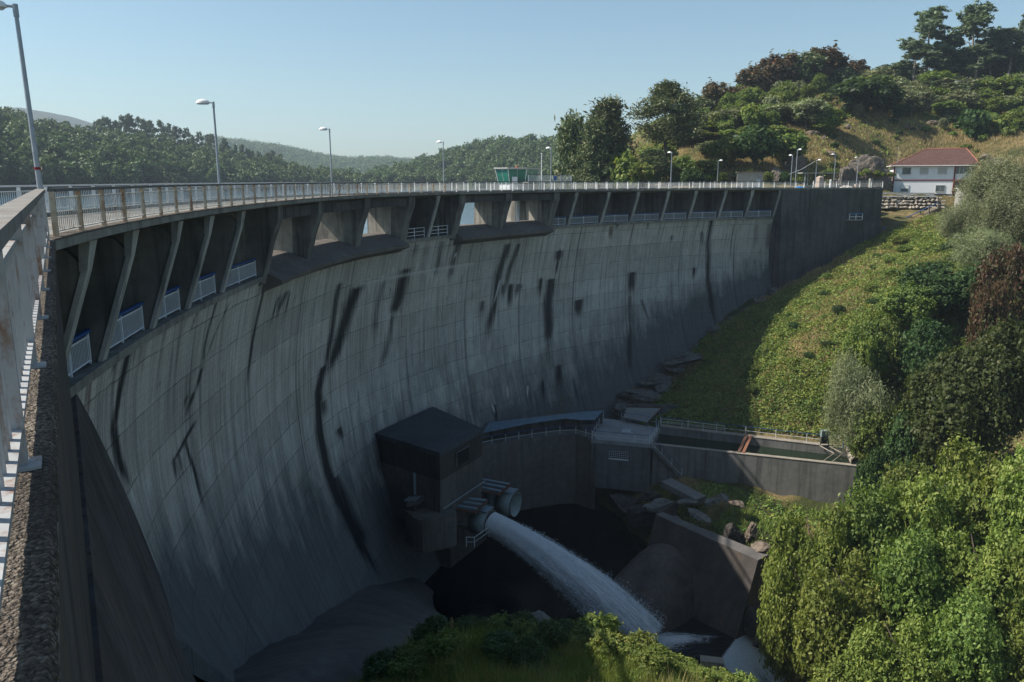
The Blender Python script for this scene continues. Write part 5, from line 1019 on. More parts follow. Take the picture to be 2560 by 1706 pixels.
# ---- house
yH = 165.; X0, X1, X2 = at_y(2234, 440, yH).x, at_y(2386, 440, yH).x, at_y(2437, 440, yH).x; zB, zE = -4.2, at_y(2300, 414, yH).z; zM = at_y(2300, 451, yH).z
hs = thing('white_house', (X0, yH, zB), 'two storey white house with oxblood trim and a hipped red tile roof', 'house')
dp = 9.5
mb = MB(); mb.hexa([(X0, yH, zB), (X1, yH, zB), (X1, yH + dp, zB), (X0, yH + dp, zB), (X0, yH, zE), (X1, yH, zE), (X1, yH + dp, zE), (X0, yH + dp, zE)]); mb.build('wall', M_PLASTER, hs)
mb = MB(); mb.hexa([(X1 + .004, yH + .1, zM - .1), (X2, yH + .1, zM - .1), (X2, yH + dp, zM - .1), (X1 + .004, yH + dp, zM - .1), (X1 + .004, yH + .1, zM + 1.25), (X2, yH + .1, zM + 1.25), (X2, yH + dp, zM + 1.25), (X1 + .004, yH + dp, zM + 1.25)]); mb.build('balcony', M_PLASTER, hs)
mb = MB(); mb.hexa([(X1 + .01, yH + 2.6, zB), (X2, yH + 2.6, zB), (X2, yH + dp, zB), (X1 + .01, yH + dp, zB), (X1 + .01, yH + 2.6, zM - .11), (X2, yH + 2.6, zM - .11), (X2, yH + dp, zM - .11), (X1 + .01, yH + dp, zM - .11)]); mb.build('porch_wall', plain('porch_wall_paint', (.36, .35, .33), .9), hs)
mb = MB()
for x in (X0 - .02, X1, X2 - .1): mb.box((x + .05, yH - .03, (zB + zE) / 2), (.28, .2, zE - zB))
mb.box(((X0 + X2) / 2, yH - .025, zM), (X2 - X0, .14, .22)); mb.box(((X0 + X2) / 2, yH - .025, zE - .12), (X2 - X0, .14, .26)); mb.build('trim', M_OX, hs)
n = 5
for i in range(n):
    a = X1 + .2 + (X2 - X1 - .3) * i / n; b = X1 + .2 + (X2 - X1 - .3) * (i + 1) / n; mb = MB(); mb.box(((a + b) / 2, yH + .16, zM + 1.25 + (zE - .25 - zM - 1.25) / 2), (b - a - .08, .05, zE - .25 - zM - 1.25)); w_ = mb.build('window', M_WIN, hs)
    mb = MB(); mb.box((a, yH + .13, zM + 1.25 + (zE - .25 - zM - 1.25) / 2), (.07, .1, zE - .25 - zM - 1.25)); mb.build('frame', M_RAIL_W, w_)
for px0, py0, px1, py1, kind in [(2257, 420, 2277, 436, 'w'), (2301, 419.5, 2322, 436, 's'), (2346, 419.5, 2368, 436, 's'), (2253, 463.5, 2272, 479, 'h'), (2341, 463.5, 2362, 479, 'g')]:
    a, b = at_y(px0, py0, yH), at_y(px1, py1, yH); cx_, cz_, w_, h_ = (a.x + b.x) / 2, (a.z + b.z) / 2, b.x - a.x, a.z - b.z
    mb = MB(); mb.box((cx_, yH - .015, cz_), (w_, .06, h_)); wn2 = mb.build('window', {'w': M_WIN, 's': M_SHUT, 'h': M_WIN, 'g': M_WIN}[kind], hs)
    mb = MB()
    for x in (cx_ - w_ / 2, cx_ + w_ / 2): mb.box((x, yH - .04, cz_), (.07, .09, h_ + .07))
    mb.box((cx_, yH - .04, cz_ + h_ / 2), (w_ - .075, .09, .07)); mb.box((cx_, yH - .07, cz_ - h_ / 2), (w_ - .075, .16, .07))
    if kind == 'g': mb.box((cx_, yH - .05, cz_), (.05, .06, h_ - .08))
    mb.build('frame', M_SHUT if kind != 's' else M_PLASTER, wn2)
    if kind == 'h': mb = MB(); mb.box((cx_, yH - .06, cz_ + h_ * .22), (w_ - .08, .04, h_ * .5)); mb.build('shutter', M_LAMPW, wn2)
def tile_mat():
    n = N('red_roof_tiles'); p = n.pos(); sx = n.n('SeparateXYZ'); n.l(p, sx.inputs[0]); q = n.noise(p, 1.3, 6, .65); q2 = n.noise(p, 7, 4)
    c = n.mix(n.mr(q, .3, .7), (.076, .044, .039), (.128, .071, .061)); c = n.mix(n.mr(q2, .55, .75, 0, .6), c, (.23, .13, .10)); row = n.math('FRACT', n.math('MULTIPLY', sx.outputs[2], 3.2)); c = n.mix(n.mr(row, 0, .28, .65, 0), c, (.05, .02, .016))
    cl = n.math('FRACT', n.math('MULTIPLY', sx.outputs[0], 3.)); c = n.mix(n.mr(n.math('ABSOLUTE', n.math('SUBTRACT', cl, .5)), .38, .5, 0, .4), c, (.06, .02, .018)); n.col(c); n.rough(.85, .2); n.bump(n.math('ADD', row, n.math('MULTIPLY', cl, .4)), .7, .08); return n.m
ov = .75; zr_ = at_y(2340, 374, yH + 5).z; ya, yb_ = yH - ov, yH + dp + ov; xa, xb_ = X0 - ov, X2 + ov; ra, rb_ = at_y(2294, 374, yH + 5).x, at_y(2393, 374, yH + 5).x
E4 = [(xa, ya, zE), (xb_, ya, zE), (xb_, yb_, zE), (xa, yb_, zE)]; r1, r2 = (ra, yH + dp / 2, zr_), (rb_, yH + dp / 2, zr_)
mb = MB(); mb.quad(E4[0], E4[1], r2, r1); mb.poly([E4[1], E4[2], r2]); mb.quad(E4[2], E4[3], r1, r2); mb.poly([E4[3], E4[0], r1]); rfh = mb.build('roof', tile_mat(), hs)
mb = MB(); mb.hexa([(x, y, z - .16) for x, y, z in E4] + [(x, y, z - .006) for x, y, z in E4]); mb.build('eave', M_LAMPW, rfh)
mb = MB(); mb.tube([r1, r2], .14, 8)
for e, r_ in ((E4[0], r1), (E4[1], r2)): mb.tube([e, r_], .12, 8)
mb.build('ridge_tiles', plain('ridge_tile', (.30, .12, .08), .85, .2), rfh)
q = at_y(2243, 425, yH - .4); t_ = at_y(2246.5, 367, yH - .4); mb = MB(); mb.tube([q, (q.x + .1, q.y, t_.z)], .035, 6); mb.beam((q.x - .1, q.y, q.z + 1.8), (q.x + .7, q.y, q.z + 1.8), .04, .04); mb.box((q.x, q.y + .1, q.z - .3), (.2, .2, .35)); mb.build('antenna', M_GALV, hs)
hs.rotation_euler = (0, 0, R(-20)); hs.scale = (.885, 1, 1)
# wall, boulders, parapet, stairs in front of the house
a, b = at_y(2209, 489.5, 152), at_y(2336, 489.5, 152); pa_ = thing('parapet_wall', (a.x, 152, a.z), 'plain grey concrete parapet above the boulder wall in front of the house', 'wall')
mb = MB(); mb.hexa([(a.x - 6, 152, a.z - .1), (b.x, 152, a.z - .1), (b.x, 152.5, a.z - .1), (a.x - 6, 152.5, a.z - .1), (a.x - 6, 152, a.z + .58), (b.x, 152, a.z + .52), (b.x, 152.5, a.z + .52), (a.x - 6, 152.5, a.z + .58)]); mb.build('parapet', M_PALE, pa_)
mb = MB(); mb.box(((a.x - 6 + b.x) / 2, 151.6, a.z - .16), (b.x - a.x + 6, 1.6, .11)); mb.build('kerb', M_LAMPW, pa_)
bw = thing('boulder_wall', (a.x, 151.2, a.z - 2.5), 'retaining wall of rough pale boulders below the parapet of the house', 'wall'); rgb = np.random.default_rng(12); bm = bmesh.new()
for r_ in range(4):
    x = a.x - 3
    while x < b.x + .6:
        w_ = rgb.uniform(.5, 1.15); src = _rocks[int(rgb.integers(0, 8))]; mt = Matrix.Translation((x + w_ / 2 - bw.location.x, 151.1 - r_ * .28 - bw.location.y, a.z - .42 - r_ * .56 + rgb.uniform(-.08, .08) - bw.location.z)) @ Matrix.Rotation(rgb.uniform(-.25, .25), 4, 'Y') @ Matrix.Rotation(rgb.uniform(-.3, .3) + (3.14 if rgb.random() < .5 else 0), 4, 'Z') @ Matrix.Diagonal((w_ * .66, .5, rgb.uniform(.42, .6), 1))
        n0 = len(bm.verts); bm.from_mesh(src); bm.verts.ensure_lookup_table()
        for v in bm.verts[n0:]: v.co = mt @ v.co
        x += w_
me = bpy.data.meshes.new('stones'); bm.to_mesh(me); bm.free(); me.materials.append(rock_material('pale_boulder', (.34, .29, .23), (.55, .49, .41), (.62, .56, .47))); link('stones', me, bw)
a, b = at_y(2335, 487, 152.5), at_y(2388, 488, 155); mb = MB(); mb.tube([a, b], .16, 8); tag(mb.build('dark_pipe', plain('dark_blue_pipe', (.05, .06, .075), .5), origin=tuple(a)), 'dark horizontal pipe barrier at the end of the house parapet', 'barrier')
a, b = at_y(2344, 508, 152), at_y(2388, 511, 152); mb = MB(); mb.hexa([(a.x, 152.6, a.z - 1.5), (b.x, 152.6, b.z - 1.5), (b.x, 155, b.z - 1.5), (a.x, 155, a.z - 1.5), (a.x, 152.6, a.z + .7), (b.x, 152.6, b.z + .75), (b.x, 155, b.z + .75), (a.x, 155, a.z + .7)]); tag(mb.build('concrete_step', M_PALE, origin=tuple(a)), 'low weathered concrete step at the right foot of the white house', 'step')
a, b = at_y(2392, 520, 148), at_y(2520, 545, 140); tp = at_y(2392, 472, 148).z; wb = thing('pale_wall', (a.x, 148, a.z), 'tall pale concrete wall half hidden by the feathery tree right of the house', 'wall')
mb = MB(); mb.hexa([(a.x, 148, a.z - 2), (b.x, 142, a.z - 5), (b.x, 143, a.z - 5), (a.x, 149, a.z - 2), (a.x, 148, tp), (b.x, 142, tp - .3), (b.x, 143, tp - .3), (a.x, 149, tp)]); mb.build('wall', M_PALE, wb)
mb = MB(); mb.hexa([(a.x - .05, 147.95, tp + .003), (b.x, 141.95, tp - .297), (b.x, 143.05, tp - .297), (a.x - .05, 149.05, tp + .003), (a.x - .05, 147.95, tp + .12), (b.x, 141.95, tp - .18), (b.x, 143.05, tp - .18), (a.x - .05, 149.05, tp + .12)]); mb.build('coping', M_LAMPW, wb)
# stairs with blue handrail
A0, A1 = at_y(2196, 588, 139), at_y(2338, 521, 149); st = thing('garden_stairs', A0, 'long flight of grey plank steps with a blue handrail climbing to the house', 'stairs')
mb = MB()
for i in range(30): p = A0.lerp(A1, i / 29); mb.box((p.x, p.y, p.z), (.55, 1.5, .14), .25)
mb.build('treads', M_WOOD, st)
mb = MB(); mb.tube([A0 + Vector((0, -.9, 1.0)), A0.lerp(A1, .5) + Vector((0, -.9, 1.05)), A1 + Vector((0, -.9, 1.1))], .07, 6); mb.build('handrail', plain('blue_handrail', (.05, .13, .33), .5), st)
for i in range(7):
    p = A0.lerp(A1, i / 6) + Vector((0, -.9, 0)); mb = MB(); mb.box((p.x, p.y, p.z + .35), (.18, .2, 1.35)); mb.build('post', M_WOOD, st)
a, b = at_y(2206, 547, 142), at_y(2296, 547, 146); mb = MB(); mb.hexa([(a.x, 142, a.z - 3), (b.x, 146, a.z - 2.2), (b.x, 146.5, a.z - 2.2), (a.x, 142.5, a.z - 3), (a.x, 142, a.z), (b.x, 146, b.z), (b.x, 146.5, b.z), (a.x, 142.5, a.z)]); tag(mb.build('retaining_wall', M_DARKC, origin=tuple(a)), 'low dark retaining wall behind the plank stairs', 'wall')
p = at_y(2318, 543, 143); rock(p, (1.0, .8, 1.1), (0, .2, 1), 5, 'rounded brown boulder beside the plank stairs')
# things on the abutment face
zb = at_y(2140, 552, 134.5); o0, o1 = W(S_END - 7.2, .1, zb.z), W(S_END - 4.6, .1, zb.z)
mb = MB(); d = (o1 - o0).normalized(); nq = Vector((d.y, -d.x, 0)); mb.hexa([o0, o1, o1 + nq * .9, o0 + nq * .9, o0 + Vector((0, 0, .12)), o1 + Vector((0, 0, .12)), o1 + nq * .9 + Vector((0, 0, .12)), o0 + nq * .9 + Vector((0, 0, .12))]); tag(mb.build('landing', M_PALE, origin=tuple(o0)), 'small pale landing sticking out of the black abutment face', 'landing')
bar_rail([o0 + nq * .8 + Vector((0, 0, .12)), o1 + nq * .8 + Vector((0, 0, .12))], 'short blue and white railing on the small landing of the abutment', 1.0, 1.3, (.5,), M_LAMPW, plain('bright_blue_rail', (.06, .25, .55), .5), pr=.06, br=.05)
# cliffs behind the road
M_CLIFF = rock_material('brown_cliff_rock', (.10, .085, .072), (.19, .165, .14), (.24, .21, .175))
for i, (px, py, d, sc, lab) in enumerate([(2172, 458, 166, (5.6, 3.0, 5.2), 'big bare rounded rock face behind the end of the road'), (2112, 462, 163, (4.2, 2.6, 3.6), 'dark rock face behind the flat roofed shelter'), (1985, 425, 168, (4.5, 3, 3.8), 'brown rock outcrop above the road left of the shelter'), (2228, 470, 168, (3.0, 3., 4.0), 'dark rock beside the left corner of the white house'), (1930, 448, 163, (3.2, 2.5, 2.6), 'shaded low rock right of the concrete hut')]):
    p = at_y(px, py, d); me = rock_mesh('cliff_rock', 50 + i, M_CLIFF, 1., .2, 5); tag(link('cliff_rock', me, None, p, (0, 0, i), sc), lab, 'rock')
for i, (px, py, d, s_) in enumerate([(2030, 330, 186, 1.3), (2120, 318, 196, 1.0), (2200, 345, 185, 1.2), (2075, 400, 176, 1.1), (2265, 318, 200, 1.1), (2130, 395, 175, .9), (2330, 300, 205, 1.3), (2060, 350, 184, .8), (2000, 345, 182, 1.5), (2500, 340, 178, 2.0), (2470, 330, 182, 1.5)]):
    p = at_y(px, py, d); g_ = gz(p.x, p.y); rock((p.x, p.y, g_ + .2), (s_ * 1.6, s_ * 1.2, s_ * 1.1), (.1, 0, i), 5 + i % 3, 'weathered rock half buried in the dry grass of the hillside', 'rocks in the hillside grass')
q = at_y(2284, 292, 214); t_ = at_y(2285, 220, 214); mb = MB(); mb.tube([(q.x, q.y, q.z - 3), (q.x, q.y, t_.z)], [.14, .10], 7); mb.beam((q.x - .4, q.y, t_.z - .2), (q.x + .4, q.y, t_.z - .2), .1, .1); tag(mb.build('utility_pole', M_WOOD, origin=tuple(q)), 'bare wooden pole standing among the bushes on the hillside', 'pole')
q = at_y(2390, 250, 228); t_ = at_y(2391, 205, 228); pyl = thing('small_pylon', (q.x, q.y, q.z), 'small dark metal lattice mast half hidden in hillside bushes', 'pylon')
mb = MB()
for sx, sy in ((-.5, -.5), (.5, -.5), (.5, .5), (-.5, .5)): mb.tube([(q.x + sx, q.y + sy, q.z - 2), (q.x + sx * .5, q.y + sy * .5, t_.z)], .06, 5)
for i in range(7):
    z = q.z - 1 + i * (t_.z - q.z + 1) / 7; mb.beam((q.x - .45, q.y - .45, z), (q.x + .4, q.y - .4, z + .6), .05, .05)
mb.build('lattice', M_DARKM, pyl); mb = MB(); mb.box((q.x, q.y, t_.z), (1.3, .8, .5)); mb.build('head', M_GALV, pyl)
# ------------------------------------------------------------------ trees, bushes, grass
def leaves(P, Nn, size, asp, rg, droop=0.):
    n = len(P); a = rg.normal(size=(n, 3)); a[:, 2] -= droop; a -= (a * Nn).sum(1)[:, None] * Nn; a /= np.linalg.norm(a, axis=1)[:, None] + 1e-9; b = np.cross(Nn, a)
    sz = (size * rg.uniform(.6, 1.3, n))[:, None]
    V = np.stack([P - a * sz, P + b * sz * asp + Nn * sz * .18, P + a * sz, P - b * sz * asp + Nn * sz * .18], 1); return V.reshape(-1, 3)
def blob_crown(seed, lobes, rx, rz, zc, nl, leaf, asp=.5, lobe_r=(.38, .6), fill=.45, up=.35, droop=0., clump=.0, holes=.12):
    rg = np.random.default_rng(seed); C = []
    for i in range(lobes):
        d = rg.normal(size=3); d /= np.linalg.norm(d); d[2] = d[2] * .8 + .12; r = rg.uniform(*lobe_r); C.append((d * (1 - r) * rg.uniform(.75, 1.08), r))
    C.append((np.zeros(3), .62)); w = np.array([c[1] ** 2 for c in C]); w /= w.sum(); k = rg.choice(len(C), nl, p=w); cen = np.array([c[0] for c in C])[k]; rr = np.array([c[1] for c in C])[k]
    d = rg.normal(size=(nl, 3)); d /= np.linalg.norm(d, axis=1)[:, None]; rad = rr * np.where(rg.random(nl) < fill, rg.uniform(.3, .92, nl), rg.normal(.98, .07, nl))
    if clump:     # gather the leaves into twig clumps
        m = max(20, int(nl / clump)); hub = rg.integers(0, nl, m); sel = rg.integers(0, m, nl); base = (cen + d * rad[:, None])[hub][sel]; P = base + rg.normal(size=(nl, 3)) * .055 * rg.uniform(.5, 1.6, m)[sel][:, None]; Nd = d[hub][sel]
    else: P = cen + d * rad[:, None]; Nd = d
    Nn = Nd * .7 + rg.normal(size=(nl, 3)) * .65 + np.array([0, 0, up]); Nn /= np.linalg.norm(Nn, axis=1)[:, None]
    P = P * np.array([rx, rx, rz]) + np.array([0, 0, zc]); return leaves(P, Nn, leaf, asp, rg, droop)
def trunk_mesh(name, seed, h, r, spread, m, nb=6, start=.35, seg=7, lean=.06):
    rg = np.random.default_rng(seed); mb = MB(); pts = []; x = y = 0
    for i in range(6):
        pts.append((x, y, h * i / 5)); x += rg.normal(0, lean) * h / 5; y += rg.normal(0, lean) * h / 5
    mb.tube(pts, [r * (1 - .78 * i / 5) * (1.35 if i == 0 else 1) for i in range(6)], seg)
    for b in range(nb):
        t = start + (1 - start) * (b + .5) / nb; i = min(4, int(t * 5)); p = Vector(pts[i]).lerp(Vector(pts[i + 1]), t * 5 - i); a = rg.uniform(0, 6.28); l = spread * rg.uniform(.55, 1.) * (1.1 - .5 * t)
        q = p + Vector((math.cos(a) * l * .5, math.sin(a) * l * .5, l * .28)); e = p + Vector((math.cos(a) * l, math.sin(a) * l, l * rg.uniform(.35, .7))); mb.tube([p, q, e], [r * .42 * (1 - .5 * t), r * .26, r * .07], 5)
    me = mb.mesh(name, smooth=True); me.materials.append(m); return me
M_BARK = plain('bark', (.075, .06, .048), .95, .35, 4, bump=.5); M_BARKP = plain('pale_bark', (.24, .21, .18), .9, .3, 3, bump=.3)
F_OAK = leafy('oak_leaves', [(0.056, 0.087, 0.029), (0.106, 0.159, 0.039), (0.172, 0.225, 0.056), (0.293, 0.293, 0.078)])
F_LIME = leafy('light_green_leaves', [(0.064, 0.106, 0.034), (0.122, 0.183, 0.044), (0.221, 0.269, 0.064), (0.377, 0.351, 0.097)])
F_YEL = leafy('yellow_green_leaves', [(0.077, 0.116, 0.028), (0.140, 0.195, 0.042), (0.231, 0.286, 0.066), (0.349, 0.381, 0.105)])
F_YEL2 = leafy('mid_green_leaves', [(0.056, 0.094, 0.025), (0.107, 0.164, 0.038), (0.175, 0.234, 0.056), (0.268, 0.312, 0.087)])
F_BANK = leafy('bank_tree_leaves', [(.026, .040, .014), (.052, .072, .022), (.085, .105, .034), (.14, .15, .06)])
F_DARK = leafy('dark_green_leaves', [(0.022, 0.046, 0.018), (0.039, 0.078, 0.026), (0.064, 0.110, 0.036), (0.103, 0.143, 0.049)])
F_OLIVE = leafy('grey_green_leaves', [(0.096, 0.112, 0.056), (0.157, 0.180, 0.091), (0.239, 0.260, 0.142), (0.324, 0.324, 0.185)], .25)
F_PINE = leafy('pine_needles', [(0.049, 0.078, 0.038), (0.089, 0.127, 0.055), (0.157, 0.181, 0.084), (0.246, 0.235, 0.120)], .15)
F_BROWN = leafy('brown_scorched_leaves', [(0.041, 0.049, 0.028), (0.077, 0.072, 0.036), (0.148, 0.090, 0.045), (0.236, 0.113, 0.058)], .2)
F_RED = leafy('red_brown_leaves', [(.035, .045, .018), (.07, .05, .025), (.12, .055, .032), (.08, .09, .035), (.05, .06, .025)], .25)
F_EUC = leafy('eucalyptus_leaves', [(0.060, 0.094, 0.060), (0.101, 0.143, 0.087), (0.161, 0.210, 0.129), (0.245, 0.277, 0.169)], .2)
F_FAR = leafy('far_wood_leaves', [(0.042, 0.075, 0.030), (0.075, 0.129, 0.047), (0.122, 0.176, 0.064), (0.176, 0.205, 0.087)], .2)
PROTO = {}
def proto(key, name, V, fm, tm, k=4): PROTO[key] = (fast_mesh('crown', V, np.arange(len(V)).reshape(-1, k), fm), tm, name)
for i in range(3): proto('near%d' % i, 'leafy_tree', blob_crown(10 + i, 16, 4.6, 4.3, 6.2, 27000, .165, .55, (.24, .46), .18, .5, clump=24), [F_YEL, F_BANK, F_YEL2][i], trunk_mesh('trunk', i, 8.6, .28, 2.7, M_BARK, 9))
for i in range(3): proto('oak%d' % i, 'broadleaf_tree', blob_crown(20 + i, 13, 4.4, 4.2, 5.6, 13000, .21, .55, (.26, .5), .2, .5, clump=18), [F_OAK, F_DARK, F_LIME][i], trunk_mesh('trunk', 5 + i, 7.6, .26, 2.8, M_BARK, 7))
for i in range(2): proto('feather%d' % i, 'feathery_tree', blob_crown(30 + i, 15, 4.0, 4.4, 5.4, 30000, .17, .16, (.24, .46), .4, .3, .4, clump=14), [F_OLIVE, F_OLIVE][i], trunk_mesh('trunk', 9 + i, 7.2, .16, 2.6, M_BARKP, 12, .15))
for i in range(2): proto('bush%d' % i, 'bush', blob_crown(40 + i, 9, 2.2, 1.7, 1.35, 6500, .145, .5, (.3, .5), .35, .5, clump=14), [F_OAK, F_LIME][i], trunk_mesh('stem', 12 + i, 2., .07, 1.3, M_BARK, 6, .1, 5))
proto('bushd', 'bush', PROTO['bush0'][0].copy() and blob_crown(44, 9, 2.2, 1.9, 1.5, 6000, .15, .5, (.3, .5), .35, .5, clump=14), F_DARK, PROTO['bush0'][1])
proto('bushr', 'red_bush', blob_crown(45, 9, 2.2, 2.2, 1.8, 11000, .10, .5, (.3, .5), .35, .5, clump=16), F_RED, PROTO['bush1'][1])
for i in range(2): proto('euc%d' % i, 'eucalyptus_tree', None or np.concatenate([blob_crown(50 + i * 9 + j, 5, rx, rz, 0, n_, .44, .30, (.35, .6), .4, .2, .6, clump=16) + np.array(c) for j, (c, rx, rz, n_) in enumerate([((0, 0, 15.5), 2.8, 2.6, 1100), ((2.2, .6, 13.), 2.3, 2.0, 800), ((-2.3, -.5, 12.2), 2.4, 1.9, 800), ((.8, -1.8, 10.), 2.2, 1.7, 640), ((-1.2, 1.6, 9.), 2.0, 1.6, 560), ((1.6, .6, 7.2), 1.7, 1.3, 400)])]), F_EUC, trunk_mesh('trunk', 20 + i, 15.5, .24, 3.8, M_BARKP, 9, .35, 7, .03))
def pine_crown(seed, n, h, r, leaf, start, dome):
    rg = np.random.default_rng(seed); out = []
    for b in range(n):
        t = start + (1 - start) * (b / n) ** .9; a = rg.uniform(0, 6.28); prof = (math.sin(math.pi * min(1, (t - start) / (1 - start) * .82 + .22)) if dome else (1.06 - (t - start) / (1 - start)) ** .75); l = r * prof * rg.uniform(.55, 1.12); z = h * t
        for q in range(3):
            f = (.5, .78, 1.)[q]; c = np.array([math.cos(a) * l * f, math.sin(a) * l * f, z + l * .18 * f]); m = (40, 54, 48)[q]; P = c + rg.normal(size=(m, 3)) * np.array([.62, .62, .34]) * (r / 4.); Nn = rg.normal(size=(m, 3)) + np.array([0, 0, .8]); Nn /= np.linalg.norm(Nn, axis=1)[:, None]; out.append(leaves(P, Nn, leaf * 1.6, .3, rg))
    return np.concatenate(out)
proto('pine_dome', 'pine_tree', pine_crown(60, 64, 18, 5.2, .24, .42, True), F_PINE, trunk_mesh('trunk', 30, 17.4, .34, 5.0, M_BARK, 16, .38, 8, .02))
proto('pine_cone', 'pine_tree', pine_crown(61, 80, 16, 4.6, .24, .08, False), F_PINE, trunk_mesh('trunk', 31, 15.5, .30, 4.0, M_BARK, 16, .1, 8, .02))
proto('acacia', 'scorched_tree', np.concatenate([blob_crown(65, 14, 3.6, 5.4, 6.4, 3800, .46, .4, (.22, .42), .25, .4, clump=10)]), F_BROWN, trunk_mesh('trunk', 33, 10, .25, 3., M_BARK, 8))
proto('acaciag', 'dark_tree', np.concatenate([blob_crown(66, 14, 3.4, 5.4, 6.2, 3800, .46, .4, (.22, .42), .25, .4, clump=10)]), F_PINE, PROTO['acacia'][1])
for i in range(2): proto('hfeather%d' % i, 'feathery_tree', blob_crown(130 + i, 15, 4.0, 4.4, 5.4, 3400, .52, .30, (.24, .46), .25, .3, .3, clump=9), F_OLIVE if i else F_OAK, PROTO['feather0'][1])
for i in range(3): proto('hoak%d' % i, 'broadleaf_tree', blob_crown(140 + i, 14, 4.4, 4.2, 5.6, 3600, .46, .55, (.26, .5), .2, .5, clump=9), [F_OAK, F_DARK, F_LIME][i], PROTO['oak0'][1])
for i in range(2): proto('hbush%d' % i, 'bush', blob_crown(150 + i, 9, 2.2, 1.7, 1.35, 900, .42, .5, (.3, .5), .3, .5, clump=7), [F_DARK, F_LIME][i], PROTO['bush0'][1])
TREES = {}
def plant(key, x, y, z, sx, sz, label, group, cat='tree', rz=None, name=None):
    cm, tm, nm = PROTO[key]; root = thing(name or nm, (x, y, z), label, cat, group, random.uniform(0, 6.28) if rz is None else rz); root.scale = (sx, sx, sz)
    link('crown', cm, root); link('stem' if 'bush' in key else 'trunk', tm, root); return root
H0 = {'hfeat': (9.8, 8.), 'hoak': (9.9, 8.8), 'hbush': (3.1, 4.4), 'near': (10.6, 9.2), 'oak': (9.9, 8.8), 'feather': (9.8, 8.), 'bush': (3.1, 4.4), 'euc': (18., 8.6), 'pine': (18, 10.), 'acaci': (11.8, 7.2)}
random.seed(4)
def P_(key, px, pyt, d, wpx, label, group, cat='tree', sink=.3, zb=None, name=None):
    x = ray(px, 470)[0] * d if pyt < 800 else ray(px, pyt + 120)[0] * d
    z = gz(x, d) - sink if zb is None else zb; top = ray(px, pyt)[1] * d; h = max(1., top - z); w = wpx * d / 2030.
    hk = [v for k_, v in H0.items() if key.startswith(k_)][0]
    if key == 'pine_cone': hk = (16.5, 9.2)
    if key == 'bushr' or key == 'bushd': hk = (3.7, 4.4)
    return plant(key, x, d, z, w / hk[1], h / hk[0], label, group, cat, name=name)
G1 = 'trees and bushes on the right hillside'; G2 = 'trees of the right bank below the house'; G3 = 'leafy trees in the lower right foreground'
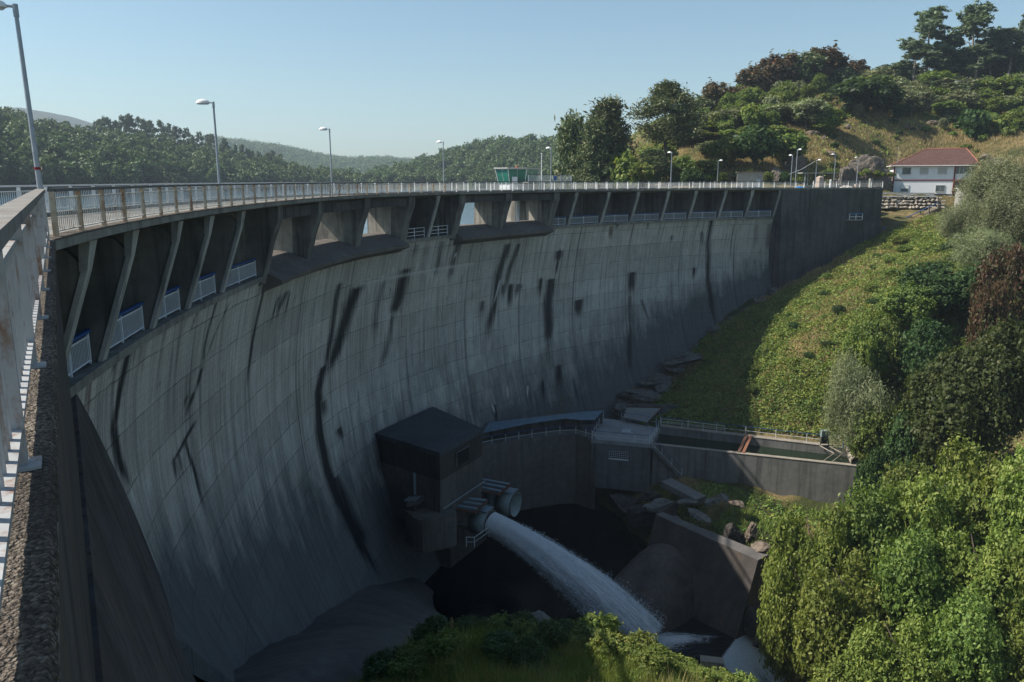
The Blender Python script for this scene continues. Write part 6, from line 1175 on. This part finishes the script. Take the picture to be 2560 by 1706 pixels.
for a in [('pine_cone', 1425, 288, 166, 150, 'pale green pine at the left end of the spur, beside the reservoir', 'pine trees behind the crest'), ('pine_cone', 1515, 246, 163, 165, 'tall dark pine in the middle of the spur, second from the left', 'pine trees behind the crest'), ('pine_cone', 1480, 300, 158, 120, 'shorter pine between the pale pine and the tall dark pine', 'pine trees behind the crest'), ('pine_dome', 1660, 212, 168, 165, 'tall umbrella shaped pine with a bare trunk behind a street lamp', 'pine trees behind the crest'),
          ('hoak2', 1568, 364, 156, 105, 'bright light green tree right of the tall dark pine', G1), ('hoak2', 1600, 400, 153, 70, 'small bright green tree at the foot of the bright one', G1), ('pine_cone', 1630, 372, 158, 110, 'low bushy pine under the umbrella pine', 'pine trees behind the crest'), ('hfeather0', 1700, 385, 160, 90, 'pale feathery tree just right of the umbrella pine trunk', G1), ('bushd', 1730, 408, 152, 75, 'small round dark green bush behind the railing', G1, 'bush'), ('hoak0', 1765, 395, 163, 80, 'mid green small tree behind the small street lamp', G1), ('hoak2', 1805, 335, 168, 100, 'light green rounded tree left of the hut', G1), ('hoak1', 1882, 307, 166, 125, 'round dark green tree standing above the hut', G1), ('hoak0', 1962, 328, 170, 110, 'round green tree right of the hut, above the tallest lamp', G1), ('hoak2', 1925, 340, 174, 90, 'pale green tree between the two round trees by the hut', G1),
          ('acaciag', 1738, 232, 212, 80, 'dark narrow tree at the left edge of the hill skyline', G1), ('acacia', 1782, 200, 218, 85, 'dark tree with a ragged top on the left part of the skyline', G1), ('acacia', 1830, 212, 222, 90, 'brownish low tree between the ragged one and the scorched clump', G1), ('acacia', 1880, 158, 234, 110, 'leftmost tall scorched brown tree on the hilltop clump', G1), ('acacia', 1932, 128, 238, 120, 'second scorched brown tree of the hilltop clump', G1), ('acaciag', 1985, 110, 240, 120, 'tallest dark tree in the scorched hilltop clump', G1), ('acacia', 2038, 114, 242, 110, 'fourth tree of the hilltop clump, dark with brown tips', G1), ('acaciag', 2075, 158, 240, 80, 'dark tree at the right end of the scorched clump', G1), ('acacia', 2112, 146, 246, 70, 'small reddish tree just right of the scorched clump', G1), ('hfeather1', 2165, 165, 238, 100, 'pale tree on the skyline left of the eucalyptus', G1),
          ('hoak1', 2145, 185, 204, 175, 'big round dark oak alone in the dry grass of the slope', G1), ('hoak0', 2200, 240, 214, 100, 'green bush tree right behind the big round oak', G1),
          ('euc0', 2285, 14, 252, 160, 'tallest left eucalyptus with an open crown on the ridge', 'eucalyptus trees on the ridge'), ('euc1', 2388, 4, 254, 170, 'tallest eucalyptus on the ridge, right of the open one', 'eucalyptus trees on the ridge'), ('euc0', 2335, 92, 256, 130, 'eucalyptus in the gap between the two tallest ones', 'eucalyptus trees on the ridge'), ('euc1', 2262, 100, 246, 150, 'dense eucalyptus below the tallest left one', 'eucalyptus trees on the ridge'), ('euc0', 2225, 150, 250, 90, 'short eucalyptus at the left end of the row', 'eucalyptus trees on the ridge'), ('euc1', 2445, 62, 258, 120, 'eucalyptus right of the tallest pair, lower and thin', 'eucalyptus trees on the ridge'), ('euc0', 2488, 66, 250, 130, 'eucalyptus with a flat top near the right edge', 'eucalyptus trees on the ridge'), ('euc1', 2530, 22, 250, 120, 'tall eucalyptus cut by the right edge of the picture', 'eucalyptus trees on the ridge'), ('euc0', 2562, 58, 246, 120, 'outermost eucalyptus at the right edge', 'eucalyptus trees on the ridge'), ('euc1', 2410, 110, 246, 130, 'low dense eucalyptus in front of the tallest one', 'eucalyptus trees on the ridge')]:
    P_(*a)
rt = random.Random(9); rows = [  # px0, px1, top0, top1, d0, d1, n, keys, width, label
    (1690, 2060, 300, 262, 196, 212, 13, ('hfeather0', 'hfeather1', 'hoak2'), 120, 'feathery light green tree in the thicket under the hilltop clump'), (1650, 1850, 345, 330, 180, 190, 7, ('hfeather1', 'hoak0', 'hoak2'), 105, 'light green tree low on the slope behind the umbrella pine'), (1870, 2050, 320, 318, 188, 192, 6, ('hfeather0', 'hfeather1'), 95, 'greyish feathery shrub above the round trees by the hut'), (2180, 2560, 205, 175, 226, 236, 14, ('hfeather0', 'hoak0', 'hfeather1', 'acaciag'), 110, 'shrubby tree in the belt below the eucalyptus'),
    (2240, 2560, 238, 235, 212, 218, 12, ('hfeather1', 'hoak0', 'hfeather0'), 95, 'pale shrub in the second belt below the eucalyptus'), (2380, 2570, 285, 290, 192, 200, 7, ('hbush0', 'hbush1', 'hfeather0'), 75, 'dark rounded bush on the right part of the hillside'), (2200, 2560, 150, 95, 262, 270, 9, ('acaciag', 'hoak1', 'euc1'), 100, 'dark tree standing behind the eucalyptus row')]
for r_ in rows:
    for i in range(r_[6]):
        t = (i + rt.uniform(-.3, .3)) / max(1, r_[6] - 1); P_(rt.choice(r_[7]), r_[0] + (r_[1] - r_[0]) * t, r_[2] + (r_[3] - r_[2]) * t + rt.uniform(-26, 22), r_[4] + (r_[5] - r_[4]) * rt.uniform(-.6, 1.6), r_[8] * rt.uniform(.8, 1.2), r_[9], r_[9])
kz = 0
for i in range(1500):     # thicket that covers the slopes
    d = rt.uniform(166, 262); px = rt.uniform(1640, 2570); x = ray(px, 450)[0] * d; z = gz(x, d)
    if z < 1.2: continue
    u, v = proj((x, d, z))
    zone = None
    if u < 2070 and v < 392 - .10 * (u - 1650): zone = ('hfeather0', 'hfeather1', 'hoak2', 'hfeather0', 'hoak0'), .42, 'feathery shrub of the thicket on the left part of the hillside'
    elif u >= 2070 and v < 292 + 18 * math.sin(u * .012): zone = ('hfeather0', 'hoak0', 'hfeather1', 'hbush0', 'hoak1', 'hfeather1'), .40, 'shrub of the thicket on the right part of the hillside'
    elif u > 2330 and v < 345: zone = ('hbush0', 'hfeather1', 'hbush1'), .30, 'dark shrub low on the right part of the hillside'
    if zone is None or rt.random() < .35: continue
    kk = rt.choice(zone[0]); s_ = zone[1] * rt.uniform(.75, 1.6) * (2.1 if 'bush' in kk else 1)
    plant(kk, x, d, z - .2, s_, s_ * rt.uniform(.75, 1.15), zone[2], zone[2], 'shrub', name='shrub'); kz += 1
    if kz > 285: break
for i in range(46):     # single bushes in the dry grass
    px = rt.uniform(2040, 2570); d = rt.uniform(168, 206); x = ray(px, 450)[0] * d; z = gz(x, d)
    if z < .5: continue
    s_ = rt.uniform(.28, .75); plant(rt.choice(('hbush0', 'hbush1', 'bushd', 'hbush1')), x, d, z - .1, s_, s_ * .8, 'low bush scattered in the dry hillside grass', 'low bushes scattered on the hillside', 'bush')
for i, px in enumerate((2112, 2128, 2150, 2165, 2190, 2202, 2095, 2060, 2230, 2075)):
    p = at_y(px, 425 + (i % 3) * 4, 163.5); plant('bush1', p.x, p.y, p.z - .8, .42, .38, 'bright yellow green shrub hanging on top of the rock face', 'yellow green shrubs on the rock face', 'bush')
for i in range(9):
    px = 1690 + i * 38; p = at_y(px, 452, 160 + (i % 3)); plant(('bush0', 'bushd', 'bush1')[i % 3], p.x, p.y, gz(p.x, p.y) - .1, .7, .75, 'bush at the foot of the slope behind the crest railing', 'bushes at the foot of the slope', 'bush')
for i in range(8):
    px = 1395 + i * 26; p = at_y(px, 458, 152 + (i % 2) * 3); plant(('bush1', 'bush0')[i % 2], p.x, p.y, max(gz(p.x, p.y), -6.) - .1, 1.0, 1.2 + .3 * (i % 3), 'pale green bush under the pines beside the reservoir', 'bushes under the pines', 'bush')
for a in [('feather0', 2500, 372, 122, 215, 'large feathery grey green tree right of the white house', G2), ('feather1', 2420, 478, 117, 130, 'feathery grey green tree in front of the pale wall', G2), ('feather1', 2552, 440, 112, 190, 'feathery grey green tree at the right edge below the house', G2), ('feather0', 2470, 560, 108, 170, 'feathery olive tree below the pale wall', G2), ('oak1', 2370, 640, 101, 200, 'dense dark green tree in the middle of the right bank', G2), ('oak0', 2300, 700, 100, 150, 'dark green tree left of the densest one on the bank', G2), ('oak1', 2460, 640, 99, 150, 'dark green tree right of the densest one on the bank', G2), ('bushr', 2545, 588, 94, 150, 'red brown leaved tree at the right edge', G2, 'tree'), ('bushr', 2520, 680, 90, 110, 'smaller red brown bush below the red tree', G2, 'bush'), ('oak0', 2220, 772, 95, 130, 'green rounded bush tree on the edge of the sunny slope', G2), ('oak2', 2150, 800, 94, 100, 'pale green bush tree at the middle of the sunny slope', G2), ('oak1', 2350, 770, 92, 150, 'dark green tree above the shaded hollow', G2),
          ('feather1', 2150, 862, 86.5, 185, 'rounded olive feathery tree above the end of the channel', G2), ('oak0', 2190, 990, 84, 150, 'green tree just behind the end of the water channel', G2), ('near1', 2400, 868, 76, 300, 'large light green tree with visible pale branches on the right', G2), ('near1', 2530, 792, 75, 260, 'large light green tree cut by the right edge', G2), ('oak1', 2290, 975, 80, 170, 'green tree between the olive one and the large light green one', G2), ('oak0', 2275, 1128, 72, 150, 'green tree crossing the end of the channel and its pipe', G2), ('oak1', 2180, 1090, 77.5, 100, 'small green tree touching the concrete pipe', G2)]:
    P_(*a)
for a in [('near0', 2030, 1228, 60, 240, 'foreground tree leftmost of the lower right crowns, reaching over the stilling wall', G3), ('near2', 2170, 1200, 61, 250, 'foreground tree crown right below the channel end', G3), ('near0', 2320, 1135, 61, 280, 'foreground yellow green tree crown in the middle of the right side', G3), ('near0', 2470, 1075, 62, 280, 'foreground tree crown high at the right edge', G3), ('near0', 2580, 1100, 59, 260, 'outermost foreground crown at the right edge', G3), ('near0', 1995, 1340, 58.5, 190, 'low foreground crown hanging beside the stilling wall corner', G3), ('near0', 2120, 1370, 55, 270, 'lower foreground crown, second row from the left', G3), ('near2', 2280, 1320, 54.5, 270, 'lower foreground crown in the middle of the second row', G3), ('near0', 2440, 1290, 54, 280, 'lower foreground crown towards the right edge', G3), ('near0', 2580, 1300, 53, 240, 'lower foreground crown at the right edge', G3), ('near0', 2135, 1560, 52, 250, 'bottom foreground crown beside the little weir', G3), ('near0', 2240, 1530, 50, 270, 'bottom foreground crown in the middle', G3), ('near2', 2420, 1490, 49.5, 280, 'bottom foreground crown to the right', G3), ('near0', 2580, 1500, 49, 260, 'bottom right corner foreground crown', G3)]:
    P_(*a, sink=.3)
# ---- ground cover
def cover(name, n, box, keep, leaf, asp, m, seed, h=(.05, .5), kind='stuff', up=.6, blade=False):
    rg = np.random.default_rng(seed); X = rg.uniform(box[0], box[1], n); Y = rg.uniform(box[2], box[3], n); k_ = keep(X, Y, rg); X, Y = X[k_], Y[k_]; Z = ground_z(X, Y); n = len(X)
    if blade:
        hh = rg.uniform(*h, n); a = rg.uniform(0, 6.28, n); w = leaf * rg.uniform(.6, 1.4, n); le = rg.normal(0, .35, (n, 2)) * hh[:, None]
        V = np.stack([np.stack([X - np.cos(a) * w, Y - np.sin(a) * w, Z - .05], 1), np.stack([X + np.cos(a) * w, Y + np.sin(a) * w, Z - .05], 1), np.stack([X + le[:, 0], Y + le[:, 1], Z + hh], 1)], 1).reshape(-1, 3)
        return tag(link(name, fast_mesh(name, V, np.arange(3 * n).reshape(-1, 3), m)), kind=kind)
    lump = h[1] * (.35 + .65 * np.clip(.5 + .5 * np.sin(X * 1.7 + 2 * np.sin(Y * .9)) * np.cos(Y * 1.5 + 1.3 * np.sin(X * .8)), 0, 1)); P = np.stack([X, Y, Z + h[0] + lump * rg.random(n) ** .6], 1)
    Nn = rg.normal(size=(n, 3)) * .7 + np.array([0, 0, up]); Nn /= np.linalg.norm(Nn, axis=1)[:, None]; V = leaves(P, Nn, leaf, asp, rg); return tag(link(name, fast_mesh(name, V, np.arange(4 * n).reshape(-1, 4), m)), kind=kind)
F_BRAM = leafy('bramble_leaves', [(0.075, 0.142, 0.038), (0.137, 0.234, 0.058), (0.246, 0.330, 0.080), (0.432, 0.423, 0.100)], .3); F_DRY = leafy('dry_grass', [(0.149, 0.116, 0.056), (0.280, 0.214, 0.108), (0.410, 0.307, 0.158), (0.186, 0.186, 0.084)], .3); F_GRASS = leafy('green_grass', [(0.085, 0.159, 0.042), (0.158, 0.236, 0.057), (0.257, 0.317, 0.085), (0.429, 0.380, 0.143)], .35)
def pn(X, Y, f=.11): return .5 + .25 * (np.sin(X * f * 1.7 + 1.9 * np.sin(Y * f)) + np.cos(Y * f * 1.3 + 1.7 * np.sin(X * f * .8)))
def downstream(X, Y): o, s = off_of(X, Y); return o, s
def slope(X, Y, rg):
    o, s = off_of(X, Y); t = smooth(0, 1, (Y - 90) / 47)
    tan_ = np.zeros(len(X))
    for cx_, cy_, r_ in ((53, 124, 9), (46, 112, 6), (59, 131, 6), (40, 106, 3.5), (62, 118, 5)): tan_ = np.maximum(tan_, 1 - np.hypot(X - cx_, (Y - cy_) * 1.1) / r_)
    inside = (o > 3.2 + 2.2 * np.sin(Y * .5)) & (X > 17 + (112 - Y) * .0) & ((Y > 101) | (X > 40) | ((Y > 92.8 + (39 - X) * .43) & (X > 20)))
    dry = smooth(.52, .72, pn(X, Y, .13) + .28 * smooth(116, 132, Y) * smooth(70, 58, X)); return inside & (rg.random(len(X)) > np.maximum(.5 * dry, np.clip(tan_ * 2.0, 0, .72)))
cover('bramble_cover', 330000, (17, 98, 84, 137), slope, .17, .55, F_BRAM, 1, (.05, .75))
cover('dry_slope_grass', 150000, (22, 98, 92, 152), lambda X, Y, rg: (off_of(X, Y)[0] > 1.5) & ((Y > 101) | (X > 40)) & ((pn(X, Y, .13) + .3 * smooth(112, 136, Y) + rg.normal(0, .15, len(X)) > .68) | (np.minimum.reduce([np.hypot(X - a_, (Y - b_) * 1.1) / r_ for a_, b_, r_ in ((53, 124, 9), (46, 112, 6), (59, 131, 6), (40, 106, 3.5), (62, 118, 5))]) < .95)), .035, .5, F_DRY, 2, (.25, .7), blade=True)
cover('hillside_dry_grass', 260000, (28, 190, 158, 262), lambda X, Y, rg: (ground_z(X, Y, False) > -.5) & (rg.random(len(X)) < .35 + .65 * smooth(.3, .6, pn(X, Y, .09))), .06, .5, F_DRY, 3, (.35, 1.0), blade=True)
cover('hillside_brush', 90000, (28, 200, 160, 300), lambda X, Y, rg: (ground_z(X, Y, False) > -.5) & (pn(X + 31, Y, .10) > .50) & ((Y > 205) | (rg.random(len(X)) < .3)), .30, .5, F_BRAM, 4, (.05, .9))
bankk = lambda X, Y, rg: (off_of(X, Y)[0] > 2) & (((X - wt0.x) * wn_.x + (Y - wt0.y) * wn_.y) < -2.) & (Y < 90.6 - (X - 16) * .39) & (Y > 55) & (X > 12)
cover('bank_grass', 90000, (14, 60, 56, 90), lambda X, Y, rg: bankk(X, Y, rg) & (pn(X, Y, .5) > .45), .05, .5, F_GRASS, 5, (.15, .55), blade=True)
cover('bank_ground_cover', 60000, (14, 75, 40, 88), lambda X, Y, rg: bankk(X, Y, rg) & (pn(X + 9, Y, .4) > .42), .16, .5, F_BRAM, 6, (.03, .45))
prom = lambda X, Y, rg: (ground_z(X, Y, False) > -30) & (off_of(X, Y)[0] > 3.0) & (X > -6.2 + .9 * np.sin(Y * 1.3))
cover('foreground_grass', 200000, (-11, 16, 21, 40), prom, .014, .5, F_GRASS, 7, (.25, .75), blade=True)
cover('foreground_dry_grass', 60000, (-11, 16, 21, 40), lambda X, Y, rg: prom(X, Y, rg) & (pn(X, Y, .6) > .5), .010, .5, F_DRY, 8, (.35, .9), blade=True)
cover('foreground_ground_cover', 90000, (-11, 16, 21, 40), lambda X, Y, rg: prom(X, Y, rg) & (pn(X + 4, Y, .55) > .35), .06, .5, F_BRAM, 9, (.05, .42))
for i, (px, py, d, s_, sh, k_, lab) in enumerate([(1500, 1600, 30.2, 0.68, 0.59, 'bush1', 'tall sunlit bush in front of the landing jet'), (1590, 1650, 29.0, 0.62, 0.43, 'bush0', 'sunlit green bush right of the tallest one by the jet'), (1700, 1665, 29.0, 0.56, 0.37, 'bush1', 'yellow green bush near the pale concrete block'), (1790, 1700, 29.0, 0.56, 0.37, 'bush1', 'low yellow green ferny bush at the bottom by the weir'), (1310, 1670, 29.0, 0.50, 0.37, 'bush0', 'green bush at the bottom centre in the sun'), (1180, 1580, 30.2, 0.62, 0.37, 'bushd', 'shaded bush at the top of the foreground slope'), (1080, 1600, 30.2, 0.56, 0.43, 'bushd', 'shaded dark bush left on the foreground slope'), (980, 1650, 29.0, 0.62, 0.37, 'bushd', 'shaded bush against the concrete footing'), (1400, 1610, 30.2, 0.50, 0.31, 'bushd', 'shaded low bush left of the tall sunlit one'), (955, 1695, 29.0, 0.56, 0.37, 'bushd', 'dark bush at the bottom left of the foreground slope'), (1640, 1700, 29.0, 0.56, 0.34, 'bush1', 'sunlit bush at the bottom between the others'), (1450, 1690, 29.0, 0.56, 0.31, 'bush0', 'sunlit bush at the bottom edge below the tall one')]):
    p = at_y(px, py, d); plant(k_, p.x, p.y, gz(p.x, p.y) - .15, s_ * .85, sh, lab, 'bushes on the foreground slope', 'bush')
rfs = random.Random(31)
for i in range(70):
    x, y = rfs.uniform(22, 72), rfs.uniform(96, 133); o_, s_q = off_of(np.array([x]), np.array([y]))
    if o_[0] < 4 or (y < 101 and x < 40): continue
    s_ = rfs.uniform(.2, .55) * (1.3 if x > 48 else 1); plant(rfs.choice(('bush1', 'bush0', 'bush1', 'bushd')), x, y, gz(x, y) - .1, s_, s_ * rfs.uniform(.5, .9), 'low shrub growing out of the brambles on the bank beside the dam', 'low shrubs on the bank beside the dam', 'shrub', name='shrub')
rfs = random.Random(21)
for i in range(44):
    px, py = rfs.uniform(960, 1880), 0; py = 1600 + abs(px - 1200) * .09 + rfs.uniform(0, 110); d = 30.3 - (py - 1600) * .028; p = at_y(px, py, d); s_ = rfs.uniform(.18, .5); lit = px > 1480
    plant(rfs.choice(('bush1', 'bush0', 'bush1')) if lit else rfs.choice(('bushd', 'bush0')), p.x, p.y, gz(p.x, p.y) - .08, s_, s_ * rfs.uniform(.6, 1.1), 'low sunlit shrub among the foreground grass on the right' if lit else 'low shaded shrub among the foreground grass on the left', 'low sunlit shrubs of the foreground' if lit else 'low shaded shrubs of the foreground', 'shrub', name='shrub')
for i, (px, py, d, h_) in enumerate([(1362, 1640, 29.5, 1.0), (1130, 1640, 29.5, .9), (1290, 1690, 27.5, .85), (960, 1690, 29, .9), (1250, 1600, 30, .8)]):
    p = at_y(px, py, d); z = gz(p.x, p.y); mb = MB(); mb.tube([(p.x, p.y, z - .1), (p.x + .03, p.y, z + h_ * .6), (p.x - .02, p.y, z + h_)], .014, 5); t = thing('dry_stalk', (p.x, p.y, z), 'dry upright stalk with a feathery brown head among the foreground grass', 'plant', 'dry stalks on the foreground slope'); mb.build('stem', M_WOOD, t)
    V = blob_crown(90 + i, 4, .11, .32, 0, 260, .05, .3) + np.array([0, 0, h_ - .12]); link('seed_head', fast_mesh('seed_head', V, np.arange(len(V)).reshape(-1, 4), F_DRY), t)
# ------------------------------------------------------------------ far shores and hills
rf_ = np.random.default_rng(77)
def interp(px, tab): return np.interp(px, [a for a, b in tab], [b for a, b in tab])
def hill(name, sky_, shore_d, ridge_d, tree_h, shore_z, m, nu=90, nv=24, bump=4.):
    px = np.linspace(sky_[0][0], sky_[-1][0], nu); G = np.zeros((nu, nv + 6, 3)); top = interp(px, sky_)
    for i, p in enumerate(px):
        sd, rd = interp(p, shore_d), interp(p, ridge_d); zt = max(shore_z + 1, ray(1280, top[i])[1] * rd - tree_h); a = (p - 1280) / 2030.
        for j in range(nv + 6):
            t = j / (nv - 1); d = sd + (rd - sd) * min(t, 1) + max(0, t - 1) * (rd - sd) * 2.2; z = shore_z + (zt - shore_z) * (math.sin(min(t, 1) * math.pi / 2) ** .9) - max(0, t - 1) * (zt - shore_z) * 1.2
            G[i, j] = (a * d, d, z + bump * math.sin(p * .021 + j * .7) * math.sin(j * .5 + p * .008) * min(1, t * 3) * max(0., 1 - t))
    idx = np.arange(G.shape[0] * G.shape[1]).reshape(G.shape[:2]); F = np.stack([idx[:-1, :-1], idx[1:, :-1], idx[1:, 1:], idx[:-1, 1:]], -1).reshape(-1, 4)
    tag(link(name, fast_mesh(name, G.reshape(-1, 3), F, m, True)), kind='structure'); return G[:, :nv + 1]
def spots(G, n, seed, v0=.02, v1=1.):
    rg = np.random.default_rng(seed); nu, nv = G.shape[:2]; u = rg.uniform(0, nu - 1.001, n); v = rg.uniform(v0, v1, n) * (nv - 2.001); i, j = u.astype(int), v.astype(int); fu, fv = (u - i)[:, None], (v - j)[:, None]
    return G[i, j] * (1 - fu) * (1 - fv) + G[i + 1, j] * fu * (1 - fv) + G[i, j + 1] * (1 - fu) * fv + G[i + 1, j + 1] * fu * fv
M_WOODF = plain('far_wood_floor', (.03, .042, .018), .95, .4, .05)
FAR = [blob_crown(200 + i, 8, 5.4, 5.6 + i % 2, 6.2, 900, .85, .6, (.3, .5), .3, .5, clump=7) for i in range(4)]
SK_L = [(-260, 240), (0, 272), (90, 300), (200, 325), (300, 338), (400, 345), (500, 362), (600, 384), (700, 402), (800, 426), (890, 452)]
GL = hill('hill', SK_L, [(-260, 300), (300, 400), (890, 620)], [(-260, 520), (300, 640), (890, 700)], 12., ZR - .5, M_WOODF)
far_me = [fast_mesh('crown', V, np.arange(len(V)).reshape(-1, 4), F_FAR) for V in FAR]; far_tr = trunk_mesh('trunk', 70, 8, .3, 3.5, M_BARK, 4, .3, 5)
SP_ = spots(GL, 1000, 1); order = np.argsort(SP_[:, 1] + rf_.normal(0, 30, len(SP_)))
for k_, i in enumerate(order[:240]):
    s_ = rf_.uniform(.75, 1.25); t = thing('far_tree', SP_[i] - np.array([0, 0, .4]), 'one of the many rounded green trees of the wooded far shore on the left', 'tree', 'trees of the wooded far shore', rf_.uniform(0, 6.28)); t.scale = (s_, s_, s_ * rf_.uniform(.85, 1.2)); link('crown', far_me[k_ % 4], t); link('trunk', far_tr, t)
def merged(name, P, protos, m, seed, s0=.75, s1=1.25):
    rg = np.random.default_rng(seed); out = []
    for p in P:
        V = protos[rg.integers(0, len(protos))]; a = rg.uniform(0, 6.28); s_ = rg.uniform(s0, s1); c, q = math.cos(a) * s_, math.sin(a) * s_
        out.append(np.stack([V[:, 0] * c - V[:, 1] * q, V[:, 0] * q + V[:, 1] * c, V[:, 2] * s_ * rg.uniform(.85, 1.2)], 1) + p)
    V = np.concatenate(out); return tag(link(name, fast_mesh(name, V, np.arange(len(V)).reshape(-1, 4), m)), kind='stuff')
THIN = [V.reshape(-1, 4, 3)[::2].reshape(-1, 3) for V in FAR]
merged('left_shore_wood', SP_[order[240:]] - np.array([0, 0, .4]), THIN, F_FAR, 3)
# eucalyptus row on the left ridge
for i in range(34):
    px = 255 + 450 * (i / 33) ** 1.25 + rf_.uniform(-6, 6); d = float(interp(px, [(-260, 500), (300, 600), (890, 680)])) + rf_.uniform(-30, 20); top = np.interp(px, [250, 330, 420, 480, 560, 640, 720], [300, 287, 305, 325, 345, 372, 392]) + rf_.uniform(-10, 9)
    zt = ray(1280, top)[1] * d; zb = zt - rf_.uniform(20, 27); t = thing('eucalyptus_tree', ((px - 1280) / 2030 * d, d, zb), 'tall thin eucalyptus of the row standing on the left wooded ridge', 'tree', 'eucalyptus row on the left ridge', rf_.uniform(0, 6.28)); q = (zt - zb) / 18.; t.scale = (q * .75, q * .75, q); link('crown', PROTO['euc%d' % (i % 2)][0], t); link('trunk', PROTO['euc0'][1], t)
SK_C = [(840, 462), (900, 440), (960, 418), (1050, 396), (1130, 374), (1200, 350), (1290, 342), (1360, 346), (1450, 330), (1560, 340), (1700, 400)]
GC = hill('hill', SK_C, [(840, 620), (1200, 560), (1700, 420)], [(840, 760), (1200, 820), (1700, 640)], 11., ZR - .5, M_WOODF)
merged('middle_shore_wood', spots(GC, 900, 2) - np.array([0, 0, .4]), THIN, F_FAR, 4, .65, 1.1)
SK_M = [(520, 346), (600, 355), (700, 368), (760, 380), (830, 396), (900, 399), (960, 396), (1020, 402), (1080, 410), (1200, 420)]
GM = hill('hill', SK_M, [(520, 1300), (1200, 1300)], [(520, 2000), (1200, 1900)], 10., ZR - .5, M_WOODF)
T2_ = [V.reshape(-1, 4, 3)[::9].reshape(-1, 3) * np.array([1.5, 1.5, 1.1]) for V in FAR]
for V in T2_: pass
merged('distant_wood', spots(GM, 2600, 5), T2_, F_FAR, 6, .8, 1.3)
GN = hill('mountain', [(-300, 300), (-100, 292), (0, 284), (70, 271), (140, 284), (190, 296), (250, 316), (330, 348), (420, 380), (560, 420)], [(-300, 1700), (560, 1900)], [(-300, 2700), (560, 2700)], 0, -30, M_WOODF, 60, 16, 30.)
GO = hill('hill', [(640, 400), (700, 384), (760, 380), (840, 398), (900, 402), (980, 405), (1060, 400), (1150, 390), (1300, 395)], [(640, 2100), (1300, 2100)], [(640, 2700), (1300, 2700)], 0, -10, M_WOODF, 60, 16, 10.)
# ------------------------------------------------------------------ haze
nh = N('haze_air'); nh.t.nodes.remove(nh.b); pv = nh.n('VolumePrincipled'); pv.inputs['Color'].default_value = (.70, .84, 1., 1); pv.inputs['Density'].default_value = 0.00019; pv.inputs['Anisotropy'].default_value = .1
nh.l(pv.outputs[0], nh.out.inputs['Volume'])
hx = [(-3600, -700), (3600, -700), (3600, 3900), (-3600, 3900)]; mb = MB(); mb.hexa([(x, y, -61) for x, y in hx] + [(x, y, 262) for x, y in hx]); hz_ = mb.build('haze', nh.m); tag(hz_, kind='stuff')
